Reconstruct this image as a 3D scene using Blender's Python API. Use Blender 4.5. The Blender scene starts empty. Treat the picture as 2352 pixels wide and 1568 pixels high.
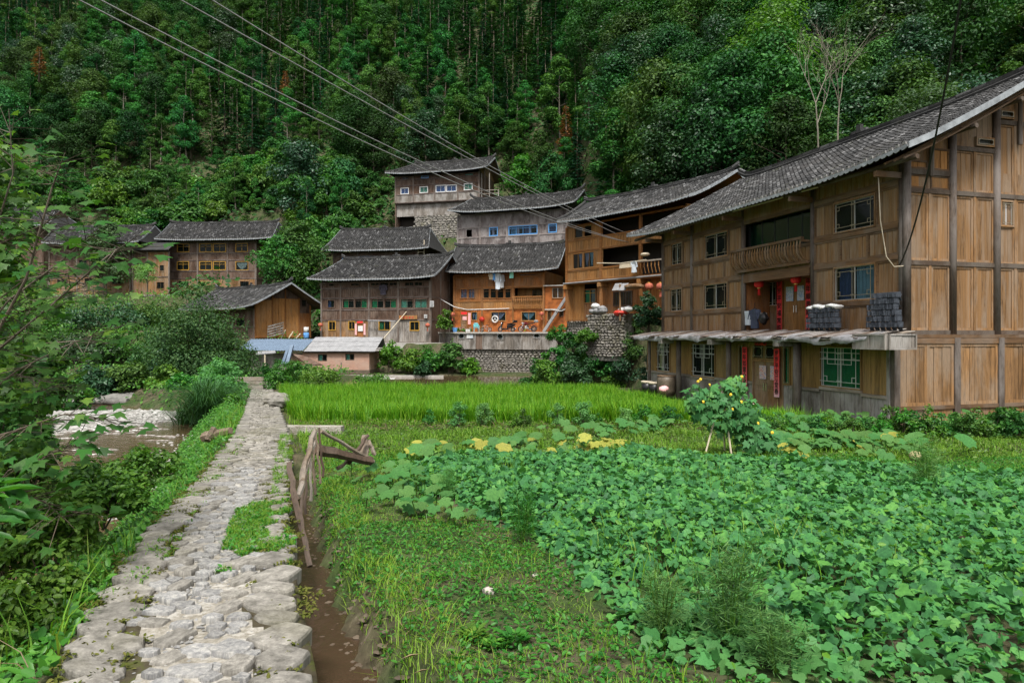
import bpy, math, random
import numpy as np
from mathutils import Vector, Matrix
R = math.radians
SC = bpy.context.scene
COL = SC.collection
random.seed(7)
RNG = np.random.default_rng(7)

# ---------------------------------------------------------------- camera
EYE = 2.8
FPX, CX, HY = 1568.0, 1176.0, 768.0      # focal length, centre column and horizon row of the picture (2352 wide)
cd = bpy.data.cameras.new('camera'); cam = bpy.data.objects.new('camera', cd); COL.objects.link(cam)
cam.location = (0, 0, EYE); cam.rotation_euler = (R(90), 0, 0)
cd.sensor_width = 36; cd.lens = 24; cd.shift_y = -16 / 2352
cd.clip_start = 0.1; cd.clip_end = 1500
SC.camera = cam
# ---------------------------------------------------------------- sky, sun, exposure
W = bpy.data.worlds.new('World'); SC.world = W; W.use_nodes = True
nt = W.node_tree; nt.nodes.clear()
sky = nt.nodes.new('ShaderNodeTexSky'); sky.sky_type = 'NISHITA'; sky.sun_disc = False
SUN_EL, SUN_AZ = R(60), R(178)
sky.sun_elevation = SUN_EL; sky.sun_rotation = SUN_AZ
sky.air_density = 1.0; sky.dust_density = 4.0; sky.ozone_density = 1.0
hs = nt.nodes.new('ShaderNodeHueSaturation'); hs.inputs['Saturation'].default_value = 0.22
bg = nt.nodes.new('ShaderNodeBackground'); bg.inputs['Strength'].default_value = 0.07
wo = nt.nodes.new('ShaderNodeOutputWorld')
nt.links.new(sky.outputs[0], hs.inputs['Color']); nt.links.new(hs.outputs[0], bg.inputs['Color']); nt.links.new(bg.outputs[0], wo.inputs['Surface'])
ld = bpy.data.lights.new('sun', 'SUN'); ld.energy = 1.5; ld.angle = R(11); ld.color = (1, .965, .9)
sun = bpy.data.objects.new('sun', ld); COL.objects.link(sun)
sd = Vector((math.sin(SUN_AZ) * math.cos(SUN_EL), math.cos(SUN_AZ) * math.cos(SUN_EL), math.sin(SUN_EL)))
sun.rotation_euler = sd.to_track_quat('Z', 'Y').to_euler()
vs = SC.view_settings
vs.view_transform = 'Standard'; vs.look = 'None'; vs.gamma = 1; vs.use_curve_mapping = False
vs.exposure = 1.6
SC.cycles.max_bounces = 6; SC.cycles.diffuse_bounces = 3; SC.cycles.glossy_bounces = 3
SC.cycles.transmission_bounces = 4; SC.cycles.transparent_max_bounces = 8
SC.cycles.use_denoising = True
SC.cycles.caustics_reflective = False; SC.cycles.caustics_refractive = False

# ---------------------------------------------------------------- object helpers
def tag(o, label=None, cat=None, group=None, kind=None):
    if label: o['label'] = label
    if cat: o['category'] = cat
    if group: o['group'] = group
    if kind: o['kind'] = kind
    return o
def link(o, parent=None):
    COL.objects.link(o)
    if parent is not None: o.parent = parent
    return o
def thing(name, label, cat, loc=(0, 0, 0), rz=0, group=None, parent=None):
    o = bpy.data.objects.new(name, None); o.empty_display_size = .2
    o.location = loc; o.rotation_euler = (0, 0, rz)
    return tag(link(o, parent), label, cat, group)
def inst(name, mesh, parent=None, loc=(0, 0, 0), rot=(0, 0, 0), sc=(1, 1, 1)):
    o = bpy.data.objects.new(name, mesh); o.location = loc; o.rotation_euler = rot; o.scale = sc
    return link(o, parent)
def copy_thing(src, label=None, loc=None, rz=None, sc=None, group=None):
    c = src.copy(); COL.objects.link(c)
    if label: c['label'] = label
    if group: c['group'] = group
    if loc is not None: c.location = loc
    if rz is not None: c.rotation_euler = (0, 0, rz)
    if sc is not None: c.scale = sc if hasattr(sc, '__len__') else (sc, sc, sc)
    for ch in KIDS(src):
        d = ch.copy(); COL.objects.link(d); d.parent = c
        for g in KIDS(ch):
            e = g.copy(); COL.objects.link(e); e.parent = d
    return c
_kc = {}
def KIDS(o):
    if o.name not in _kc: _kc[o.name] = [c for c in COL.objects if c.parent == o]
    return _kc[o.name]

class MB:
    """collects simple shapes and links them as one mesh object"""
    def __init__(s, xf=None): s.V = []; s.F = []; s.MI = []; s.xf = xf; s.mi = 0
    def add(s, vs, fs):
        n = len(s.V)
        s.V += [s.xf(*v) for v in vs] if s.xf else [tuple(v) for v in vs]
        for f in fs: s.F.append(tuple(i + n for i in f)); s.MI.append(s.mi)
        return s
    def bb(s, x0, x1, y0, y1, z0, z1):
        return s.add([(x0, y0, z0), (x1, y0, z0), (x1, y1, z0), (x0, y1, z0), (x0, y0, z1), (x1, y0, z1), (x1, y1, z1), (x0, y1, z1)],
                     [(0, 3, 2, 1), (4, 5, 6, 7), (0, 1, 5, 4), (1, 2, 6, 5), (2, 3, 7, 6), (3, 0, 4, 7)])
    def box(s, c, d, rot=None):
        vs = [Vector((x * d[0] / 2, y * d[1] / 2, z * d[2] / 2)) for z in (-1, 1) for x, y in ((-1, -1), (1, -1), (1, 1), (-1, 1))]
        if rot is not None: vs = [rot @ v for v in vs]
        return s.add([v + Vector(c) for v in vs], [(0, 3, 2, 1), (4, 5, 6, 7), (0, 1, 5, 4), (1, 2, 6, 5), (2, 3, 7, 6), (3, 0, 4, 7)])
    def bar(s, a, b, w, h=None):
        """square bar from a to b"""
        return s.tube([a, b], [w / 2 * 1.414, w / 2 * 1.414], 4)
    def tube(s, pts, rad, n=6, caps=True):
        pts = [Vector(p) for p in pts]; k = len(pts)
        if not hasattr(rad, '__len__'): rad = [rad] * k
        vs = []; u = None
        for i, p in enumerate(pts):
            t = (pts[min(i + 1, k - 1)] - pts[max(i - 1, 0)]).normalized()
            if u is None:
                u = t.orthogonal().normalized()
                if n == 4 and abs(t.z) < .9: u = (t.cross(Vector((0, 0, 1)))).normalized() ; u = (u + u.cross(t)).normalized()
                elif n == 4: u = Vector((1, 1, 0)).normalized()
            u = (u - t * u.dot(t)).normalized(); w = t.cross(u)
            for j in range(n):
                a = 2 * math.pi * j / n
                vs.append(p + (u * math.cos(a) + w * math.sin(a)) * rad[i])
        fs = [(i * n + j, i * n + (j + 1) % n, (i + 1) * n + (j + 1) % n, (i + 1) * n + j) for i in range(k - 1) for j in range(n)]
        if caps: fs += [tuple(range(n))[::-1], tuple((k - 1) * n + j for j in range(n))]
        return s.add(vs, fs)
    def lathe(s, prof, n=12, c=(0, 0, 0)):
        vs = [(c[0] + r * math.cos(2 * math.pi * j / n), c[1] + r * math.sin(2 * math.pi * j / n), c[2] + z) for r, z in prof for j in range(n)]
        fs = [(i * n + j, i * n + (j + 1) % n, (i + 1) * n + (j + 1) % n, (i + 1) * n + j) for i in range(len(prof) - 1) for j in range(n)]
        fs += [tuple(range(n))[::-1], tuple((len(prof) - 1) * n + j for j in range(n))]
        return s.add(vs, fs)
    def ico(s, c, r, seed=0, n=8, m=6, jit=.0, sq=1):
        rn = random.Random(seed); vs = []; fs = []
        for i in range(m + 1):
            th = math.pi * i / m
            for j in range(n):
                ph = 2 * math.pi * j / n; q = 1 + rn.uniform(-jit, jit)
                vs.append((c[0] + r * q * math.sin(th) * math.cos(ph), c[1] + r * q * math.sin(th) * math.sin(ph), c[2] + r * q * sq * math.cos(th)))
        fs = [(i * n + j, i * n + (j + 1) % n, (i + 1) * n + (j + 1) % n, (i + 1) * n + j) for i in range(m) for j in range(n)]
        return s.add(vs, fs)
    def mesh(s, name, mats, smooth=False):
        me = bpy.data.meshes.new(name); me.from_pydata(s.V, [], s.F)
        for m in (mats if isinstance(mats, (list, tuple)) else [mats]): me.materials.append(m)
        if any(s.MI): me.polygons.foreach_set('material_index', s.MI)
        if smooth: me.polygons.foreach_set('use_smooth', [True] * len(s.F))
        me.update(); return me
    def build(s, name, mats, parent=None, smooth=False, **k):
        o = bpy.data.objects.new(name, s.mesh(name, mats, smooth)); link(o, parent)
        return tag(o, **k)

def np_mesh(name, V, F, mats, smooth=False, mi=None):
    """mesh from arrays: V (n,3); F a list of (m,k) index arrays"""
    V = np.asarray(V, np.float32); me = bpy.data.meshes.new(name)
    F = F if isinstance(F, list) else [F]
    F = [np.asarray(f, np.int32) for f in F if len(f)]
    me.vertices.add(len(V)); me.vertices.foreach_set('co', V.ravel())
    tot = sum(f.size for f in F); me.loops.add(tot)
    me.loops.foreach_set('vertex_index', np.concatenate([f.ravel() for f in F]))
    cnt = np.concatenate([np.full(len(f), f.shape[1], np.int32) for f in F])
    st = np.concatenate([[0], np.cumsum(cnt)[:-1]]).astype(np.int32)
    me.polygons.add(len(cnt)); me.polygons.foreach_set('loop_start', st)
    try: me.polygons.foreach_set('loop_total', cnt)
    except Exception: pass
    if smooth: me.polygons.foreach_set('use_smooth', np.ones(len(cnt), bool))
    for m in (mats if isinstance(mats, (list, tuple)) else [mats]): me.materials.append(m)
    if mi is not None: me.polygons.foreach_set('material_index', np.asarray(mi, np.int32))
    me.update(calc_edges=True); return me

# ---------------------------------------------------------------- material helpers
class NT:
    def __init__(s, name):
        s.m = bpy.data.materials.new(name); s.m.use_nodes = True; s.t = s.m.node_tree; s.t.nodes.clear()
        s.out = s.n('ShaderNodeOutputMaterial')
    def n(s, ty, **k):
        q = s.t.nodes.new(ty)
        for a, v in k.items(): setattr(q, a, v)
        return q
    def l(s, a, b): s.t.links.new(a, b)
    def val(s, sock, v):
        if isinstance(v, bpy.types.NodeSocket): s.l(v, sock)
        else:
            if hasattr(v, '__len__') and len(v) == 3 and sock.type == 'RGBA': v = (*v, 1)
            sock.default_value = v
    def math(s, op, a, b=0.0, clamp=False):
        q = s.n('ShaderNodeMath', operation=op, use_clamp=clamp); s.val(q.inputs[0], a); s.val(q.inputs[1], b); return q.outputs[0]
    def vmath(s, op, a, b):
        q = s.n('ShaderNodeVectorMath', operation=op); s.val(q.inputs[0], a); s.val(q.inputs[1], b); return q.outputs[0]
    def coord(s, w='Object', scale=(1, 1, 1), rnd=True):
        c = s.n('ShaderNodeTexCoord').outputs[w] if w != 'World' else s.n('ShaderNodeNewGeometry').outputs['Position']
        if rnd:
            r = s.n('ShaderNodeObjectInfo').outputs['Random']
            c = s.vmath('ADD', c, s.math('MULTIPLY', r, 41.0))
        return s.vmath('MULTIPLY', c, scale)
    def noise(s, v, scale=5, detail=3, rough=.55, out='Fac'):
        q = s.n('ShaderNodeTexNoise'); s.val(q.inputs['Vector'], v)
        q.inputs['Scale'].default_value = scale; q.inputs['Detail'].default_value = detail; q.inputs['Roughness'].default_value = rough
        return q.outputs[out]
    def ramp(s, f, stops, interp='LINEAR'):
        q = s.n('ShaderNodeValToRGB'); e = q.color_ramp.elements; q.color_ramp.interpolation = interp
        while len(e) < len(stops): e.new(.5)
        for i, (p, c) in enumerate(stops):
            e[i].position = p; c = (c, c, c) if not hasattr(c, '__len__') else c; e[i].color = (*c[:3], 1)
        s.val(q.inputs[0], f); return q.outputs[0]
    def mix(s, f, a, b, mode='MIX'):
        q = s.n('ShaderNodeMix', data_type='RGBA', blend_type=mode)
        s.val(q.inputs[0], f); s.val(q.inputs[6], a); s.val(q.inputs[7], b); return q.outputs[2]
    def bump(s, h, st=.3, d=.02):
        q = s.n('ShaderNodeBump'); q.inputs['Strength'].default_value = st; q.inputs['Distance'].default_value = d
        s.val(q.inputs['Height'], h); return q.outputs[0]
    def pbsdf(s, col, rough=.7, metal=0, nrm=None, spec=.4):
        q = s.n('ShaderNodeBsdfPrincipled'); s.val(q.inputs['Base Color'], col); s.val(q.inputs['Roughness'], rough)
        q.inputs['Metallic'].default_value = metal; q.inputs['Specular IOR Level'].default_value = spec
        if nrm is not None: s.l(nrm, q.inputs['Normal'])
        return q.outputs[0]
    def done(s, sh): s.l(sh, s.out.inputs['Surface']); return s.m
    def island(s): return s.n('ShaderNodeNewGeometry').outputs['Random Per Island']
    def objrnd(s): return s.n('ShaderNodeObjectInfo').outputs['Random']

def plain(name, col, rough=.6, metal=0, var=.15, scale=6):
    t = NT(name); c = t.coord(); f = t.noise(c, scale, 4)
    lo = tuple(x * (1 - var) for x in col); hi = tuple(min(1, x * (1 + var)) for x in col)
    return t.done(t.pbsdf(t.ramp(f, [(.3, lo), (.7, hi)]), rough, metal))
def wood(name, base, dark, grey, gamt=.35, axis='Z', rough=.75):
    t = NT(name); k = {'Z': (9, 9, .7), 'X': (.7, 9, 9), 'Y': (9, .7, 9)}[axis]
    c = t.coord(scale=k); g = t.noise(c, 2.2, 5, .65)
    col = t.ramp(g, [(.28, dark), (.5, base), (.75, tuple(min(1, x * 1.35) for x in base))])
    isl = t.math('ADD', t.math('MULTIPLY', t.island(), .35), t.math('MULTIPLY', t.objrnd(), .35))
    col = t.mix(1, col, t.ramp(isl, [(0, .5), (.7, 1.3)]), 'MULTIPLY')
    w = t.noise(t.coord(scale=(1, 1, .45)), 1.1, 5, .65)
    wf = t.ramp(w, [(.44, 0), (.6, gamt)])
    wf2 = t.ramp(t.noise(c, 5.5, 2), [(.55, 0), (.72, gamt * .7)])
    col = t.mix(wf, col, grey); col = t.mix(wf2, col, tuple(x * .55 for x in dark))
    return t.done(t.pbsdf(col, rough, 0, t.bump(g, .25, .01), .25))
def leafmat(name, cols, tr=.3, rough=.5, hv=.12, spec=.35, ov=.35, tex=0):
    t = NT(name); col = t.ramp(t.island(), [(i / (len(cols) - 1), c) for i, c in enumerate(cols)])
    o = t.objrnd()
    h = t.n('ShaderNodeHueSaturation'); h.inputs['Hue'].default_value = .5
    t.val(h.inputs['Hue'], t.math('ADD', .5 - hv * .2, t.math('MULTIPLY', o, hv * .4)))
    v = t.math('FRACT', t.math('MULTIPLY', o, 7.31)); t.val(h.inputs['Value'], t.math('ADD', 1 - ov * .55, t.math('MULTIPLY', v, ov)))
    t.val(h.inputs['Color'], col); col = h.outputs[0]
    if tex: col = t.mix(1, col, t.ramp(t.noise(t.coord(), tex, 4, .7), [(.3, (.55, .6, .6)), (.55, (1, 1, 1)), (.72, (1.35, 1.25, 1.0))]), 'MULTIPLY')
    p = t.pbsdf(col, rough, 0, None, spec)
    tl = t.n('ShaderNodeBsdfTranslucent'); t.val(tl.inputs['Color'], t.mix(1, col, (1.15, 1.25, .5), 'MULTIPLY'))
    m = t.n('ShaderNodeMixShader'); m.inputs[0].default_value = tr; t.l(p, m.inputs[1]); t.l(tl.outputs[0], m.inputs[2])
    return t.done(m.outputs[0])

M = {}
M['brown'] = wood('brown_boards', (.24, .13, .054), (.07, .037, .018), (.28, .22, .165), .55)
M['brown_x'] = wood('brown_rail', (.15, .083, .04), (.055, .032, .018), (.19, .155, .125), .5, 'X')
M['brown_y'] = wood('brown_side_rail', (.15, .083, .04), (.055, .032, .018), (.19, .155, .125), .5, 'Y')
M['amber'] = wood('amber_boards', (.27, .16, .055), (.12, .068, .025), (.2, .16, .1), .3)
M['post'] = wood('weathered_post', (.1, .075, .058), (.036, .028, .023), (.2, .175, .16), .7)
M['beam'] = wood('dark_beam', (.085, .058, .04), (.03, .021, .016), (.15, .13, .11), .6, 'X')
M['dark'] = wood('old_dark_boards', (.105, .062, .042), (.03, .019, .014), (.2, .155, .125), .5)
M['darkpost'] = wood('old_post', (.15, .115, .095), (.06, .047, .04), (.24, .21, .19), .6)
M['dark_x'] = wood('old_rail', (.1, .07, .058), (.038, .027, .023), (.2, .17, .155), .6, 'X')
M['grey'] = wood('silver_boards', (.16, .132, .125), (.06, .049, .046), (.34, .31, .3), .75)
M['grey_x'] = wood('silver_rail', (.22, .185, .17), (.09, .075, .07), (.3, .28, .27), .6, 'X')
M['orange'] = wood('orange_boards', (.26, .1, .028), (.1, .038, .013), (.24, .15, .085), .5)
M['orange_x'] = wood('orange_rail', (.27, .11, .03), (.13, .05, .016), (.22, .14, .08), .3, 'X')
M['honey'] = wood('honey_boards', (.33, .155, .048), (.15, .066, .021), (.28, .18, .095), .4)
M['plaster'] = plain('orange_plaster', (.3, .09, .018), .8, 0, .55, 1.6)
M['plank'] = wood('grey_planks', (.2, .175, .15), (.07, .058, .05), (.38, .36, .34), .7)
M['plank_x'] = wood('grey_planks_long', (.24, .2, .16), (.1, .08, .065), (.34, .31, .28), .6, 'X')
M['inside'] = plain('painted_room_shade', (.03, .024, .02), .9)  # near black: the shade of the rooms is put into the colour
M['white'] = plain('white_paint', (.62, .62, .61), .6, 0, .15)
M['trim'] = plain('pale_eave_trim', (.25, .27, .285), .7, 0, .4, 3)
M['alu'] = plain('pale_window_metal', (.62, .63, .64), .35, .3, .08)
M['bronze'] = plain('bronze_lattice', (.3, .25, .17), .45, .4, .2)
M['yellow'] = plain('yellow_frame', (.42, .23, .03), .6, 0, .25)
M['bluep'] = plain('blue_window_paint', (.1, .3, .62), .5, 0, .15)
M['black'] = plain('black_plastic', (.012, .012, .013), .4)
M['ink'] = plain('black_ink', (.01, .008, .008), .8)
M['redpaper'] = plain('red_paper', (.72, .03, .03), .7, 0, .12)
M['red'] = plain('red_cloth', (.5, .035, .02), .6, 0, .2)
M['pinkpaper'] = plain('faded_pink_paper', (.75, .4, .4), .7, 0, .12)
M['chrome'] = plain('chrome', (.7, .7, .7), .2, .9, .05)
M['rubber'] = plain('tyre_rubber', (.02, .02, .02), .8)
M['concrete'] = plain('concrete', (.36, .34, .31), .85, 0, .25, 3)
M['mud'] = plain('wet_mud', (.11, .085, .06), .5, 0, .3, 5)
M['asb'] = plain('cement_sheet', (.25, .25, .255), .8, 0, .22, 2.5)
M['bluetin'] = plain('blue_tin', (.15, .205, .28), .45, .2, .15, 3)
M['bark'] = wood('bark', (.11, .085, .06), (.045, .034, .025), (.17, .15, .12), .5)
M['palebark'] = wood('pale_bark', (.2, .175, .135), (.09, .075, .055), (.26, .24, .2), .5)
M['cable'] = plain('black_cable', (.02, .02, .02), .6)
M['cablegrey'] = plain('grey_cable', (.23, .23, .23), .5)
M['rope'] = plain('pale_cord', (.5, .43, .32), .8)

def glass(name, tint=(.02, .03, .03), through=.55):
    t = NT(name); tr = t.n('ShaderNodeBsdfTransparent'); tr.inputs[0].default_value = (.75, .8, .78, 1)
    p = t.pbsdf(tint, .05, 0, None, .6); m = t.n('ShaderNodeMixShader'); m.inputs[0].default_value = through
    t.l(p, m.inputs[1]); t.l(tr.outputs[0], m.inputs[2]); return t.done(m.outputs[0])
M['glass'] = glass('window_glass', (.02, .03, .03), .8)
M['glassgreen'] = glass('green_tinted_glass', (.004, .02, .012), .4)
M['glassblue'] = glass('blue_tinted_glass', (.01, .05, .16), .25)
for n_, c_ in dict(green=(.04, .46, .2), teal=(.3, .75, .62), blue=(.1, .28, .6), lav=(.42, .42, .72), pale=(.5, .55, .6), sky=(.3, .5, .75), dblue=(.05, .09, .3)).items():
    M['cur_' + n_] = plain(n_ + '_curtain', c_, .85, 0, .2, 4)

def tilemat(name, stops, big=.5):
    t = NT(name); col = t.ramp(t.island(), stops)
    n = t.noise(t.coord(), .55, 5, .7); col = t.mix(t.ramp(n, [(.48, 0), (.8, big * .6)]), col, (.13, .12, .11))
    n2 = t.noise(t.coord(), 14, 3); col = t.mix(1, col, t.ramp(n2, [(.3, .6), (.7, 1.35)]), 'MULTIPLY')
    moss = t.noise(t.coord(), .9, 4); col = t.mix(t.ramp(moss, [(.62, 0), (.8, .45)]), col, (.075, .08, .03))
    return t.done(t.pbsdf(col, .8, 0, t.bump(n2, .2, .01), .25))
M['tile'] = tilemat('grey_roof_tile', [(0, .012), (.35, .024), (.65, .042), (.9, .075), (1, .16)])
M['tileblue'] = tilemat('slate_blue_tile', [(0, (.014, .018, .026)), (.5, (.035, .042, .055)), (1, (.1, .11, .125))], .1)
M['tileend'] = plain('limed_tile_end', (.17, .165, .155), .8, 0, .5, 8)
M['maroon'] = plain('maroon_paint', (.12, .012, .02), .35); M['denim'] = plain('dark_denim', (.045, .055, .09), .9, 0, .3); M['lavdark'] = plain('dark_violet_cloth', (.04, .035, .05), .9)
M['pan']=plain('dark_pan_tile', (.022, .022, .022), .85, 0, .5, 9)
# ---------------------------------------------------------------- places: a house stands at a point (column, distance), turned by an angle
def at(px, py, Y):
    """the point at distance Y that shows at column px, row py of the 2352 wide picture"""
    return Vector(((px - CX) / FPX * Y, Y, EYE + (HY - py) / FPX * Y))
class Frame:
    """the local frame of a house: x along its front to the right, y to its back, z up"""
    def __init__(s, px, Y, ang, gz):
        s.o = at(px, HY, Y); s.o.z = gz; s.a = -R(ang); s.gz = gz
        s.ex = Vector((math.cos(s.a), math.sin(s.a))); s.ey = Vector((-math.sin(s.a), math.cos(s.a)))
        s.o2 = Vector((s.o.x, s.o.y))
    def front(s, px, y=0.0):
        """x and distance where column px meets the plane y"""
        d = Vector(((px - CX) / FPX, 1.0)); t = (y + s.o2.dot(s.ey)) / d.dot(s.ey)
        return t * d.dot(s.ex) - s.o2.dot(s.ex), t
    def x(s, px, y=0.0): return s.front(px, y)[0]
    def z(s, px, py, y=0.0): return EYE + (HY - py) / FPX * s.front(px, y)[1] - s.gz
    def side(s, px, x):
        d = Vector(((px - CX) / FPX, 1.0)); t = (x + s.o2.dot(s.ex)) / d.dot(s.ex)
        return t * d.dot(s.ey) - s.o2.dot(s.ey), t
    def sy(s, px, x): return s.side(px, x)[0]
    def sz(s, px, py, x): return EYE + (HY - py) / FPX * s.side(px, x)[1] - s.gz
    def w(s, x, y, z=0): return Vector((s.o2.x + s.ex.x * x + s.ey.x * y, s.o2.y + s.ex.y * x + s.ey.y * y, s.gz + z))
RH = Frame(1520, 28208 / (1520 - 737), 74.4, 0.0); RHL = RH.x(2078)
FA = Frame(737, 70, 15, 2.0); FAL = FA.x(989)
FH = Frame(1042, 71, 19, 3.05); FHL = FH.x(1250)
FG = Frame(1300, 54.4, 52, 3.9); FGL = FG.x(1575)
FF = Frame(1050, 82, 20, 10.4); FFL = FF.x(1305)
FE = Frame(907, 95, 14, 16.2); FEL = FE.x(1101)
FD = Frame(765, 85, 10, 7.0); FDL = FD.x(960)
FB = Frame(387, 92, 5, 8.3); FBL = FB.x(588)
FI = Frame(112, 90, 5, 7.7); FIL = FI.x(300)
FJ = Frame(-60, 100, 4, 11.5); FJL = FJ.x(100)
FC = Frame(442, 79, 40, 2.4); FCL = FC.x(585)
FK = Frame(695, 62, 3, -.75); FKL = FK.x(848)
PADS = [(FA, -1.5, FAL + 2, -1.2, 8, 1.95, 1.5), (FH, -.8, FHL + 3.2, -.2, 8, 3.0, .4), (FG, -.5, FGL + .5, .3, 9, 3.85, .5), (FF, -1, FFL + 1, -.6, 8, 10.35, 1.5),
        (FE, -1, FEL + 4, -.6, 8, 15.9, 1.5), (FD, -1, FDL + 2, -1, 8, 6.95, 2), (FB, -3, FBL + 2, -1.5, 7.6, 8.25, 5), (FI, -6, FIL + 6, -1.5, 7.6, 7.65, 5),
        (FJ, -4, FJL + 2, -2, 7.5, 11.4, 8), (FC, -3, FCL + 1.5, -2.5, 8, 2.35, 3), (FK, -9, FKL + .5, -.8, 5, -.8, 2)]

# ---------------------------------------------------------------- lie of the land
PY_ = [-30, 0, 3.4, 5.1, 6.8, 9.9, 15.7, 24, 41, 50, 60]
PX_ = [10.4, -.4, -1.62, -2.28, -2.87, -3.9, -5.75, -8.75, -15, -18, -21]
PZ_ = [1.15, 1.1, 1.08, 1.05, .93, .72, .45, 0, -.55, -.7, -.75]
def path_x(Y): return np.interp(Y, PY_, PX_)
def path_z(Y): return np.interp(Y, PY_, PZ_)
RIV = np.array([(-6.5, -30), (-8.2, 0), (-11.2, 12), (-15.6, 24), (-19.5, 33.5), (-27, 39), (-40, 44), (-70, 50), (-130, 60)], float)
RW = 3.7
RZ = -1.45
def riv_d(X, Y):
    best = np.full(np.shape(X), 1e9)
    for (ax, ay), (bx, by) in zip(RIV[:-1], RIV[1:]):
        vx, vy = bx - ax, by - ay
        t = np.clip(((X - ax) * vx + (Y - ay) * vy) / (vx * vx + vy * vy), 0, 1)
        best = np.minimum(best, np.hypot(X - ax - t * vx, Y - ay - t * vy))
    return best
_tab = np.random.default_rng(3).random((64, 64))
def vnoise(X, Y, s=1.0):
    x, y = np.asarray(X) / s, np.asarray(Y) / s
    i, j = np.floor(x).astype(int), np.floor(y).astype(int); u, v = x - i, y - j
    u, v = u * u * (3 - 2 * u), v * v * (3 - 2 * v)
    g = lambda a, b: _tab[a % 64, b % 64]
    return (g(i, j) * (1 - u) + g(i + 1, j) * u) * (1 - v) + (g(i, j + 1) * (1 - u) + g(i + 1, j + 1) * u) * v
def ss(a, b, x): t = np.clip((x - a) / (b - a), 0, 1); return t * t * (3 - 2 * t)
FOOT = ([-140, -60, -45, -30, -13, 0, 8, 14, 20, 40, 80, 140], [90, 89, 87, 78, 71, 70, 64, 52, 44, 34, 24, 15])
def hill_d(X, Y): return Y - np.interp(X, *FOOT)
POND = (-13.6, 9.0, 38.8, 64.5)
def ground(X, Y):
    X = np.asarray(X, float); Y = np.asarray(Y, float)
    xc, zp = path_x(Y), path_z(Y)
    s = (X - xc) * .94
    # right of the path: garden, bund, rice field, pond, banks
    gar = np.interp(Y, [-30, 3, 6, 10, 15, 19.6, 20.6, 21.6, 22.4, 36.5, 37.4, 38.4, 39.2], [.85, .74, .68, .44, .18, .02, .08, .02, -.3, -.38, -.15, -.2, -.5])
    gar = gar + (vnoise(X, Y, 1.7) - .5) * .12 * (Y < 19) + (vnoise(X, Y, .5) - .5) * .05 * (Y < 12)
    gar = np.where(X > 8.3, np.maximum(gar, np.interp(Y, [20, 22, 60], [-.05, -.06, -.06])), gar)
    vr = np.interp(Y, [36, 42, 48, 52, 57, 80], [-.25, -.1, .5, 1.6, 3.9, 4.2])
    vc = np.interp(Y, [36, 38, 60, 66, 68.5, 71, 90], [-.4, -.45, -.75, -.7, .6, 2.0, 2.2])
    vl = np.interp(Y, [38, 43, 55, 70, 84, 100], [-1.0, -.9, .6, 4.0, 7.2, 8.0])
    val = vc + (vr - vc) * ss(7.0, 11.0, X) * (Y > 36) + (vl - vc) * ss(-22, -33, X)
    rgt = np.where(Y < 38.6, gar, val)
    inp = ss(POND[0], POND[0] + 1, X) * ss(POND[1], POND[1] - 1.2, X) * ss(POND[2], POND[2] + .8, Y) * ss(POND[3] + 2.2, POND[3] + 1.6, Y)
    rgt = rgt + (-1.6 - rgt) * inp
    dw = np.interp(Y, [0, 4, 5.4, 7, 14, 15], [.6, .48, .34, .3, .22, 0])
    ditch = ss(.45, .6, s) * ss(.66 + dw + .28, .66 + dw, s) * (Y < 14.6)
    rgt = np.where(ditch > 0, rgt + (zp - .78 - rgt) * ditch, rgt)
    # left of the path: bank down to the river
    d = riv_d(X, Y)
    bank = RZ - .35 + np.maximum(0, d - RW + .3) * .95
    far = np.where(s < 0, np.maximum(0, d - RW) * .3, 0)
    lft = np.minimum(zp - .12, bank + (vnoise(X, Y, 1.3) - .5) * .35 * (d > RW))
    lft = np.where((Y > 38), np.minimum(np.maximum(val, lft * 0 + RZ - .4), bank), lft)
    farside = np.interp(Y, RIV[:, 1], RIV[:, 0]) > X
    lft = np.where(farside & (Y < 46), np.minimum(bank, RZ + .3 + far), lft)
    z = lft + (rgt - lft) * ss(-.7, -.2, s)
    z = np.where((np.abs(s) < .75) & (Y < 56), np.minimum(z, zp - .12), z)
    z = np.where(Y > 60, val + (z - val) * ss(64, 60, Y) * (Y < 64), z) if True else z
    z = np.where((Y > 64) & (inp > 0), val + (-1.6 - val) * inp, z)
    # the hillside
    hd = hill_d(X, Y)
    rise = np.where(hd > 0, .62 * hd + np.maximum(0, hd - 27) * .3, 0) + (vnoise(X, Y, 14) - .5) * 5 * ss(4, 20, hd)
    z = z + rise
    for f, x0, x1, y0, y1, pz, bl in PADS:
        lx = (X - f.o2.x) * f.ex.x + (Y - f.o2.y) * f.ex.y; ly = (X - f.o2.x) * f.ey.x + (Y - f.o2.y) * f.ey.y
        q = np.hypot(np.maximum(np.maximum(x0 - lx, lx - x1), 0), np.maximum(np.maximum(y0 - ly, ly - y1), 0))
        k = ss(bl, 0, q); z = z + (pz - z) * k
    return z
def gz(x, y): return float(ground(np.array([x]), np.array([y]))[0])

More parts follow.
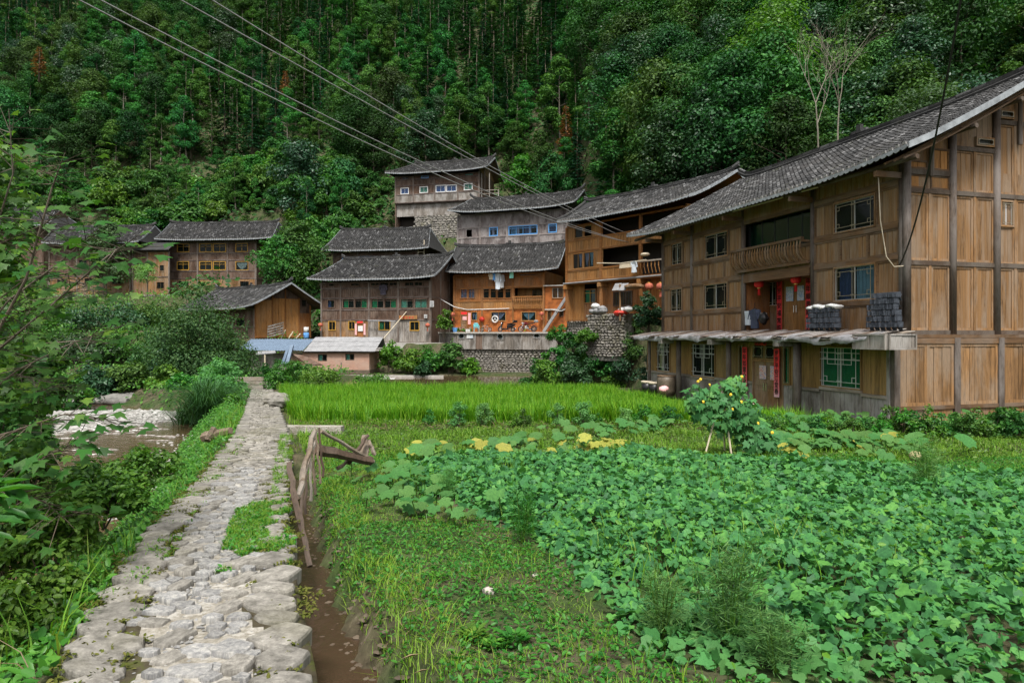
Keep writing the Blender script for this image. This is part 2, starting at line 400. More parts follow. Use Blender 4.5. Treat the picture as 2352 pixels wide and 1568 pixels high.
def ground_mat():
    t = NT('earth_and_moss'); p = t.coord('World', rnd=False)
    a = t.noise(p, .9, 5); b = t.noise(p, 7, 4)
    soil = t.ramp(b, [(.3, (.045, .032, .02)), (.6, (.11, .085, .058)), (.8, (.19, .16, .12))])
    moss = t.ramp(b, [(.3, (.013, .03, .008)), (.7, (.045, .085, .016))])
    col = t.mix(t.ramp(a, [(.35, .15), (.6, .9)]), soil, moss)
    return t.done(t.pbsdf(col, .9, 0, t.bump(t.noise(p, 16, 5), .6, .05), .2))
M['earth'] = ground_mat()
gy = np.concatenate([np.arange(-24, 0, 2), np.arange(0, 16, .2), np.arange(16, 40, .4), np.arange(40, 70, .8), np.arange(70, 112, 1.2), np.arange(112, 361, 6)])
gx = np.concatenate([np.arange(-170, -42, 6), np.arange(-42, -20, 1), np.arange(-20, 12, .25), np.arange(12, 42, 1), np.arange(42, 175, 6)])
GX, GY = np.meshgrid(gx, gy); GZ = ground(GX, GY)
nx, ny = len(gx), len(gy); idx = np.arange(nx * ny).reshape(ny, nx)
gq = np.stack([idx[:-1, :-1], idx[:-1, 1:], idx[1:, 1:], idx[1:, :-1]], -1).reshape(-1, 4)
o = bpy.data.objects.new('ground', np_mesh('ground', np.stack([GX, GY, GZ], -1).reshape(-1, 3), gq, M['earth'], True)); link(o); tag(o, kind='structure')

# ---------------------------------------------------------------- water
def water_mat(name, col, rough, bsc, bst):
    t = NT(name); p = t.coord('World', (1, 1, 1), rnd=False)
    n = t.noise(p, bsc, 4, .6); f = t.noise(p, .7, 4)
    c = t.ramp(f, [(.3, tuple(x * .7 for x in col)), (.7, col)])
    return t.done(t.pbsdf(c, rough, 0, t.bump(n, bst, .05), .5))
M['river'] = water_mat('river_water', (.1, .066, .036), .08, 3.2, .55)
M['pond'] = water_mat('pond_water', (.12, .085, .045), .04, 2, .06)
M['ditch'] = water_mat('ditch_water', (.07, .043, .026), .05, 5, .25)
def ribbon(name, pts, w, z, mat, kind='structure'):
    V = []; n = len(pts)
    for i, (x, y) in enumerate(pts):
        a = pts[max(i - 1, 0)]; b = pts[min(i + 1, n - 1)]; tx, ty = b[0] - a[0], b[1] - a[1]; l = math.hypot(tx, ty)
        wi = w(i) if callable(w) else w; zz = z(x, y) if callable(z) else z
        V += [(x - ty / l * wi, y + tx / l * wi, zz), (x + ty / l * wi, y - tx / l * wi, zz)]
    F = np.array([(2 * i, 2 * i + 1, 2 * i + 3, 2 * i + 2) for i in range(n - 1)])
    o = bpy.data.objects.new(name, np_mesh(name, V, F, mat, True)); link(o); return tag(o, kind=kind)
ribbon('river_water', [tuple(p) for p in RIV], 5.2, RZ, M['river'])
ribbon('pond_water', [(-2.3, 36), (-2.3, 67.0)], 12.6, -.95, M['pond'])
ribbon('ditch_water', [(path_x(y) + .72 + .3, y) for y in np.arange(-3, 14.2, .6)], .62, lambda x, y: float(path_z(y)) - .66, M['ditch'])
# white water over the shallows
t = NT('white_water'); p_ = t.coord('World', (1, .5, 1), rnd=False); f_ = t.noise(p_, 5, 5, .7)
M['foam'] = t.done(t.pbsdf(t.ramp(f_, [(.45, (.13, .1, .075)), (.62, (.62, .6, .57))]), .4, 0, t.bump(f_, .8, .06)))
# gravel bar in the bend
gm = MB(); rg = random.Random(5)
# ---------------------------------------------------------------- tiled roofs
def roof(root, fr, L, D, ez, rz, of=1.1, ob=1.0, ol=1.2, orr=1.1, xr0=None, xr1=None, up=.25, pitch=.25, course=.3, keep=0, trim=True, conc=1.18, wmat='dark', sag=0.0, ends=True):
    """a roof over x -ol..L+orr; the ridge runs from xr0 to xr1. Returns the roof part."""
    xa, xb = -ol, L + orr
    xr0 = xa if xr0 is None else xr0; xr1 = xb if xr1 is None else xr1
    hy = D / 2
    H = rz - ez
    def prof(v): return np.asarray(v) ** conc
    def upf(x):
        t = (np.asarray(x) - xa) / (xb - xa)
        return up * (np.clip(1 - t / .28, 0, 1) ** 2 + np.clip((t - .72) / .28, 0, 1) ** 2) - sag * 4 * t * (1 - t)
    def S(x, v, back=False):
        yy = (D + ob - (hy + ob) * v) if back else (-of + (hy + of) * v)
        return np.stack(np.broadcast_arrays(x, yy, ez + H * prof(v) + upf(x)), -1)
    def lim(v): return xa + (xr0 - xa) * v, xb + (xr1 - xb) * v
    # base slab: both slopes and the hipped ends
    n, m = 24, 7; th = .07; V = []; F = []; MI = []
    for back in (False, True):
        b0 = len(V)
        for d in (0, -th):
            for j in range(m + 1):
                v = j / m; a, b = lim(v)
                for i in range(n + 1):
                    q = S(a + (b - a) * i / n, v, back); V.append((q[0], q[1], q[2] + d))
        k = (m + 1) * (n + 1)
        for j in range(m):
            for i in range(n):
                p = b0 + j * (n + 1) + i
                F.append((p, p + 1, p + n + 2, p + n + 1)); F.append((p + k, p + k + n + 1, p + k + n + 2, p + k + 1))
        for i in range(n): F.append((b0 + i, b0 + i + k, b0 + i + k + 1, b0 + i + 1))
        for j in range(m):
            for i in (0, n):
                p = b0 + j * (n + 1) + i; F.append((p, p + n + 1, p + n + 1 + k, p + k))
    for end in (0, 1):
        xe, xr = ((xa, xr0), (xb, xr1))[end]
        if abs(xe - xr) > .7:
            b0 = len(V)
            for j in range(m + 1):
                v = j / m; x = xe + (xr - xe) * v; f = S(x, v); bk = S(x, v, True)
                for i in range(7):
                    q = f + (bk - f) * i / 6; V.append(tuple(q))
            for j in range(m):
                for i in range(6):
                    p = b0 + j * 7 + i; F.append((p, p + 1, p + 8, p + 7))
    F = np.array(F); Va = np.array(V); c_ = np.cross(Va[F[:, 1]] - Va[F[:, 0]], Va[F[:, 3]] - Va[F[:, 0]])
    top = np.zeros(len(F), int); k2 = (m + 1) * (n + 1)
    top[(F.max(1) % (2 * k2) < k2) & (F.max(1) < 4 * k2)] = 1; top[F.max(1) >= 4 * k2] = 1
    rf = bpy.data.objects.new('roof', np_mesh('roof', V, F, [M[wmat], M['pan']], False, top)); link(rf, root)
    # tiles: rows of covers laid down the slope, each one tile overlapping the next
    sl = math.hypot(hy + of, H); nc = max(6, int(sl / course)); ncol = int((xb - xa) / pitch)
    rn = np.random.default_rng(int(L * 100) + 5)
    def tiles(back):
        P0 = []; P1 = []; X = xa + (np.arange(ncol) + .5) * (xb - xa) / ncol
        vs_ = np.arange(nc) / nc
        XX, VV = np.meshgrid(X, vs_, indexing='ij'); XX = XX.ravel(); VV = VV.ravel()
        a, b = lim(VV); ok = (XX > a + .05) & (XX < b - .05); XX, VV = XX[ok], VV[ok]
        p0 = S(XX, VV, back); p1 = S(XX, np.minimum(1, VV + 1.12 / nc), back)
        return p0, p1, VV
    def tmesh(p0, p1, r, name):
        N = len(p0); j = rn.uniform(-1, 1, (N, 3)) * np.array([.012, .01, .008]); p0 = p0 + j; p1 = p1 + j * .3
        d = p1 - p0; d /= np.linalg.norm(d, axis=1)[:, None]
        ux = np.tile([1., 0, 0], (N, 1)); nn = np.cross(ux, d); nn *= np.sign(nn[:, 2:3])
        V = []
        for pp, rr, hh in ((p0, r * 1.05, .014), (p1, r * .93, 0.0)):
            for c_, s_ in ((-1, 0), (-.62, .72), (.0, 1.0), (.62, .72), (1, 0)):
                V.append(pp + ux * (c_ * rr) + nn * (s_ * rr * 1.05 + hh))
        V = np.stack(V, 1).reshape(-1, 3); b = (np.arange(N) * 10)[:, None]
        F = np.concatenate([b + np.array([[i, i + 1, i + 6, i + 5]]) for i in range(4)])
        F2 = b + np.array([[0, 1, 2, 3, 4]])
        return V, [F, F2]
    tm = M['tile']
    p0, p1, VV = tiles(False)
    if keep:
        w = np.array([(fr.w(*q) - Vector((0, 0, EYE))).length for q in p0]); order = np.argsort(w)
        sel = order[:keep]; rest = order[keep:]
        for i in sel:
            V, F = tmesh(p0[i:i + 1], p1[i:i + 1], pitch * .3, 'tile')
            link(bpy.data.objects.new('roof_tile', np_mesh('roof_tile', V, F, tm, True)), rf)
        p0, p1, VV = p0[rest], p1[rest], VV[rest]
    q0, q1, _ = tiles(True)
    V1, F1 = tmesh(p0, p1, pitch * .3, 't'); V2, F2 = tmesh(q0, q1, pitch * .3, 't')
    F = [np.concatenate([a, b + len(V1)]) for a, b in zip(F1, F2)]
    o = bpy.data.objects.new('tile_covering', np_mesh('tile_covering', np.concatenate([V1, V2]), F, tm, True)); link(o, rf); tag(o, kind='stuff')
    # pans between the covers: one dark corrugated sheet just over the slab
    pv = []; pf = []
    for back in (False, True):
        b0 = len(pv)
        for j in range(nc + 1):
            a, b = lim(j / nc)
            for i in range(2): q = S(a if i == 0 else b, j / nc, back); pv.append((q[0], q[1], q[2] + .012))
        for j in range(nc): p = b0 + 2 * j; pf.append((p, p + 1, p + 3, p + 2))
    # eave: pale tile ends and a scalloped board
    X = xa + (np.arange(ncol) + .5) * (xb - xa) / ncol
    if trim:
        e = MB()
        for x in X:
            q = S(x, 0.0)
            if ends: e.add([(x - pitch * .3, q[1] - .03, q[2] + .0), (x + pitch * .3, q[1] - .03, q[2]), (x + pitch * .2, q[1] - .03, q[2] + pitch * .36), (x - pitch * .2, q[1] - .03, q[2] + pitch * .36),
                   (x - pitch * .3, q[1] + .02, q[2] + .0), (x + pitch * .3, q[1] + .02, q[2]), (x + pitch * .2, q[1] + .02, q[2] + pitch * .36), (x - pitch * .2, q[1] + .02, q[2] + pitch * .36)],
                  [(0, 1, 2, 3), (0, 4, 5, 1), (3, 2, 6, 7), (1, 5, 6, 2), (0, 3, 7, 4)])
        if e.V: e.build('eave_tile_ends', M['tileend'], rf, kind='stuff')
        e = MB(); hgt = .075 + pitch * .2
        for i, x in enumerate(X):
            a_, b_ = x - pitch / 2, x + pitch / 2; za, zb = S(a_, 0.)[2] - .015, S(b_, 0.)[2] - .015; y = -of - .035
            vs = [(a_, za), (b_, zb), (b_, zb - hgt * .62), (x + pitch * .2, zb - hgt), (x - pitch * .2, za - hgt), (a_, za - hgt * .62)]
            e.add([(u, y, w_) for u, w_ in vs] + [(u, y + .025, w_) for u, w_ in vs], [(0, 5, 4, 3, 2, 1), (6, 7, 8, 9, 10, 11), (2, 3, 9, 8), (3, 4, 10, 9), (4, 5, 11, 10), (5, 0, 6, 11), (1, 2, 8, 7)])
        e.build('eave_board', M['trim'], rf)
    # barge boards and ridge
    for xe, sgn in ((xb, 1),) + (((xa, -1),) if abs(xr0 - xa) < 1.5 else ()):
        for back in (False, True):
            e = MB()
            P = [S(lim(v)[1 if sgn > 0 else 0], v, back) for v in np.linspace(0, 1, 9)]
            for a, b in zip(P[:-1], P[1:]):
                x0 = a[0] + sgn * .004
                vs = [(a[0], a[1], a[2] - .14), (b[0], b[1], b[2] - .14), (b[0], b[1], b[2] + .05), (a[0], a[1], a[2] + .05)]
                e.add([(u + sgn * .005, v_, w_) for u, v_, w_ in vs] + [(u + sgn * .04, v_, w_) for u, v_, w_ in vs], [(0, 1, 2, 3), (4, 7, 6, 5), (0, 4, 5, 1), (2, 6, 7, 3), (1, 5, 6, 2), (0, 3, 7, 4)])
            e.build('barge_board', M['trim'], rf)
    e = MB(); k = 30
    xs = np.linspace(xr0 - .15, xr1 + .15, k + 1)
    P = []
    for x in xs:
        t_ = (x - xs[0]) / (xs[-1] - xs[0]); u_ = max(0, 1 - t_ / .07) ** 2 + max(0, (t_ - .93) / .07) ** 2
        q = S(min(max(x, xr0), xr1), 1.0); P.append((x, hy, q[2] + .05 + u_ * up * 1.3))
    e.tube([(p[0], p[1], p[2] + .02) for p in P], .13, 6)
    for a, b in zip(P[:-1], P[1:]):
        for dz, w_ in ((.11, .09), (.19, .07)):
            e.add([(a[0] + .008, hy - w_, a[2] + dz), (b[0] - .008, hy - w_, b[2] + dz), (b[0] - .008, hy + w_, b[2] + dz), (a[0] + .008, hy + w_, a[2] + dz),
                   (a[0] + .008, hy - w_, a[2] + dz + .07), (b[0] - .008, hy - w_, b[2] + dz + .07), (b[0] - .008, hy + w_, b[2] + dz + .07), (a[0] + .008, hy + w_, a[2] + dz + .07)],
                  [(0, 3, 2, 1), (4, 5, 6, 7), (0, 1, 5, 4), (1, 2, 6, 5), (2, 3, 7, 6), (3, 0, 4, 7)])
    e.build('ridge', M['tile'], rf)
    e = MB(); xm = (xr0 + xr1) / 2; zt = float(S(xm, 1.0)[2]) + .3
    for dx, h in ((-.3, .12), (0, .34), (.3, .12)): e.box((xm + dx, hy, zt + h / 2), (.26, .16, h))
    e.build('ridge_ornament', M['tile'], rf)
    if abs(xr0 - xa) > 1.5:
        e = MB(); e.tube([S(lim(v)[0], v) + np.array([0, 0, .1]) for v in np.linspace(-.0, 1, 8)], .11, 6); e.build('hip_ridge', M['tile'], rf)
    rf['_'] = 0; del rf['_']
    return rf, S
# ---------------------------------------------------------------- wall pieces; a plane maps (u along, w inward, z) to the house's frame
def pf(y=0.0): return lambda u, w, z: (u, y + w, z)
def pr(x): return lambda u, w, z: (x - w, u, z)
def pl(x=0.0): return lambda u, w, z: (x + w, u, z)
_rw = random.Random(11)
UNIT = MB().bb(0, 1, 0, 1, 0, 1).mesh
_unit = {}
def unit_box(mat):
    if mat not in _unit: _unit[mat] = MB().bb(0, 1, 0, 1, 0, 1).mesh('plank', M[mat])
    return _unit[mat]
PLANKS = {}
def panel(root, mp, u0, u1, z0, z1, mat, bw=.2, fr=0.0, frmat=None, single=False, name='panel'):
    """boards side by side, with a rail round them when fr > 0"""
    if u1 - u0 < .03 or z1 - z0 < .03: return None
    b = MB(mp); b.bb(u0, u1, .055, .085, z0, z1)
    a0, a1, c0, c1 = u0 + fr, u1 - fr, z0 + fr, z1 - fr
    if fr:
        for q in ((u0, a0, c0, c1), (a1, u1, c0, c1), (u0, u1, z0, c0), (u0, u1, c1, z1)): b.bb(q[0] + .001, q[1] - .001, -.004, .052, q[2] + .001, q[3] - .001)
    n = max(1, round((a1 - a0) / bw)); boards = []; gp_ = .006 if bw < .205 else .013
    e = [a0 + (a1 - a0) * (i + (_rw.uniform(-.12, .12) if 0 < i < n else 0)) / n for i in range(n + 1)]
    for i in range(n): boards.append((e[i] + gp_, e[i + 1] - gp_, .012 + _rw.uniform(0, .016), c0 + _rw.uniform(0, .006), c1 - _rw.uniform(0, .006)))
    k = PLANKS.get(root.name, 0) + n
    if single and k <= 300:
        PLANKS[root.name] = k
        o = b.build(name, M[frmat or mat], root)
        for x0, x1, w, q0, q1 in boards:
            p = Vector(mp(x0, w, q0)); q = Vector(mp(x1, .053, q1)); d = q - p
            inst('plank', unit_box(mat), o, p, (0, 0, 0), tuple(v if abs(v) > .004 else .004 for v in d))
        return o
    if frmat: b.mi = 1
    for x0, x1, w, q0, q1 in boards: b.bb(x0, x1, w, .053, q0, q1)
    return b.build(name, [M[frmat], M[mat]] if frmat else M[mat], root)
def curtain(parent, mp, u0, u1, z0, z1, mat, w=.075, tri=0):
    b = MB(mp); n = max(4, int((u1 - u0) / .05)); vs = []
    for i in range(n + 1):
        u = u0 + (u1 - u0) * i / n; ww = w + .018 * math.sin(i * 1.9); f = i / n
        zb = z0
        if tri: zb = z1 - (z1 - z0) * (1 - abs(2 * f - 1)) ** tri * 1.0 - .02
        vs += [(u, ww, z1), (u, ww + .004 * math.sin(i), zb)]
    b.add(vs, [(2 * i, 2 * i + 1, 2 * i + 3, 2 * i + 2) for i in range(n)])
    return b.build('curtain', M[mat], parent)
def lattice(parent, mp, u0, u1, z0, z1, mat='bronze', w=-.045, t=.017, bars=True, top=False):
    """thin security bars: an inner rectangle tied to the frame by squares in the corners"""
    b = MB(mp); W_, H_ = u1 - u0, z1 - z0; s = min(W_, H_) * .13
    def hb(a, c, z): b.bb(a, c, w, w + t, z - t / 2, z + t / 2)
    def vb(u, a, c): b.bb(u - t / 2, u + t / 2, w + .002, w + t - .002, a, c)
    for z in (z0 + s, z1 - s): hb(u0 + .01, u1 - .01, z)
    for u in (u0 + s, u1 - s): vb(u, z0 + .01, z1 - .01)
    for cu, cs in ((u0 + s, 1), (u1 - s, -1)):
        for cz, zs in ((z0 + s, 1), (z1 - s, -1)):
            hb(min(cu, cu + cs * s), max(cu, cu + cs * s), cz + zs * s); vb(cu + cs * s, min(cz, cz + zs * s), max(cz, cz + zs * s))
    m_ = (u0 + u1) / 2
    if bars:
        vb(m_ - .05, z0 + .01, z1 - .01); vb(m_ + .05, z0 + .01, z1 - .01)
        for cz in (z0 + s * 1.2, z1 - s * 1.2): hb(m_ - .12, m_ + .12, cz)
    if top:
        for k in range(1, 5): vb(u0 + W_ * k / 5, z1 - H_ * .3, z1 - .01)
        hb(u0 + .01, u1 - .01, z1 - H_ * .3); hb(u0 + W_ * .2, u1 - W_ * .2, z1 - H_ * .42)
        for k in (.2, .4, .6, .8): vb(u0 + W_ * k, z1 - H_ * .42, z1 - H_ * .3)
    return b.build('lattice', M[mat], parent)
def window(root, mp, u0, u1, z0, z1, fm='dark', cas=.06, sash=2, sm=None, tr=0, gl='glass', cur=(), lat=None, bars=0, open_=False, name='window', proud=.03, latm='bronze'):
    b = MB(mp); c = cas
    b.bb(u0, u0 + c, -proud, .1, z0, z1); b.bb(u1 - c, u1, -proud, .1, z0, z1)
    b.bb(u0 + c, u1 - c, -proud - .003, .1, z0, z0 + c); b.bb(u0 + c, u1 - c, -proud - .003, .1, z1 - c, z1)
    o = b.build(name, M[fm], root)
    a0, a1, c0, c1 = u0 + c, u1 - c, z0 + c, z1 - c; zt = c1 - (c1 - c0) * tr
    m = MB(mp); st = .035 if sash else 0
    for i in range(sash + 1):
        u = a0 + (a1 - a0) * i / max(1, sash); m.bb(max(a0 + .001, u - st / 2), min(a1 - .001, u + st / 2), .028, .062, c0 + .001, c1 - .001)
    for z in (c0, c1) + ((zt,) if tr else ()): m.bb(a0 + .002, a1 - .002, .03, .06, max(c0 + .001, z - st / 2), min(c1 - .001, z + st / 2))
    if sash: m.build('sash', M[sm or fm], o)
    if not open_:
        for i in range(max(1, sash)):
            p0 = a0 + (a1 - a0) * i / max(1, sash); p1 = a0 + (a1 - a0) * (i + 1) / max(1, sash)
            MB(mp).bb(p0 + .01, p1 - .01, .042, .048, c0 + .01, c1 - .01).build('pane', M[gl], o)
    for f0, f1, cm, *tri in cur: curtain(o, mp, a0 + (a1 - a0) * f0 + .01, a0 + (a1 - a0) * f1 - .01, c0 + .02, c1 - .01, 'cur_' + cm, .075, tri[0] if tri else 0)
    if lat: lattice(o, mp, a0, a1, c0, c1, latm, top=(lat == 'top'), bars=(lat != 'plain'))
    if bars:
        m = MB(mp)
        for i in range(1, bars + 1): u = a0 + (a1 - a0) * i / (bars + 1); m.bb(u - .012, u + .012, -.02, .0, c0 + .005, c1 - .005)
        m.build('window_bars', M['black'], o)
    return o
def door(root, mp, u0, u1, z0, z1, mat='orange', leaves=2, fmat=None, handle='chrome'):
    b = MB(mp); c = .07
    b.bb(u0, u0 + c, -.03, .1, z0, z1); b.bb(u1 - c, u1, -.03, .1, z0, z1); b.bb(u0 + c, u1 - c, -.033, .1, z1 - c, z1)
    o = b.build('door', M[fmat or mat], root); a0, a1, zt = u0 + c, u1 - c, z1 - c
    for i in range(leaves):
        p0 = a0 + (a1 - a0) * i / leaves + .006; p1 = a0 + (a1 - a0) * (i + 1) / leaves - .006; d = MB(mp)
        d.bb(p0, p1, .03, .06, z0 + .02, zt - .004)
        h = zt - z0
        for q0, q1 in ((.06, .42), (.48, .64), (.7, .95)):
            x0, x1, y0, y1 = p0 + (p1 - p0) * .16, p1 - (p1 - p0) * .16, z0 + h * q0, z0 + h * q1
            d.add([(x0, .03, y0), (x1, .03, y0), (x1, .03, y1), (x0, .03, y1), (x0 + .03, .012, y0 + .03), (x1 - .03, .012, y0 + .03), (x1 - .03, .012, y1 - .03), (x0 + .03, .012, y1 - .03)],
                  [(4, 5, 6, 7), (0, 1, 5, 4), (1, 2, 6, 5), (2, 3, 7, 6), (3, 0, 4, 7)])
        d.build('door_leaf', M[mat], o)
        if handle:
            u = p1 - .07 if (i == 0 and leaves == 2) else p0 + .07; zc = z0 + h * .47
            MB(mp).tube([(u, .03, zc - .16), (u, -.03, zc - .14), (u, -.03, zc + .14), (u, .03, zc + .16)], .012, 5).build('handle', M[handle], o)
    return o
def facade(root, mp, us, zs, mats, bw=.2, fr=.06, post='darkpost', rail='dark_x', pw=.17, rh=.12, split=0, single=False, skip=(), frmat=None, postround=False, wins=()):
    """bays between posts us and rails zs; openings wins = dict(u,z,...) are cut out of the boards"""
    for i, u in enumerate(us):
        z0, z1 = zs[0], zs[-1]; b = MB(mp)
        if postround: b.tube([(u, .03, z0), (u, .03, z1)], pw / 2, 8)
        else: b.bb(u - pw / 2, u + pw / 2, -.05, .12, z0, z1)
        b.build('post', M[post], root, postround)
    for j, z in enumerate(zs):
        for i in range(len(us) - 1):
            if ('rail', i, j) in skip: continue
            MB(mp).bb(us[i] + pw / 2, us[i + 1] - pw / 2, -.03, .1, z - rh / 2, z + rh / 2).build('rail', M[rail], root)
    for j in range(len(zs) - 1):
        for i in range(len(us) - 1):
            if (i, j) in skip: continue
            u0, u1, z0, z1 = us[i] + pw / 2, us[i + 1] - pw / 2, zs[j] + rh / 2, zs[j + 1] - rh / 2
            mt = mats[j][i] if isinstance(mats[j], (list, tuple)) else mats[j]
            ww = sorted([w for w in wins if u0 - .05 < (w['u'][0] + w['u'][1]) / 2 < u1 + .05 and z0 - .02 < (w['z'][0] + w['z'][1]) / 2 < z1 + .02], key=lambda w: w['u'][0])
            rects = []; sp = split if not isinstance(split, (list, tuple)) else split[j]
            if not ww:
                k = sp or 1
                rects = [(u0 + (u1 - u0) * q / k, u0 + (u1 - u0) * (q + 1) / k, z0, z1) for q in range(k)]
            else:
                x = u0
                for w in ww:
                    wz0, wz1 = max(z0, w['z'][0]), min(z1, w['z'][1])
                    a, b = max(u0, w['u'][0]), min(u1, w['u'][1])
                    rects.append((x, a, z0, z1)); rects.append((a, b, z0, wz0)); rects.append((a, b, wz1, z1)); x = b
                    kw = {k: v for k, v in w.items() if k not in ('u', 'z', 'kind')}
                    if w.get('kind') == 'door': door(root, mp, a, b, wz0, wz1, **kw)
                    elif w.get('kind') == 'gap': pass
                    else: window(root, mp, a, b, wz0, wz1, **kw)
                rects.append((x, u1, z0, z1))
            for a, b, c, d in rects:
                if b - a > .05 and d - c > .05: panel(root, mp, a, b, c, d, mt, bw, fr if (b - a > .45 and d - c > .35) else 0, frmat, single)
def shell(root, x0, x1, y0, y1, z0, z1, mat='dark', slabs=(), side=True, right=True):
    """the walls one does not face, floors and an added near-black backing that paints room shade"""
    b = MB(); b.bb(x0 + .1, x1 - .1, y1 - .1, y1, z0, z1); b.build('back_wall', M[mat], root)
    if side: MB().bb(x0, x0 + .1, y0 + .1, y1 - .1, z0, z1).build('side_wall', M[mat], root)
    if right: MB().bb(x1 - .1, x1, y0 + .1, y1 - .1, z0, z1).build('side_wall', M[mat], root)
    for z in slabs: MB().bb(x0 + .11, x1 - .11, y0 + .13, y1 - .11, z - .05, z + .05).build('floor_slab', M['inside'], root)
    MB().bb(x0 + .12, x1 - .12, y0 + 1.7, y0 + 1.78, z0 + .01, z1 - .01).build('shade_backing', M['inside'], root)  # added sheet, coloured dark so every window opening looks unlit
def roof_z(y, D, of, ob, ez, rz, conc=1.18):
    hy = D / 2; v = (y + of) / (hy + of) if y <= hy else (D + ob - y) / (hy + ob)
    return ez + (rz - ez) * max(0, v) ** conc
def gable(root, mp, D, z0, of, ob, ez, rz, mat, posts=(), beams=(), bw=.22, post='darkpost', beam='dark_x', conc=1.18, pw=.16, gapz=None, y1=None, drop=.12):
    b = MB(mp); n = int(D / bw); y1 = y1 or D
    for i in range(n):
        a, c = i * D / n, (i + 1) * D / n
        if c > y1 + .01: break
        zt0, zt1 = roof_z(a, D, of, ob, ez, rz, conc) - drop, roof_z(c, D, of, ob, ez, rz, conc) - drop
        w = .02 + _rw.uniform(0, .015); z_ = z0
        vs = [(a + .005, w, z_), (c - .005, w, z_), (c - .005, w, zt1), (a + .005, w, zt0)]
        b.add(vs + [(u, .06, z) for u, _, z in vs], [(0, 1, 2, 3), (4, 7, 6, 5), (0, 4, 5, 1), (1, 5, 6, 2), (2, 6, 7, 3), (3, 7, 4, 0)])
    b.build('gable_boards', M[mat], root)
    for y in posts: MB(mp).bb(y - pw / 2, y + pw / 2, -.06, .1, z0, roof_z(y, D, of, ob, ez, rz, conc) - drop).build('post', M[post], root)
    for z, a, c in beams: MB(mp).bb(a, c, -.045, .08, z - .08, z + .08).build('beam', M[beam], root)
def lantern(loc, label, s=1.0, group=None, faded=False):
    t = thing('lantern', label, 'lantern', loc, 0, group)
    pm = M['redpaper'] if not faded else M['fadedlantern']
    b = MB(); n = 16; P = [(.03, .16), (.13, .14), (.185, .08), (.2, 0), (.185, -.08), (.13, -.14), (.03, -.16)]
    vs = []
    for r, z in P:
        for j in range(n): q = r * (1 if j % 2 else .93) * s; vs.append((q * math.cos(j * math.pi / 8), q * math.sin(j * math.pi / 8), z * s))
    b.add(vs, [(i * n + j, i * n + (j + 1) % n, (i + 1) * n + (j + 1) % n, (i + 1) * n + j) for i in range(6) for j in range(n)])
    b.build('lantern_body', pm, t, True)
    MB().lathe([(.07 * s, .15 * s), (.075 * s, .19 * s)], 10).build('cap', M['gold'], t)
    MB().lathe([(.075 * s, -.2 * s), (.07 * s, -.15 * s)], 10).build('collar', M['gold'], t)
    MB().tube([(0, 0, .19 * s), (0, 0, .42 * s)], .008, 4).build('cord', M['cable'], t)
    b = MB()
    for j in range(10): a = j * .628; b.tube([(.035 * s * math.cos(a), .035 * s * math.sin(a), -.2 * s), (.045 * s * math.cos(a), .045 * s * math.sin(a), -.47 * s)], .012 * s, 3)
    b.build('tassel', pm, t)
    return t
M['gold'] = plain('gold_paper', (.6, .35, .08), .5, .2)
M['fadedlantern'] = plain('faded_red_lantern', (.38, .1, .06), .8, 0, .25)
def poster_mat(name, bgc, ink1, ink2, sc=9):
    t = NT(name); c = t.coord('Object'); a = t.noise(c, sc, 3); b = t.noise(c, sc * 1.7, 2)
    col = t.mix(t.ramp(a, [(.5, 0), (.54, 1)], 'LINEAR'), bgc, ink1); col = t.mix(t.ramp(b, [(.58, 0), (.61, 1)]), col, ink2)
    return t.done(t.pbsdf(col, .7))
M['poster_red'] = poster_mat('red_bordered_print', (.62, .45, .42), (.3, .35, .5), (.55, .08, .07), 16)
M['poster_blue'] = poster_mat('faded_blue_print', (.6, .62, .66), (.25, .4, .62), (.5, .35, .4), 16)
def text_obj(body, size, mat, parent, loc, rot, name='lettering', vertical=False, w=1.0):
    """flat characters as a thin mesh of their own, laid on a paper"""
    mb = []
    for i, ch in enumerate(body):
        c = bpy.data.curves.new('t', 'FONT'); c.body = ch; c.size = size; c.align_x = 'CENTER'; c.resolution_u = 2
        c.offset = size * .018
        to = bpy.data.objects.new('t', c); COL.objects.link(to)
        me = bpy.data.meshes.new_from_object(to.evaluated_get(bpy.context.evaluated_depsgraph_get()))
        bpy.data.objects.remove(to)
        o = bpy.data.objects.new(name, me); me.materials.clear(); me.materials.append(M[mat])
        off = Vector((0, -i * size * w, 0)) if vertical else Vector((i * size * w, 0, 0))
        rm = rot if isinstance(rot, Matrix) else None
        o.matrix_local = Matrix.Translation(loc) @ rm.to_4x4() @ Matrix.Translation(off); link(o, parent)
        mb.append(o)
    return mb
ROT_F = Matrix.Rotation(R(90), 3, 'X')            # text facing -y
# ---------------------------------------------------------------- the near house on the right
def c1(x, y): return 1433.2 + .3908 * x, 183.75 + .3908 * y
def c2(x, y): return 1433.2 + .3908 * x, 588 + .3908 * y
L = RHL; D = 10.4
house = thing('timber_house', 'large three storey brown timber house nearest the vegetable garden on the right', 'house', RH.o, RH.a)
def fx1(x, y=0.0): return RH.x(c1(x, 0)[0], y)
def fx2(x, y=-.7): return RH.x(c2(x, 0)[0], y)
def fz1(x, yy, y=0.0): return RH.z(*c1(x, yy), y)
def fz2(x, yy, y=-.7): return RH.z(*c2(x, yy), y)
EZ, RZH, OF, OB, OL, OR = 8.0, 11.25, 1.1, 1.1, 1.9, 1.2
rf_, S_rh = roof(house, RH, L, D, EZ, RZH, OF, OB, OL, OR, xr0=-.6, up=.28, pitch=.245, course=.2, keep=290, wmat='brown', conc=1.1)
def win1(x0, x1, xr, yt, yb, **k): return dict(u=(fx1(x0), fx1(x1)), z=(fz1(xr, yb), fz1(xr, yt)), **k)
alu = dict(fm='brown', sm='alu', cas=.055, lat=True)
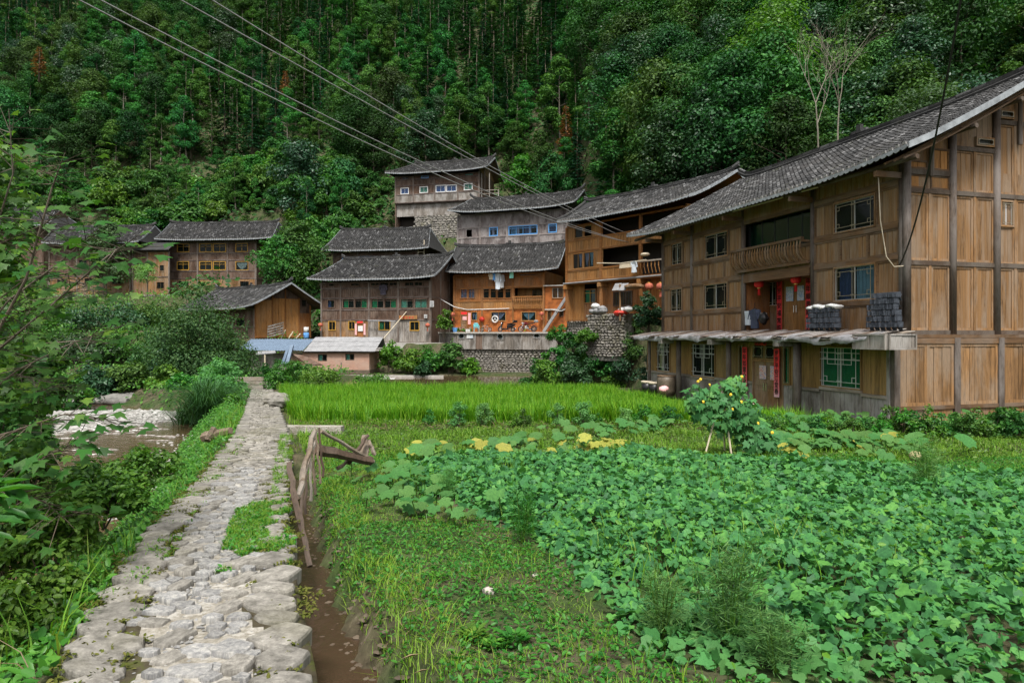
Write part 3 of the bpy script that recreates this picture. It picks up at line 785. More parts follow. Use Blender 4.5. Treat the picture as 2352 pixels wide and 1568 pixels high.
wins = [win1(1232, 1480, 1472, 665, 862, cur=(), **alu), win1(1232, 1482, 1475, 1068, 1292, cur=((.08, .42, 'dblue'), (.52, .96, 'sky')), **alu),
        win1(474, 612, 608, 880, 1035, **alu), win1(470, 610, 605, 1184, 1346, **alu), win1(278, 344, 342, 948, 1082, **alu), win1(272, 343, 340, 1216, 1360, **alu)]
us = [fx1(228), fx1(398), fx1(700), fx1(1108), L - .12]
zs = [2.8, 3.85, 5.22, 6.2, 7.52, 8.3]
skip = {(2, 0), (2, 1), (2, 3), ('rail', 2, 0), ('rail', 2, 1), ('rail', 2, 3), ('rail', 0, 5), ('rail', 1, 5), ('rail', 2, 5), ('rail', 3, 5)}
facade(house, pf(0), us, zs, ['brown', 'brown', 'brown', 'brown', 'brown'], bw=.19, fr=.07, post='post', rail='brown_x', pw=.2, rh=.15, split=(3, 3, 3, 3, 1), single=True, skip=skip, frmat='brown_x', postround=True, wins=wins)
shell(house, 0, L, 0, D, 0, 8.0, 'brown', (2.75, 5.2, 7.6), right=True)
# recess behind the upper doorway
u0, u1 = us[2] + .1, us[3] - .1
yb = 1.25
b = MB(); b.bb(u0, u1, .12, yb, 2.72, 2.8); b.bb(u0, u1, .12, yb, 5.02, 5.1); b.bb(u0 - .05, u0, .12, yb, 2.8, 5.02); b.bb(u1, u1 + .05, .12, yb, 2.8, 5.02)
b.build('recess_lining', M['orange'], house)
MB().bb(u0, u1, -.06, .12, 4.98, 5.3).build('lintel', M['brown_x'], house)
bx = lambda x: RH.x(c1(x, 0)[0], yb); bz = lambda x, y: RH.z(*c1(x, y), yb)
dx0, dx1 = bx(930), bx(1090)
panel(house, pf(yb), u0 - .3, bx(828), 2.8, 5.0, 'orange', .2)
panel(house, pf(yb), bx(910), dx0, 2.8, 5.0, 'orange', .2)
panel(house, pf(yb), bx(828), bx(910), 2.8, bz(870, 1330), 'brown', .2)
panel(house, pf(yb), bx(828), bx(910), bz(870, 1182), 5.0, 'brown', .2)
window(house, pf(yb), bx(828), bx(910), bz(870, 1330), bz(870, 1182), 'brown', .05, 2, 'alu', lat='plain')
dtop = bz(1010, 1165)
dr = door(house, pf(yb), dx0, dx1, 2.8, dtop, 'honey', 2, 'orange')
panel(house, pf(yb), dx0, u1 + .25, dtop, 5.0, 'orange', .2); panel(house, pf(yb), dx1, u1 + .3, 2.8, dtop, 'orange', .2)
def paper(parent, mat, mp, u0, u1, z0, z1, w=-.012, name='poster', mats=None):
    b = MB(mp); n = 3
    vs = [(u, w - (.004 if (i + j) % 2 else 0), z) for j, z in enumerate(np.linspace(z0, z1, n + 1)) for i, u in enumerate((u0, (u0 + u1) / 2, u1))]
    vs += [(u, w + .003, z) for u, _, z in vs]
    fs = [(r * 3 + c, r * 3 + c + 1, r * 3 + c + 4, r * 3 + c + 3) for r in range(n) for c in range(2)]
    b.add(vs, fs + [tuple(i + 12 for i in f[::-1]) for f in fs]); return b.build(name, mat if not isinstance(mat, str) else M[mat], parent)
def poster(mat, mp, u0, u1, z0, z1, label, w=-.012, root=house, group=None):
    o = paper(root, mat, mp, u0, u1, z0, z1, w); mw = o.parent.matrix_basis.copy(); o.parent = None; o.matrix_basis = mw
    return tag(o, label, 'poster', group)
for i, (a, b_) in enumerate(((955, 998), (1020, 1060))):
    poster('poster_blue', pf(yb), bx(a), bx(b_), bz(1000, 1298), bz(1000, 1212), ('faded blue print on the left leaf of the upper door', 'faded blue print on the right leaf of the upper door')[i], -.02)
def couplet(text, mp_y, u, z0, z1, w, label, fade=False, size=None, yoff=-.03):
    """a red paper strip with a column of black characters"""
    o = thing('couplet', label, 'couplet', RH.w(u, mp_y + yoff, z0), RH.a)
    t = NT('couplet_red'); g = t.n('ShaderNodeSeparateXYZ'); t.l(t.n('ShaderNodeTexCoord').outputs['Object'], g.inputs[0])
    f = t.math('DIVIDE', g.outputs[2], z1 - z0)
    col = t.ramp(t.math('ADD', f, t.math('MULTIPLY', t.noise(t.coord('Object'), 5, 3), .12)), [(.05, (.68, .42, .47) if fade else (.7, .1, .1)), (.2, (.7, .2, .22) if fade else (.72, .06, .06)), (.75, (.75, .035, .04))])
    mt = t.done(t.pbsdf(col, .7))
    paper(o, mt, lambda a, w_, z: (a, w_, z), -w / 2, w / 2, 0, z1 - z0, 0, 'paper')
    n = len(text); st = (z1 - z0) * .93 / n; sz = min(w * .84, st * .98)
    text_obj(text, sz, 'ink', o, Vector((0, -.012, (z1 - z0) * .975 - st * .8)), ROT_F, 'lettering', True, st / sz)
    return o
couplet('岁岁平安福常临', yb, bx(917), 2.82, bz(905, 1170), bx(932) - bx(903), 'red couplet of black characters left of the upper honey coloured door', yoff=-.035)
couplet('年年顺景财广进', yb, bx(1090), 2.82, bz(1090, 1150), bx(932) - bx(903), 'red couplet half hidden by the post right of the upper door', yoff=-.05)
def banner(text, mp_y, u, z, w, h, label, root=RH):
    o = thing('door_banner', label, 'banner', root.w(u, mp_y, z), root.a)
    paper(o, 'redpaper', lambda a, w_, zz: (a, w_, zz), -w / 2, w / 2, 0, h, 0, 'paper')
    st = w * .92 / len(text); sz = min(h * .8, st)
    text_obj(text, sz, 'ink', o, Vector((-w * .46 + st / 2, -.012, h * .2)), ROT_F, 'lettering', False, st / sz)
banner('吉祥如意', yb - .04, (dx0 + dx1) / 2, dtop + .06, .8, .24, 'small red paper banner above the upper door behind the lantern')
for px_, py_, lb in (((793), 1198, 'red paper lantern hanging left of the upper doorway'), (1010, 1172, 'red paper lantern hanging in front of the upper double door')):
    q = c1(px_, py_); x_ = RH.x(q[0], .35); lantern(RH.w(x_, .35, RH.z(q[0], q[1], .35)), lb, 1.0)
# dark glazed gallery and its bowed railing
gx0, gx1, gzb, gzt = u0 - .05, u1 + .05, 6.2, 7.55
o = window(house, pf(.25), gx0, gx1, gzb, gzt, 'black', .05, 5, 'black', gl='glassgreen', name='gallery_window')
b = MB(); b.bb(gx0, gx1, -.02, .12, 7.56, 8.25); b.build('panel', M['brown'], house)
MB().bb(gx0, gx1, .0, .24, 6.1, 6.19).build('gallery_sill', M['brown_x'], house)
rl = MB(); ra, rb = fx1(672) - .1, fx1(1100) - .02
rl.bb(ra, rb, -.42, -.3, 6.28, 6.38); rl.build('gallery_rail', M['brown_x'], house)
MB().bb(ra + .05, rb, -.16, -.04, 5.42, 5.52).build('gallery_rail', M['brown_x'], house)
bm = MB()
bm.tube([(0, -.36, 6.3), (.0, -.4, 6.05), (.0, -.37, 5.8), (0, -.24, 5.62), (0, -.1, 5.5)], [.03] * 5, 4); bme = bm.mesh('baluster', M['brown'])
for i in range(27): inst('baluster', bme, house, (ra + .1 + (rb - ra - .2) * i / 26, 0, 0))
for u in (ra + .03, rb - .03): MB().bb(u - .03, u + .03, -.38, 0, 6.2, 6.28).build('rail_arm', M['brown_x'], house)
panel(house, pf(.1), u0, u1, 5.3, 6.1, 'brown', .2)
# eave arms and purlins under the overhang
for u in us:
    MB().bb(u - .06, u + .06, -1.0, .1, 7.62, 7.8).build('eave_arm', M['brown_y'], house)
for y in (-.7, 1.5, 3.3, 5.2): MB().tube([(-OL + .2, y, roof_z(y, D, OF, OB, EZ, RZH, 1.1) - .2), (L + OR - .06, y, roof_z(y, D, OF, OB, EZ, RZH, 1.1) - .2)], .075, 7).build('purlin', M['beam'], house)
b = MB()
for k in range(20):
    x = L + .12 + k * 0.0; y = -.9 + k * .33
    if y < D / 2: pass
for x in (L + .25, L + .6, L + .95):
    P = [(x, y, roof_z(y, D, OF, OB, EZ, RZH, 1.1) - .11) for y in np.linspace(-1, D / 2, 8)]
    MB().tube(P, .035, 4).build('rafter', M['brown_y'], house)
# gable wall
m = pr(L)
def gy1(x): return RH.sy(c1(x, 0)[0], L)
def gz1(x, y): return RH.sz(*c1(x, y), L)
gp = [0.05, gy1(1925), gy1(2183), 5.2, 7.0, 8.7, D - .05]
gable(house, m, D, 2.8, OF, OB, EZ, RZH, 'brown', (), (), .22, conc=1.1)
for i, y in enumerate(gp):
    zt = roof_z(y, D, OF, OB, EZ, RZH, 1.1) - .15
    MB(m).tube([(y, -.03, 2.8 if i else 2.75), (y, -.03, zt)], .12 if i < 3 else .1, 8).build('post', M['post'], house, True)
zb1, zb2 = gz1(1680, 1072), gz1(1680, 647)
for i in range(len(gp) - 1):
    a, c = gp[i] + .1, gp[i + 1] - .1
    zl = [2.86, zb1, zb2]
    for z in zl: MB(m).bb(a, c, -.06, .05, z - .07, z + .07).build('beam', M['beam'], house)
    tops = []
    mid = (a + c) / 2
    for j in (0, 1):
        z0, z1 = zl[j] + .07, zl[j + 1] - .07
        MB(m).bb(mid - .05, mid + .05, -.045, .02, z0, z1).build('stile', M['brown'], house)
        for p, q in ((a, mid - .05), (mid + .05, c)):
            if i == 2 and j == 1 and p == a:
                wz0, wz1 = gz1(2250, 865), gz1(2250, 708)
                window(house, pr(L + .03), a + .05, mid - .06, wz0, wz1, 'brown', .06, 2, 'alu', lat='plain')
                panel(house, pr(L + .02), p, q, z0, wz0, 'brown', .2, .05, 'brown', True); panel(house, pr(L + .02), p, q, wz1, z1, 'brown', .2, .05, 'brown', True)
            else: panel(house, pr(L + .02), p, q, z0, z1, 'brown', .2, .08, 'brown', True)
    if i == 0:
        z = gz1(1690, 538); MB(m).bb(a, c, -.06, .05, z - .08, z + .08).build('beam', M['beam'], house)
        for p, q in ((a, mid - .05), (mid + .05, c)):
            panel(house, pr(L + .02), p, q, zb2 + .08, z - .08, 'honey', .3, .05, 'brown_y'); panel(house, pr(L + .02), p, q, z + .09, roof_z(p, D, OF, OB, EZ, RZH, 1.1) - .35, 'honey', .25, .06, 'brown_y')
    else:
        z = roof_z(gp[i], D, OF, OB, EZ, RZH, 1.1) - .72 if i < 3 else roof_z(gp[i + 1], D, OF, OB, EZ, RZH, 1.1) - .72
        MB(m).bb(a, c, -.06, .05, z - .07, z + .07).build('beam', M['beam'], house)
        MB(m).bb(mid - .05, mid + .05, -.045, .02, zb2 + .07, z - .07).build('stile', M['brown'], house)
        for p, q in ((a, mid - .05), (mid + .05, c)): panel(house, pr(L + .02), p, q, zb2 + .07, z - .07, 'brown', .2, .07, 'brown', True)
        for p, q in ((mid + .05, c),) if i == 1 else ((a, mid - .05),):
            window(house, pr(L + .04), p, q, z + .12, z + .42, 'brown', .05, 0, lat='plain', name='vent_window')
for y in (gy1(1790), gy1(2308)): MB(m).tube([(y, -.12, gz1(1790, 570) if y < 2 else gz1(2305, 385)), (y, -.12, roof_z(y, D, OF, OB, EZ, RZH, 1.1) - .2)], .07, 7).build('hanging_post', M['post'], house)
# ground floor: a wider box under the porch roof
YL = -.7; XR = L + .25
mb_ = pr(XR)
g0 = [RH.sy(c2(x, 0)[0], XR) for x in (1600, 1955, 2213)]
pp = [g0[0], g0[1], g0[2], g0[2] + 2.1, g0[2] + 4.2, D]
MB(mb_).bb(YL + .1, D, -.02, .3, 2.7, 2.8).build('ledge', M['brown_y'], house)
for i, y in enumerate(pp): MB(mb_).bb(y - .11, y + .11, -.05, .1, 0, 2.7).build('post', M['post'], house)
for i in range(len(pp) - 1):
    a, c = pp[i] + .11, pp[i + 1] - .11
    panel(house, mb_, a, c, -.3, .5, 'brown', 1.2); MB(mb_).bb(a, c, -.03, .05, .5, .62).build('rail', M['brown_y'], house)
    MB(mb_).bb(a, c, -.03, .05, 2.52, 2.69).build('rail', M['brown_y'], house)
    k = 2 if i != 1 else 1
    for q in range(k):
        panel(house, mb_, a + (c - a) * q / k, a + (c - a) * (q + 1) / k, .62, 2.52, 'brown', .17, .1, 'brown', True)
mp = pf(YL); xl = fx2(135)
zsill = .93
lw = [dict(u=(fx2(192), fx2(272)), z=(zsill, 2.35)), dict(u=(fx2(398), fx2(537)), z=(zsill - .05, 2.35)), dict(u=(fx2(1152), fx2(1397)), z=(fz2(1397, 790), fz2(1397, 530)))]
LW = dict(fm='amber', sm='alu', cas=.04, lat='top', latm='alu')
def lower_panels(a, c, z0=.0, z1=2.62, sill=zsill):
    panel(house, mp, a, c, sill, z1, 'amber', .17, 0, None, True)
    panel(house, mp, a, c, z0 - .3, sill - .1, 'plank', .16)
    MB(mp).bb(a, c, -.05, .1, sill - .1, sill).build('sill_rail', M['plank_x'], house)
xs2 = [fx2(v) for v in (135, 192, 272, 398, 537, 672, 705, 757, 897, 935, 977, 1152, 1397, 1545)]
for i, (a, c) in enumerate(zip(xs2[:-1], xs2[1:])):
    if i in (1, 3, 11):
        w = {1: lw[0], 3: lw[1], 11: lw[2]}[i]
        window(house, mp, a, c, w['z'][0], 2.4, cur=((.03, .97, 'green'),) if i == 11 else (), tr=.3, sash=2, **LW)
        panel(house, mp, a, c, 2.4, 2.62, 'amber', .17); panel(house, mp, a, c, -.3, w['z'][0] - .1, 'plank', .16)
        MB(mp).bb(a, c, -.05, .1, w['z'][0] - .1, w['z'][0]).build('sill_rail', M['plank_x'], house)
    elif i in (5, 9):
        window(house, mp, a, c, .93, 2.4, 'amber', .04, 0, lat='plain', cur=((.05, .95, 'green'),), latm='bronze'); panel(house, mp, a, c, 2.4, 2.62, 'amber', .17)
        panel(house, mp, a, c, -.3, .93, 'plank', .16)
    elif i == 6 or i == 8: lower_panels(a, c) if i == 6 else panel(house, mp, a, c, -.1, 2.62, 'brown', .2)
    elif i == 7:
        zt = fz2(830, 610); door(house, mp, a, c + .12, -.1, zt, 'brown', 2)
        window(house, mp, a, (a + c) / 2, zt + .02, 2.42, 'amber', .04, 0, lat='plain', latm='bronze', name='transom_window'); window(house, mp, (a + c) / 2 + .02, c, zt + .02, 2.42, 'amber', .04, 0, lat='plain', latm='bronze', name='transom_window')
        panel(house, mp, a, c, 2.42, 2.62, 'amber', .2)
    elif i == 12: lower_panels(a, c)
    else: lower_panels(a, c)
MB(mp).bb(xs2[-1], XR - .12, -.02, .1, -.3, 2.7).build('corner_board', M['plank'], house)
MB(mp).bb(xs2[0], XR, .13, .2, 2.62, 2.72).build('wall_plate', M['brown_x'], house)
MB().bb(xl, xl + .1, YL + .1, 0, -.3, 2.7).build('side_wall', M['amber'], house)
b = MB(); b.bb(XR - .2, XR - .13, YL + .1, .0, -.3, 2.7); b.build('side_wall', M['brown'], house)
# porch roof: loose boards over sheeting on round posts
ypost = -1.15
for x, r, lean in ((322, .12, 0), (615, .11, .03), (1018, .15, -.06), (150, .08, 0)):
    u = RH.x(c2(x, 0)[0], ypost); MB().tube([(u + lean, ypost, -.3), (u, ypost, 1.2), (u, ypost, 2.62)], [r * 1.05, r, r * .93], 9).build('porch_post', M['post'], house, True)
x0p, x1p = RH.x(c2(40, 0)[0], -1.7), RH.x(c2(1572, 0)[0], -.9)
def pz(y): return 2.93 + (y + .05) * .14
MB().bb(x0p + .1, x1p, -1.3, -1.18, 2.5, 2.63).build('porch_beam', M['beam'], house)
MB().bb(x0p + .1, x1p, -1.68, -1.6, 2.55, 2.66).build('porch_beam', M['plank_x'], house)
for x in (215, 505, 895): u = RH.x(c2(x, 0)[0], -1.72); MB().bb(u - .14, u + .14, -1.76, -1.1, 2.38, 2.6).build('bracket_block', M['plank'], house)
pr_ = MB(); pr_.add([(x0p, -1.75, pz(-1.75) - .02), (x1p, -1.75, pz(-1.75) - .02), (x1p, -.02, pz(0) - .02), (x0p, -.02, pz(0) - .02)] + [(x0p, -1.75, pz(-1.75) - .05), (x1p, -1.75, pz(-1.75) - .05), (x1p, -.02, pz(0) - .05), (x0p, -.02, pz(0) - .05)],
     [(0, 1, 2, 3), (7, 6, 5, 4), (0, 4, 5, 1), (1, 5, 6, 2), (2, 6, 7, 3), (3, 7, 4, 0)])
porch = pr_.build('porch_roof', M['plank_x'], house)
rp = random.Random(4); u = x0p
while u < x1p - .1:
    w = rp.uniform(.14, .3); l0 = -1.78 + rp.uniform(-.08, .1); l1 = -.05 - rp.uniform(0, .6) * (rp.random() < .5)
    sk = rp.uniform(-.22, .1); lift = rp.uniform(.0, .035)
    b = MB(); b.add([(u, l0, pz(l0) + lift), (u + w, l0 + sk * .1, pz(l0) + lift + .006), (u + w + sk, l1, pz(l1) + lift + .02), (u + sk, l1, pz(l1) + lift + .016)] + [(u, l0, pz(l0) + lift + .022), (u + w, l0, pz(l0) + lift + .028), (u + w + sk, l1, pz(l1) + lift + .042), (u + sk, l1, pz(l1) + lift + .038)],
      [(3, 2, 1, 0), (4, 5, 6, 7), (0, 1, 5, 4), (1, 2, 6, 5), (2, 3, 7, 6), (3, 0, 4, 7)])
    b.build('board', M[rp.choice(('plank', 'plank', 'darkpost', 'dark', 'grey'))], porch); u += w * rp.uniform(.75, 1.0)
t = NT('plastic_sheet'); tb = t.n('ShaderNodeBsdfTransparent'); tb.inputs[0].default_value = (.9, .9, .9, 1)
pb = t.pbsdf(t.ramp(t.noise(t.coord(), 4, 4), [(.3, (.22, .22, .23)), (.7, (.5, .5, .52))]), .35, 0, t.bump(t.noise(t.coord(), 7, 5, .7), .9, .05)); mx = t.n('ShaderNodeMixShader'); mx.inputs[0].default_value = .38
t.l(pb, mx.inputs[1]); t.l(tb.outputs[0], mx.inputs[2]); M['sheet'] = t.done(mx.outputs[0])
V = []; F = []; n = 110
for i in range(n + 1):
    f = i / n; x = x0p - .05 + (x1p - x0p + .05) * f; h = .03 + .26 * max(0, float(vnoise(f * 40, 3, 1.)) - .25) + .05 * float(vnoise(f * 160, 9, 1.))
    yy = -1.83 + .05 * math.sin(f * 70)
    V += [(x, -.9 + .2 * math.sin(f * 23), pz(-.9) + .055 + .02 * math.sin(f * 90)), (x, -1.3, pz(-1.3) + .06 + .025 * math.sin(f * 57 + 1)), (x, -1.8, pz(-1.8) + .05 + .012 * math.sin(f * 120)), (x, yy - .03, pz(-1.8) - h * .5), (x, yy + .02 * math.sin(f * 200), pz(-1.8) - h)]
for i in range(n):
    f = i / n
    for j in range(4):
        if j == 0 and math.sin(f * 37) > -.5: continue
        if j <= 1 and math.sin(f * 29 + 2) > -.1: continue
        if j == 2 and math.sin(f * 43 + 1) > .75: continue
        F.append((i * 5 + j, i * 5 + j + 1, i * 5 + j + 6, i * 5 + j + 5))
o = bpy.data.objects.new('plastic_sheet', np_mesh('plastic_sheet', V, np.array(F), M['sheet'], False)); link(o, house)
# wooden box end of the porch at the corner
xb = RH.x(c2(1584, 0)[0], -1.5); xa = xb - 1.25
b = MB(); b.bb(xa, xb, -1.72, -.72, 2.4, 2.44); b.bb(xa, xb, -1.72, -.72, 2.74, 2.8); b.build('soffit_box', M['plank_x'], house)
panel(house, pf(-1.8), xa, xb, 2.36, 2.82, 'plank', .5, .05); panel(house, pr(xb + .06), -1.7, -.72, 2.36, 2.82, 'plank', .4, .05); panel(house, pl(xa - .06), -1.7, -.72, 2.36, 2.82, 'plank', .4, .05)
# papers on the lower door
couplet('年年如意全家福', YL, (xs2[6] + xs2[7]) / 2 - .12, fz2(722, 805), fz2(722, 535), fx2(736) - fx2(708), 'red couplet fading to pink left of the lower double door', True, yoff=-.09)
couplet('岁岁平安满堂春', YL, fx2(913), fz2(913, 828), fz2(913, 545), fx2(928) - fx2(896), 'red couplet fading to pink right of the lower double door', True, yoff=-.12)
banner('迎春接福', YL - .1, fx2(815), 2.38, .72, .24, 'red paper banner over the lower double door')
for i, (a, b_) in enumerate(((798, 838), (862, 902))):
    poster('poster_red', mp, fx2(a), fx2(b_), fz2(820, 722), fz2(820, 642), ('red bordered print on the left leaf of the lower door', 'red bordered print on the right leaf of the lower door')[i], -.02)
# ---------------------------------------------------------------- the village houses behind
def c3(x, y): return 698.25 + .375 * x, 349.1 + .375 * y
def c4(x, y): return .33985 * x, 441 + .33985 * y
def c6(x, y): return 514.5 + .23438 * x, 588 + .23438 * y
def ca(x, y): return 698.25 + .17580 * x, 551.25 + .17580 * y      # dark house close view
def ch(x, y): return 992.25 + .15645 * x, 569.6 + .15645 * y       # orange house close view
def cg(x, y): return 1267.9 + .24604 * x, 404.25 + .24604 * y      # big orange house close view
def ce(x, y): return 882 + .1875 * x, 349.1 + .1875 * y            # top house close view
def W_(fr, conv, x0, x1, y0, y1, y=0.0, xr=None, **k):
    p0 = conv(x0, y0)[0]; p1 = conv(x1, y0)[0]; q = p1 if xr is None else conv(xr, 0)[0]
    return dict(u=(fr.x(p0, y), fr.x(p1, y)), z=(fr.z(q, conv(0, y1)[1], y), fr.z(q, conv(0, y0)[1], y)), **k)

# dark three storey house with green curtains (middle left)
hA = thing('timber_house', 'dark weathered three storey house with green curtains behind the brick shed', 'house', FA.o, FA.a)
L = FAL; za = lambda y: FA.z(*ca(1600, y)); ezA = FA.z(1000, 636, -1.2)
zs = [0, za(1040), za(900), za(742), za(610), ezA - .25]
us = [0.06, FA.x(ca(480, 0)[0]), FA.x(ca(848, 0)[0]), FA.x(ca(1232, 0)[0]), L - .06]
w = lambda a, b, c, d, **k: W_(FA, ca, a, b, c, d, **k)
g = dict(fm='dark', cas=.07, sash=2, tr=.17)
wins = [w(303, 403, 775, 888, sash=1, tr=.12, fm='dark', cas=.06, cur=((.02, .5, 'dblue'),)),
        w(500, 660, 765, 892, cur=((.08, .48, 'green'),), **g), w(662, 830, 765, 892, cur=((.52, .96, 'green'),), **g),
        w(875, 1045, 765, 892, cur=((.03, .46, 'green'),), **g), w(1047, 1212, 765, 892, cur=((.55, .96, 'green'),), **g),
        w(1258, 1430, 765, 892, cur=((.02, .55, 'teal'),), **g), w(1440, 1612, 765, 892, cur=((.02, .49, 'teal'), (.51, .98, 'teal')), **g),
        w(320, 395, 540, 606, sash=1, cas=.05), w(610, 722, 540, 600, sash=2, cas=.05), w(870, 985, 540, 598, cas=.05), w(990, 1105, 540, 598, cas=.05), w(1112, 1215, 540, 598, cas=.05),
        w(1315, 1435, 540, 600, cas=.05), w(1440, 1550, 540, 600, cas=.05)]
Y_ = dict(fm='yellow', cas=.065, sash=2, bars=4)
wins += [w(318, 415, 1058, 1180, **Y_), w(578, 670, 1058, 1172, **Y_), w(975, 1128, 1060, 1190, cur=((.05, .4, 'green'),), **Y_), w(1380, 1508, 1060, 1185, **Y_),
         dict(w(690, 782, 1085, 1262), kind='door', mat='orange', leaves=1, handle=None)]
for q in wins:
    if q['z'][0] < 1.9 and q.get('kind') == 'door': q['z'] = (.1, q['z'][1])
wins[-3]['z'] = wins[-5]['z']
facade(hA, pf(0), us, zs, [['brown', 'brown', 'plank', 'plank'], 'dark', 'dark', 'dark', 'dark'], .24, .06, split=(0, 0, 0, 0, 0), wins=wins)
shell(hA, 0, L, 0, 8, 0, ezA, 'dark', (zs[1], zs[3]))
xr0 = FA.x(788, 4); xr1 = FA.x(1035, 4)
roof(hA, FA, L, 8, ezA, FA.z(900, 594, 4), 1.2, 1.1, -FA.x(705, -1.2), max(.8, xr1 - L), xr0=xr0, pitch=.28, course=.36, up=.2)
gable(hA, pr(L), 8, 0, 1.2, 1.1, ezA, FA.z(900, 594, 4), 'dark', (.1, 2.7, 5.3), ((zs[1], 0, 8), (zs[3], 0, 8)))
MB().bb(-.4, L + 1.4, -.9, .1, -.9, 0).build('stone_footing', M['concrete'], hA)

# orange house with the motorcycles (centre)
hH = thing('timber_house', 'bright orange timber house behind the motorcycles with laundry under its eave', 'house', FH.o, FH.a)
L = FHL; zh = lambda y, x=1200: FH.z(*ch(x, y)); ezH = FH.z(*ch(1000, 335), -1.1)
us = [.06, FH.x(ch(735, 0)[0]), FH.x(ch(1190, 0)[0]), L - .06]
zs = [0, zh(893), zh(770), zh(572), zh(425), ezH - .2]
w = lambda a, b, c, d, **k: W_(FH, ch, a, b, c, d, **k)
O = dict(fm='orange', cas=.07)
wins = [w(415, 520, 595, 742, cur=((.05, .48, 'lav'), (.52, .95, 'lav')), tr=.22, **O), w(530, 632, 595, 742, cur=((.05, .48, 'lav'), (.52, .95, 'lav')), tr=.22, **O),
        w(748, 845, 590, 742, sash=1, tr=.25, **O), w(850, 948, 590, 742, sash=1, tr=.25, **O), w(955, 1058, 590, 742, sash=1, tr=.25, **O), w(1065, 1165, 590, 742, sash=1, tr=.25, **O),
        w(1212, 1620, 580, 735, kind='gap'),
        w(400, 520, 350, 415, sash=2, **O), w(545, 640, 350, 415, sash=2, **O), w(790, 900, 350, 412, **O), w(1275, 1530, 345, 408, cas=.06, fm='orange', sash=3, cur=((.05, .3, 'sky'),))]
wz = (zh(1065), zh(932))
wins += [dict(u=(FH.x(ch(420, 0)[0]), FH.x(ch(520, 0)[0])), z=(.06, zh(970)), kind='door', mat='brown', leaves=1, handle=None, fmat='orange'),
         w(575, 668, 932, 1065, cur=((.1, .55, 'lav', .7), (.6, .98, 'sky')), sash=1, fm='honey', cas=.06),
         w(862, 1088, 930, 1075, cur=((.02, .98, 'lav', .8),), fm='honey', cas=.07), w(1308, 1528, 930, 1072, cur=((.02, .98, 'sky', .9),), fm='honey', cas=.07)]
facade(hH, pf(0), us, zs, ['plaster', 'honey', 'orange', 'orange', 'orange'], .26, .07, 'orange_x', 'orange_x', pw=.2, split=(0, 0, 0, 3, 0), wins=wins)
# gallery recess with railing
u0, u1 = us[2] + .1, us[3] - .1
panel(hH, pf(1.1), u0, u1, zs[2], zs[3], 'honey', .25); MB().bb(u0, u1, .1, 1.1, zs[3] - .02, zs[3] + .02).build('recess_lining', M['orange'], hH)
window(hH, pf(1.07), (u0 + u1) / 2 + .1, u1 - .1, zs[2] + .3, zs[3] - .25, 'dark', .05, 3, cur=((.05, .3, 'dblue'), (.4, .6, 'pale')))
b = MB(); b.bb(u0 - .1, u1, -.34, -.24, zs[2] + .3, zs[2] + .4); b.build('gallery_rail', M['orange_x'], hH); MB().bb(u0, u1, -.3, -.2, zs[2] - .58, zs[2] - .5).build('gallery_rail', M['orange_x'], hH)
bme = MB().tube([(0, -.29, zs[2] + .3), (0, -.34, zs[2] - .1), (0, -.25, zs[2] - .5)], .03, 4).mesh('baluster', M['honey'])
for i in range(15): inst('baluster', bme, hH, (u0 + .1 + (u1 - u0 - .2) * i / 14, 0, 0))
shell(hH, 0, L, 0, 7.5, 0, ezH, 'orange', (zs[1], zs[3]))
rzH = FH.z(1170, 566, 3.75); xr0 = FH.x(1047, 3.75); xr1 = FH.x(1302, 3.75)
roof(hH, FH, L, 7.5, ezH, rzH, 1.15, 1.1, -FH.x(1024, -1.15), FH.x(1281, -1.15) - L, xr0=xr0, xr1=xr1, pitch=.28, course=.36, up=.2, wmat='orange')
MB().bb(-.2, L + 3.6, -.5, .0, -.06, .0).build('plinth', M['concrete'], hH)
# plastered wing with its steel strut
x0, x1 = L + .08, FH.x(ch(2030, 0)[0])
zt = zh(560, 1800)
b = MB(); b.bb(x0, x1, .05, 3.2, 0, zt); b.build('plastered_wing', M['plaster'], hH)
window(hH, pf(.0), FH.x(ch(1760, 0)[0]), FH.x(ch(1932, 0)[0]), zh(738, 1850), zh(575, 1850), 'honey', .06, 2, 'alu')
window(hH, pf(.0), FH.x(ch(1690, 0)[0]), FH.x(ch(1755, 0)[0]), zh(1070, 1750), zh(915, 1750), 'honey', .06, 1)
window(hH, pf(.0), FH.x(ch(1868, 0)[0]), FH.x(ch(1930, 0)[0]), zh(1005, 1900), zh(915, 1900), 'dark', .04, 1)
MB().bb(x0, x1, -.12, .04, zh(900, 1850) - .06, zh(900, 1850) + .06).build('ledge', M['concrete'], hH)
MB().bb(x0 - .1, x1, -.3, 3.4, zt, zt + .1).build('flat_roof', M['concrete'], hH)
MB().bar((FH.x(ch(1640, 0)[0], -.5), -.5, .02), (FH.x(ch(2030, 0)[0], -.5), -.5, zh(640, 2020)), .26).build('steel_strut', M['asb'], hH)

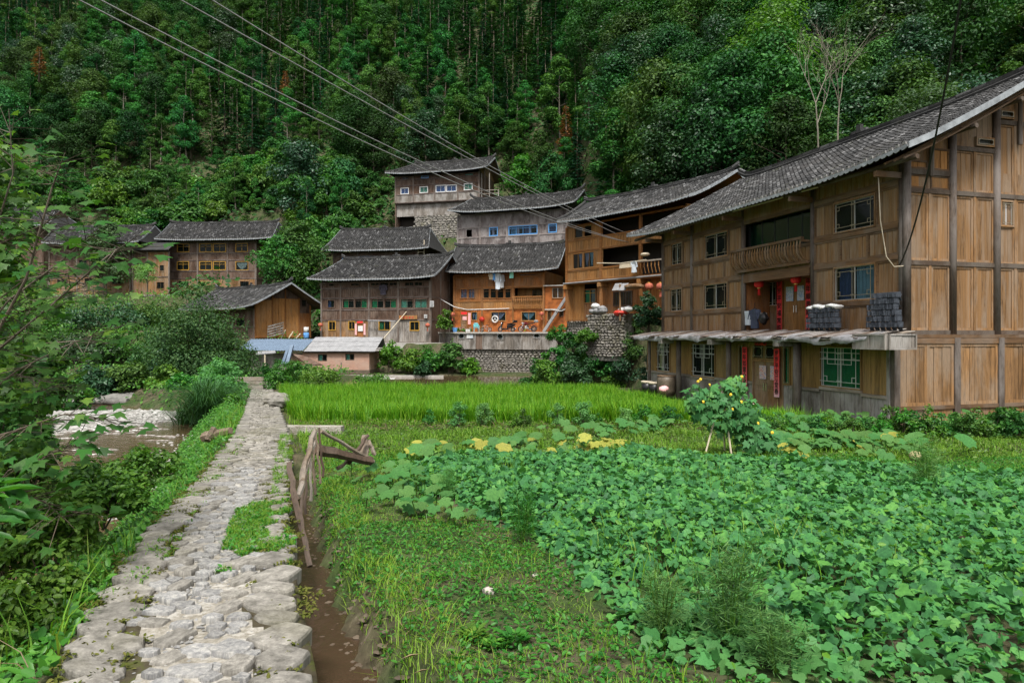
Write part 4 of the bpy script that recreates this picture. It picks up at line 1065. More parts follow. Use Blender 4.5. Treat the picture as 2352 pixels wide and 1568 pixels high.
# big orange house standing at an angle (right of centre)
hG = thing('timber_house', 'tall honey coloured three storey house with open galleries beside the near house', 'house', FG.o, FG.a)
L = FGL; zg = lambda y, x=150: FG.z(*cg(x, y)); ezG = FG.z(*cg(360, 385), -1.1) ; zG2 = FG.z(*cg(160, 990))
us = [.08, FG.x(cg(455, 0)[0]), FG.x(cg(826, 0)[0]), L - .08]
zs = [0, zG2, zg(890, 140), zg(720, 140), zg(612, 140), ezG - .2]
w = lambda a, b, c, d, **k: W_(FG, cg, a, b, c, d, **k)
O = dict(fm='honey', cas=.07, sash=2)
def gw(x0, x1, zb, zt, **k): return dict(u=(FG.x(cg(x0, 0)[0]), FG.x(cg(x1, 0)[0])), z=(zb, zt), **k)
wins = [gw(192, 290, zs[2] + .08, zs[3] - .1, cur=((.55, .98, 'lav', .8),), **O), gw(292, 396, zs[2] + .08, zs[3] - .1, cur=((.02, .5, 'lav', .9), (.55, .97, 'sky', .8)), **O),
        gw(208, 292, zs[4] + .1, zs[4] + 1.55, fm='honey', sash=1, cas=.07), gw(294, 375, zs[4] + .1, zs[4] + 1.55, fm='honey', sash=1, cas=.07, open_=True),
        gw(470, 805, zs[2] + .1, zs[3] - .1, kind='gap'), gw(835, 1050, zs[1] + .6, zs[3] - .1, kind='gap'), gw(470, 815, zs[4] + .1, ezG - .3, kind='gap'), gw(835, 1050, zs[4] + .1, ezG - .3, kind='gap')]
skip = {('rail', 2, 2), (2, 1), (2, 2), (1, 0), (0, 0), (2, 0), (2, 4), (1, 4)}
facade(hG, pf(0), us, zs, ['honey', 'honey', 'honey', 'honey', 'honey'], .24, .07, 'orange_x', 'orange_x', pw=.22, split=(0, 3, 0, 4, 0), skip=skip, wins=wins)
panel(hG, pf(2.2), us[1], us[3], zs[1], zs[3], 'orange', .3); panel(hG, pf(2.2), us[1], us[3], zs[4], ezG - .1, 'dark', .3)
for z in (zs[1], zs[4]): MB().bb(us[0], us[3], .11, 2.2, z - .1, z).build('gallery_floor', M['orange'], hG)
b = MB(); b.bb(us[2] - .3, us[3], -.4, -.28, zs[2] + .05, zs[2] + .15); b.build('gallery_rail', M['plank_x'], hG)
bme = MB().tube([(0, -.33, zs[2] + .05), (0, -.36, zs[2] - .3), (0, -.2, zs[2] - .75)], .03, 4).mesh('baluster', M['honey'])
for i in range(13): inst('baluster', bme, hG, (us[2] + (us[3] - us[2]) * i / 12, 0, 0))
# ground floor set back
x2 = FG.x(cg(180, 0)[0], .6)
panel(hG, pf(.6), x2, FG.x(cg(300, 0)[0], .6), 0, zs[1] - .1, 'honey', .35); panel(hG, pf(.6), FG.x(cg(415, 0)[0], .6), L, 1.2, zs[1] - .1, 'orange', .3)
panel(hG, pf(.6), FG.x(cg(300, 0)[0], .6), FG.x(cg(415, 0)[0], .6), 0, zg(1195, 350) + .1, 'orange', .3); panel(hG, pf(.6), FG.x(cg(415, 0)[0], .6), L, -.2, 1.2, 'orange', .3)
window(hG, pf(.58), FG.x(cg(298, 0)[0], .6), FG.x(cg(412, 0)[0], .6), zg(1195, 350) + .1, zg(1048, 350), 'orange', .05, 2, 'yellow', tr=.25, cur=((.1, .5, 'green'), (.6, .9, 'pale')))
window(hG, pf(.56), FG.x(cg(575, 0)[0], .6), FG.x(cg(750, 0)[0], .6), 1.0, 2.1, 'dark', .06, 3, bars=6)
MB().bb(x2 - .1, L, -.15, .6, zs[1] - .22, zs[1] - .12).build('overhang_floor', M['orange'], hG)
MB().tube([(-.1, -.2, zs[1] - .12), (L, -.2, zs[1] - .1)], .06, 6).build('drain_pipe', M['asb'], hG)
for u in us[:3]: MB().bb(u - .14, u + .14, -.25, .6, zs[1] - .55, zs[1] - .23).build('bracket_block', M['honey'], hG)
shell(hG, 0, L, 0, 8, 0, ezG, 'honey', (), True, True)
rzG = FG.z(1500, 438, 4); xr0 = FG.x(1345, 4); xr1 = FG.x(1657, 4)
roof(hG, FG, L, 8, ezG, rzG, 1.25, 1.1, -FG.x(1279, -1.25), 1.2, xr0=xr0, pitch=.26, course=.32, up=.2, wmat='orange')
# stone footing under it
t = NT('rubble_stone'); v = t.n('ShaderNodeTexVoronoi'); t.l(t.coord('Object', (1, 1, 1.7)), v.inputs['Vector']); v.inputs['Scale'].default_value = 2.6
col = t.mix(t.noise(t.coord(), 6, 4), t.ramp(v.outputs['Color'], [(.2, (.1, .095, .085)), (.5, (.2, .19, .17)), (.85, (.34, .32, .29))]), (.12, .12, .09))
M['rubble'] = t.done(t.pbsdf(col, .9, 0, t.bump(v.outputs['Distance'], .8, -.08)))
M['rock'] = None
def stone_mat(name, stops, moss=0.0, sc=3):
    t = NT(name); c = t.coord('Object', rnd=True); n = t.noise(c, sc, 5, .65); n2 = t.noise(c, sc * 4.5, 4, .7)
    col = t.ramp(n, stops); col = t.mix(1, col, t.ramp(n2, [(.3, .72), (.7, 1.2)]), 'MULTIPLY'); isl = t.math('ADD', t.math('MULTIPLY', t.island(), .5), t.math('MULTIPLY', t.objrnd(), .5))
    col = t.mix(1, col, t.ramp(isl, [(0, .55), (1, 1.32)]), 'MULTIPLY')
    if moss: col = t.mix(t.ramp(t.noise(t.coord('World', rnd=False), 1.3, 4), [(.5, 0), (.68, moss)]), col, (.09, .085, .03))
    return t.done(t.pbsdf(col, .85, 0, t.bump(n2, .35, .02), .25))
M['rock'] = stone_mat('grey_stone', [(.3, (.13, .125, .115)), (.5, (.22, .21, .195)), (.72, (.34, .325, .3))])
M['wallstone'] = stone_mat('wall_stone', [(.3, (.1, .095, .085)), (.5, (.2, .185, .165)), (.72, (.31, .285, .25))], .5)
def stone_wall(name, label, P0, P1, z0, z1, th=.6, lean=.12, cell=.42, mat='wallstone', seed=1, top=None):
    """a dry wall: a thing whose stones are its parts (the 300 largest in view) over a core"""
    P0, P1 = Vector(P0), Vector(P1); d = P1 - P0; Lw = d.length; ang = math.atan2(d.y, d.x)
    w = thing(name, label, 'wall', (P0.x, P0.y, z0), ang); rn = random.Random(seed); H = z1 - z0
    zt = (lambda u: H) if top is None else (lambda u: top(u / Lw) - z0)
    n = 12; core = MB()
    for i in range(n):
        a, b = Lw * i / n, Lw * (i + 1) / n
        core.add([(a, .1, -.3), (b, .1, -.3), (b, .1 + lean, zt(b) - .04), (a, .1 + lean, zt(a) - .04), (a, th, -.3), (b, th, -.3), (b, th, zt(b) - .04), (a, th, zt(a) - .04)], [(0, 1, 2, 3), (3, 2, 6, 7), (4, 7, 6, 5), (0, 3, 7, 4), (1, 5, 6, 2)])
    core.build('wall_core', M['rubble'], w)
    lib = [MB().ico((0, 0, 0), .5, 100 + seed * 10 + k, 6, 4, .22).mesh('stone', M[mat]) for k in range(6)]
    rest = MB(); cnt = 0; z = .0
    row = 0
    while z < max(zt(0), zt(Lw / 2), zt(Lw)):
        h = cell * rn.uniform(.45, .72); u = -rn.uniform(0, cell)
        while u < Lw:
            l = cell * rn.uniform(.6, 1.25)
            if z + h * .5 < zt(min(max(u, 0), Lw)):
                cx_, cz_ = u + l / 2, z + h / 2; yy = .1 + lean * cz_ / max(H, .1)
                if cnt < 290:
                    o = inst('stone', lib[rn.randrange(6)], w, (cx_, yy, cz_), (rn.uniform(-.3, .3), rn.uniform(-.3, .3), rn.uniform(-.3, .3)), (l * 1.02, .36, h * 1.12)); cnt += 1
                else: rest.ico((cx_, yy, cz_), l * .5, rn.randrange(999), 6, 4, .2, h / l * 1.1)
            u += l
        z += h * .93; row += 1
    if rest.V: rest.build('stones', M[mat], w, kind='stuff')
    return w
q0, q1 = FG.w(-.2, .25), FG.w(FG.x(cg(335, 0)[0]), .1)
stone_wall('stone_wall', 'rough stone footing under the left corner of the tall honey coloured house', (q0.x, q0.y - .2, 0), (q1.x, q1.y - .2, 0), -.3, 3.88, .8, .1, .36, seed=3)
a_, b_ = FG.w(FG.x(cg(330, 0)[0], -1.2), -1.2), FG.w(FG.x(cg(640, 0)[0], -1.2), -1.2)
stone_wall('stone_wall', 'stone terrace wall with clutter on top in front of the tall honey coloured house', (a_.x, a_.y, 0), (b_.x, b_.y, 0), 1.2, 4.35, 1.4, .1, .36, seed=4)

# grey upper house with blue window frames
hF = thing('timber_house', 'silver grey timber house with bright blue window frames above the orange house', 'house', FF.o, FF.a)
L = FFL; zf = lambda y, x=1500: FF.z(*ce(x, y)); ezF = FF.z(1290, 472, -1.1)
us = [.08, FF.x(ce(1178, 0)[0]), FF.x(ce(1508, 0)[0]), FF.x(ce(1890, 0)[0]), L - .08]
zb = zf(1138)
zs = [zb, zf(1030), zf(905), ezF - .2]
w = lambda a, b, c, d, **k: W_(FF, ce, a, b, c, d, **k)
wins = [w(1005, 1082, 935, 1042, fm='grey', cas=.04, sash=0, open_=True), w(1288, 1395, 912, 1028, fm='bluep', cas=.1, sash=1, tr=.2, cur=((.25, .6, 'lav'),)),
        w(1525, 1882, 885, 1015, fm='bluep', cas=.1, sash=4, tr=.22, cur=((.05, .28, 'blue'), (.28, .36, 'lav'), (.55, .7, 'dblue'), (.7, .8, 'lav'))), w(2012, 2118, 862, 985, fm='bluep', cas=.1, sash=1, tr=.2, cur=((.1, .8, 'dblue'),))]
wins[0]['z'] = (zs[1] + .1, zs[2] - .15)
facade(hF, pf(0), us, zs, ['grey', 'grey', 'grey'], .22, .06, 'grey_x', 'grey_x', wins=wins)
shell(hF, 0, L, 0, 7.5, 0, ezF, 'grey', (zb,)); panel(hF, pf(.5), 0, L, -1.5, zb - .05, 'dark', .25)
roof(hF, FF, L, 7.5, ezF, FF.z(1220, 452, 3.75), 1.15, 1.1, -FF.x(1028, -1.15), max(.8, FF.x(1342, 3.75) - L), xr0=FF.x(1082, 3.75), pitch=.28, course=.36, up=.4, wmat='grey')
gable(hF, pr(L), 7.5, 0, 1.15, 1.1, ezF, FF.z(1220, 452, 3.75), 'grey', (.1, 2.5, 5), ((zs[2], 0, 7.5),))

# topmost house
hE = thing('timber_house', 'topmost weathered house on a stone base just below the forest', 'house', FE.o, FE.a)
L = FEL; ze = lambda y, x=620: FE.z(*ce(x, y)); ezE = FE.z(1120, 386, -1.1)
us = [.08, FE.x(ce(358, 0)[0]), FE.x(ce(617, 0)[0]), FE.x(ce(905, 0)[0]), L - .08]
zs = [ze(605), ze(505), ze(395), ze(322), ezE - .2]
w = lambda a, b, c, d, **k: W_(FE, ce, a, b, c, d, **k)
A_ = dict(fm='white', cas=.1, sash=2, sm='white')
wins = [w(203, 305, 436, 518, gl='glassblue', **A_), w(435, 540, 420, 500, cur=((.02, .49, 'teal'), (.51, .98, 'teal')), **A_), w(632, 755, 402, 492, gl='glassblue', **A_), w(762, 890, 398, 488, gl='glassblue', **A_), w(978, 1085, 382, 466, cur=((.02, .49, 'teal'), (.51, .98, 'teal')), **A_),
        w(218, 302, 290, 340, fm='dark', sash=0, cas=.05), w(455, 548, 285, 328, fm='bluep', sash=0, cas=.06, gl='glassblue'), w(985, 1095, 235, 288, fm='dark', sash=0, cas=.06, cur=((.02, .98, 'teal'),))]
facade(hE, pf(0), us, zs, ['plank', 'dark', 'dark', 'dark'], .22, .05, 'darkpost', 'dark_x', wins=wins)
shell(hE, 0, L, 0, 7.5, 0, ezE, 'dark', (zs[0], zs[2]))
panel(hE, pf(.4), 0, us[1], ze(770), zs[0] - .05, 'plank', .3); panel(hE, pf(.4), us[1], L, ze(770), zs[0] - .05, 'plank', .35)
MB().bb(-.1, L + .1, .2, .39, zs[0] - .2, zs[0] - .06).build('rail', M['dark_x'], hE)
roof(hE, FE, L, 7.5, ezE, FE.z(1060, 371, 3.75), 1.15, 1.1, -FE.x(884, -1.15), FE.x(1137, 3.75) - L, xr0=FE.x(955, 3.75), pitch=.28, course=.4, up=.26)
gable(hE, pr(L), 7.5, zs[0], 1.15, 1.1, ezE, FE.z(1060, 371, 3.75), 'brown', (.1, 2.5, 5), ())
b = MB(); xg = FE.x(ce(1405, 0)[0], .5); z_ = ze(465, 1170)
MB().bb(L, xg, .4, 3, zs[0] + .2, zs[0] + .3).build('porch_floor', M['plank'], hE)
for u in (L + .2, (L + xg) / 2, xg): MB().bb(u - .05, u + .05, .42, .52, zs[0] - 1.5, ezE - .3 if u < xg else z_).build('porch_post', M['plank'], hE)
for dz in (0, -.45): MB().bar((L, .46, z_ + dz), (xg, .46, z_ + dz), .08).build('porch_rail', M['plank_x'], hE)
zz0 = FE.gz
P0, P1 = FE.w(FE.x(ce(380, 0)[0], -.1), -.1), FE.w(FE.x(ce(930, 0)[0], -.1), -.1)
stone_wall('stone_wall', 'tall brown rubble wall under the topmost house', (P0.x, P0.y, 0), (P1.x, P1.y, 0), EYE + (HY - 562) / FPX * 94, FE.gz + ze(768), .9, .5, .62, seed=5)

# house behind the dark one
hD = thing('timber_house', 'old house with a long grey roof half hidden behind the dark house with green curtains', 'house', FD.o, FD.a)
L = FDL; zd = lambda y: FD.z(870, y); ezD = FD.z(870, 573, -1.1)
wa = lambda a, b, c, d, **k: W_(FD, ca, a, b, c, d, **k)
us = [.08, FD.x(ca(700, 0)[0]), FD.x(ca(1075, 0)[0]), L - .08]; zs = [0, zd(615), zd(588), ezD - .1]
zs = [0, zd(600) - 1.2, zd(587), ezD - .15]
B_ = dict(fm='bluep', cas=.08, tr=.0)
facade(hD, pf(0), us, zs, ['dark', 'dark', 'dark'], .22, 0, wins=[wa(710, 1045, 205, 300, sash=3, **B_), wa(1175, 1270, 195, 290, sash=1, **B_), wa(498, 592, 222, 300, sash=1, **B_), wa(1185, 1245, 90, 160, fm='dark', sash=0, cas=.05)])
shell(hD, 0, L, 0, 8, 0, ezD, 'dark', (zs[1],))
rzD = FD.z(890, 528, 4)
roof(hD, FD, L, 8, ezD, rzD, 1.2, 1.1, -FD.x(738, -1.2), FD.x(984, -1.2) - L, xr0=FD.x(783, 4), xr1=FD.x(988, 4), pitch=.28, course=.38, up=.2)
gable(hD, pr(L), 8, 0, 1.2, 1.1, ezD, rzD, 'dark', (.1, 2.5, 5), ((zs[2], 0, 8),))
# ladder at its gable
lx, ly = FD.x(960, -.3), -.3
lt = thing('wooden_ladder', 'pale wooden ladder standing at the gable of the house behind the dark one', 'ladder', FD.w(lx, ly, zd(618)), FD.a)
for x in (0, .75): MB().tube([(x, 0, 0), (x, .1, 3.4 if x else 2.7)], .06, 5).build('ladder_rail', M['rope'], lt)
for k in range(6): MB().tube([(0, .03, .3 + k * .42), (.75, .03, .3 + k * .42)], .04, 5).build('rung', M['rope'], lt)

# house with yellow window frames, left
hB = thing('timber_house', 'dark timber house with two rows of yellow framed windows left of the village path', 'house', FB.o, FB.a)
L = FBL; zb_ = lambda y: FB.z(*c4(1500, y)); ezB = FB.z(500, 549, -1.1)
us = [.08, FB.x(c4(1335, 0)[0]), FB.x(c4(1537, 0)[0]), L - .08]
zs = [0, zb_(585), zb_(533), zb_(460), zb_(412), zb_(342), ezB - .15]
w = lambda a, b, c, d, **k: W_(FB, c4, a, b, c, d, **k)
Y2 = dict(fm='yellow', cas=.07, sash=2, tr=.3)
wins = [w(1197, 1280, 350, 406, **Y2), w(1347, 1434, 348, 406, **Y2), w(1440, 1528, 348, 406, **Y2), w(1592, 1675, 346, 404, **Y2), w(1195, 1278, 468, 528, **Y2), w(1347, 1432, 468, 528, **Y2), w(1440, 1525, 468, 528, **Y2),
        w(1592, 1678, 468, 528, fm='yellow', cas=.05, sash=1, cur=((.05, .95, 'pale', .5),)), w(1205, 1275, 600, 640, fm='dark', sash=0, bars=4), w(1620, 1685, 600, 645, fm='brown', sash=0, bars=4)]
facade(hB, pf(0), us, zs, ['brown', 'dark', 'dark', 'dark', 'dark', 'dark'], .22, .05, wins=wins)
shell(hB, 0, L, 0, 7.5, 0, ezB, 'dark', (zs[1], zs[3], zs[5]))
rzB = FB.z(500, 514, 3.75)
roof(hB, FB, L, 7.5, ezB, rzB, 1.2, 1.1, -FB.x(354, -1.2), FB.x(624, -1.2) - L, xr0=FB.x(392, 3.75), xr1=FB.x(640, 3.75), pitch=.28, course=.38, up=.2)
gable(hB, pr(L), 7.5, 0, 1.2, 1.1, ezB, rzB, 'dark', (.1, 2.5, 5), ((zs[1], 0, 7.5), (zs[3], 0, 7.5), (zs[5], 0, 7.5)))
# long house at the left edge of the village
hI = thing('timber_house', 'long low brown house behind the leafy branches with a small tiled wing on its right', 'house', FI.o, FI.a)
L = FIL; zi = lambda y: FI.z(*c4(700, y)); ezI = FI.z(200, 558, -1.1)
us = [.08, FI.x(c4(520, 0)[0]), FI.x(c4(700, 0)[0]), L - .08]; zs = [0, zi(570), zi(505), zi(405), ezI - .15]
w = lambda a, b, c, d, **k: W_(FI, c4, a, b, c, d, **k)
wins = [w(570, 642, 580, 622, fm='dark', sash=2, bars=4), w(755, 828, 580, 622, fm='dark', sash=2, bars=4), w(385, 455, 590, 622, fm='dark', sash=1, bars=4), w(388, 430, 465, 505, fm='dark', sash=1), w(530, 590, 455, 502, fm='dark', sash=2), w(620, 680, 455, 500, fm='dark', sash=1, cur=((.05, .95, 'pale'),)), w(540, 610, 355, 390, fm='dark', sash=0)]
facade(hI, pf(0), us, zs, ['brown', 'dark', 'dark', 'dark'], .22, .05, wins=wins)
shell(hI, 0, L, 0, 7.5, 0, ezI, 'dark', (zs[1],))
rzI = FI.z(250, 522, 3.75)
roof(hI, FI, L, 7.5, ezI, rzI, 1.2, 1.1, -FI.x(95, -1.2), FI.x(317, -1.2) - L, xr0=FI.x(128, 3.75), xr1=FI.x(356, 3.75), pitch=.28, course=.38, up=.2)
wx0, wx1 = L + .15, FI.x(c4(1135, 0)[0])
us = [wx0, FI.x(c4(990, 0)[0]), wx1]; zt = zi(400)
facade(hI, pf(.2), us, [0, zi(575), zt - .1], ['brown', ['dark', 'brown']], .22, .05, wins=[w(908, 955, 452, 505, fm='brown', sash=2), w(1070, 1105, 490, 535, fm='brown', sash=1), w(1050, 1105, 605, 655, fm='brown', sash=2, bars=3)])
MB().bb(wx0, wx1, 5, 5.1, 0, zt).build('back_wall', M['dark'], hI)
b = MB(); zh_ = FI.z(330, 556, 3)
b.add([(wx0, -.5, zt), (wx1 + .4, -.5, zt), (wx1 - .5, 3, zh_), (wx0, 3, zh_), (wx0, -.5, zt + .12), (wx1 + .4, -.5, zt + .12), (wx1 - .5, 3, zh_ + .12), (wx0, 3, zh_ + .12)], [(0, 3, 2, 1), (4, 5, 6, 7), (0, 1, 5, 4), (1, 2, 6, 5), (2, 3, 7, 6)])
b.build('wing_roof', M['tile'], hI)
hJ = thing('timber_house', 'house at the far left edge of which only the dark tiled roof shows', 'house', FJ.o, FJ.a)
L = FJL; ezJ = FJ.z(60, 517, -1.1)
shell(hJ, 0, L, 0, 7.5, 0, ezJ, 'dark', ()); panel(hJ, pf(0), 0, L, 0, ezJ, 'dark', .25); roof(hJ, FJ, L, 7.5, ezJ, FJ.z(60, 480, 3.75), 1.2, 1.1, 1.5, FJ.x(112, -1.2) - L, xr1=FJ.x(128, 3.75), pitch=.3, course=.4, up=.2)
gable(hJ, pr(L), 7.5, 0, 1.2, 1.1, ezJ, FJ.z(60, 480, 3.75), 'dark')
p0, p1 = at(95, 720, 88.5), at(395, 720, 88.2)
stone_wall('stone_wall', 'low stone terrace wall below the long brown house on the left', (p0.x, p0.y, 0), (p1.x, p1.y, 0), 6.2, 8.0, .8, .1, .5, seed=6)

# barn with the bright gable
hC = thing('timber_barn', 'barn with a bright orange plank gable and grey tiled roof', 'barn', FC.o, FC.a)
L = FCL; DC = 6.6; ezC = FC.z(564, 705, -1.1); rzC = FC.z(661, 655, DC / 2)
shell(hC, 0, L, 0, DC, 0, ezC, 'dark', (), True, False)
us = [.08, L * .35, L * .68, L - .08]
facade(hC, pf(0), us, [0, 1.2, ezC - .2], ['dark', 'dark'], .24, .05, wins=[dict(u=(L * .72, L * .86), z=(1.2, 2.2), fm='dark', sash=1)])
roof(hC, FC, L, DC, ezC, rzC, 1.2, 1.2, 1.0, 1.5, pitch=.26, course=.34, up=.25, conc=1.1)
m = pr(L)
gable(hC, m, DC, 0, 1.2, 1.2, ezC, rzC, 'dark', (), (), .25, conc=1.1)
ys = [.05, DC * .3, DC * .53, DC * .78, DC - .05]
zt = ezC + .15
for i in range(4):
    a, c = ys[i] + .07, ys[i + 1] - .07
    top = zt + (.9, 1.2, 1.2, .2)[i] * .75; k = 2 if i in (1, 2) else 3
    for q in range(k): panel(hC, pr(L + .04), a + (c - a) * q / k, a + (c - a) * (q + 1) / k, .2, top if i != 3 else zt - .6, 'honey' if i < 3 else 'orange', .35, .04)
for y in ys: MB(m).bb(y - .06, y + .06, -.09, .1, 0, roof_z(y, DC, 1.2, 1.2, ezC, rzC, 1.1) - .2).build('post', M['orange_x'], hC)
MB(m).bb(0, DC, -.1, .02, .05, .2).build('sill_beam', M['orange_x'], hC)
window(hC, pr(L + .06), DC * .82, DC * .92, zt + .1, zt + .9, 'dark', .06, 0)
for i in range(3):
    y = (1.2, DC / 2 - .3, DC / 2 + .2)[i]
pal = thing('wooden_pallet', 'wooden crate rack leaning on the orange barn gable', 'pallet', FC.w(L + .5, 1.0, .1), FC.a + R(90))
for k in range(5): MB().box((.9, -.2 - .03 * k, .25 + .27 * k), (1.9, .08, .14), Matrix.Rotation(R(-14), 3, 'Y')).build('slat', M['plank'], pal)
for x in (.15, .95, 1.7): MB().box((x, -.12, .78 + (x - .9) * .25), (.12, .1, 1.35)).build('upright', M['brown'], pal)
for k in range(3):
    q = FC.w(L + .5, 2.7 + k * .9); o = MB().tube([(0, 0, 0), (.3, .5, .9 - .2 * k)], .07, 5).build('firewood_stick', M['rope'], None, label=('short pale stick nearest the crate rack at the barn gable', 'short pale stick in the middle of the barn gable', 'short pale stick near the blue drum at the barn gable')[k], cat='stick'); o.location = (q.x, q.y, FC.gz)
q = FC.w(L + .4, DC - .8); dr_ = thing('drum', 'blue and white drum at the right corner of the barn gable', 'drum', (q.x, q.y, FC.gz))
MB().lathe([(.28, 0), (.3, .05), (.3, .6)], 12).build('drum_body', M['cur_blue'], dr_, True); MB().lathe([(.29, .601), (.27, 1.2)], 12).build('sack', M['white'], dr_, True)
# ---------------------------------------------------------------- terrace, sheds and small things of the village
def hp(x, y, yo): q = ch(x, y); return FH.x(q[0], yo), FH.z(q[0], q[1], yo)
TY = -3.2
tx0, tx1 = hp(112, 0, TY)[0], hp(1840, 0, TY)[0]
tz0 = hp(900, 1485, TY)[1]
ter = thing('terrace', 'timber fronted terrace that carries the motorcycles before the orange house', 'terrace', FH.o, FH.a)
MB().bb(tx0 - .1, tx1 + .5, TY - .15, -.01, -.16, -.012).build('terrace_slab', M['concrete'], ter)
MB().bb(tx0, tx1, TY + .15, -.3, tz0, -.17).build('terrace_core', M['inside'], ter)
mt_ = pf(TY)
def tp(a, b, mat='plank', z0=tz0, z1=-.18): panel(ter, mt_, hp(a, 0, TY)[0], hp(b, 0, TY)[0], z0, z1, mat, .26, .05)
def tw(a, b, c, d, **k): return window(ter, mt_, hp(a, 0, TY)[0], hp(b, 0, TY)[0], hp(a, d, TY)[1], hp(a, c, TY)[1], 'plank', .06, 0, lat='plain', latm='alu', **k)
tp(112, 375); zc = hp(400, 1340, TY)[1]; tp(378, 490, z1=zc); tw(378, 488, 1240, 1338); tp(492, 635); tp(640, 742, 'dark'); tp(748, 940); zc2 = hp(1000, 1350, TY)[1]; tp(943, 1060, z1=zc2); tw(945, 1058, 1240, 1350)
tp(1062, 1320); tp(1325, 1475); zc3 = hp(1500, 1330, TY)[1]; tp(1478, 1595, z1=zc3); tw(1480, 1595, 1240, 1330); tp(1600, 1838)
for x in (112, 376, 636, 745, 1322, 1597, 1840): u = hp(x, 0, TY)[0]; MB(mt_).bb(u - .05, u + .05, -.04, .06, tz0, -.17).build('post', M['plank'], ter)
for i, (a, b) in enumerate(((510, 560), (560, 605))):
    u0_, z1_ = hp(a, 1268, TY); u1_, z0_ = hp(b, 1322, TY)
    poster('white' if i == 0 else 'cur_pale', pf(TY), u0_, u1_, z0_, z1_, ('white notice on the grey plank terrace front', 'pale blue notice beside the white one on the terrace front')[i], -.03, ter)
# stone wall under the terrace, out of the pond
p0 = FH.w(tx0 - .2, TY + .1); p1 = FH.w(tx1, TY + .1)
stone_wall('stone_wall', 'stone retaining wall rising out of the pond below the plank terrace', (p0.x, p0.y, 0), (p1.x, p1.y, 0), -1.1, FH.gz + tz0 + .02, .8, .12, .4, seed=8)
# ramp on the right of the terrace with its stone side
ra, rb = FH.w(tx1 + .3, TY + .2), FH.w(hp(2330, 0, TY - 1.5)[0], TY - 1.5)
rz1 = EYE + (HY - ch(2300, 1420)[1]) / FPX * rb.y
stone_wall('stone_wall', 'sloping stone side of the concrete ramp right of the plank terrace', (ra.x, ra.y, 0), (rb.x, rb.y, 0), .6, 3, .6, .1, .4, seed=9, top=lambda f: 2.95 + (rz1 - 2.95) * f)
b = MB(); n_ = (Vector((rb.x - ra.x, rb.y - ra.y, 0))).normalized(); s_ = Vector((-n_.y, n_.x, 0)) * 1.6
A0, B0 = Vector((ra.x - .2, ra.y - .02, 3.02)), Vector((rb.x, rb.y - .02, rz1 + .06))
b.add([A0, B0, B0 + s_, A0 + s_ * 2] + [v - Vector((0, 0, .14)) for v in (A0, B0, B0 + s_, A0 + s_ * 2)], [(0, 1, 2, 3), (7, 6, 5, 4), (0, 4, 5, 1), (1, 5, 6, 2), (2, 6, 7, 3), (3, 7, 4, 0)])
tag(b.build('ramp', M['concrete']), kind='structure')

# brick shed with cement sheet roof
shed = thing('brick_shed', 'small brick shed with a grey cement sheet roof at the edge of the pond', 'shed', FK.o, FK.a)
t = NT('red_brick'); br = t.n('ShaderNodeTexBrick'); c = t.n('ShaderNodeTexCoord').outputs['Object']; sp = t.n('ShaderNodeSeparateXYZ'); t.l(c, sp.inputs[0]); cb = t.n('ShaderNodeCombineXYZ')
t.l(t.math('ADD', sp.outputs[0], sp.outputs[1]), cb.inputs[0]); t.l(sp.outputs[2], cb.inputs[1]); t.l(cb.outputs[0], br.inputs['Vector'])
br.inputs['Scale'].default_value = 1; br.inputs['Brick Width'].default_value = .25; br.inputs['Row Height'].default_value = .075; br.inputs['Mortar Size'].default_value = .008
br.inputs['Color1'].default_value = (.4, .2, .13, 1); br.inputs['Color2'].default_value = (.32, .16, .11, 1); br.inputs['Mortar'].default_value = (.42, .36, .31, 1)
col = t.mix(t.ramp(t.noise(t.coord(), 1.5, 4), [(.4, 0), (.7, .5)]), br.outputs[0], (.4, .31, .25)); M['brick'] = t.done(t.pbsdf(col, .85, 0, t.bump(br.outputs['Fac'], .4, -.02)))
kw_ = FKL; kz = FK.z(780, 808); DK = 3.6
kwins = [W_(FK, c6, 918, 1010, 960, 1030), W_(FK, c6, 1188, 1278, 955, 1022)]
b = MB(); x = 0
zlo, zhi = kwins[0]['z']
for q in kwins:
    b.bb(x, q['u'][0], 0, .2, .35, kz); b.bb(q['u'][0], q['u'][1], 0, .2, .35, q['z'][0]); b.bb(q['u'][0], q['u'][1], 0, .2, q['z'][1], kz); x = q['u'][1]
b.bb(x, kw_, 0, .2, .35, kz); b.bb(kw_ - .2, kw_, .2, DK, .35, kz); b.bb(0, .2, .2, DK, .35, kz); b.bb(.2, kw_ - .2, DK - .2, DK, .35, kz)
b.build('brick_wall', M['brick'], shed)
MB().bb(-.1, kw_ + .05, -.06, DK, -.4, .349).build('stone_footing', M['mud'], shed)
for q in kwins: window(shed, pf(.03), *q['u'], *q['z'], 'dark', .05, 2, cur=((.03, .5, 'teal'),))
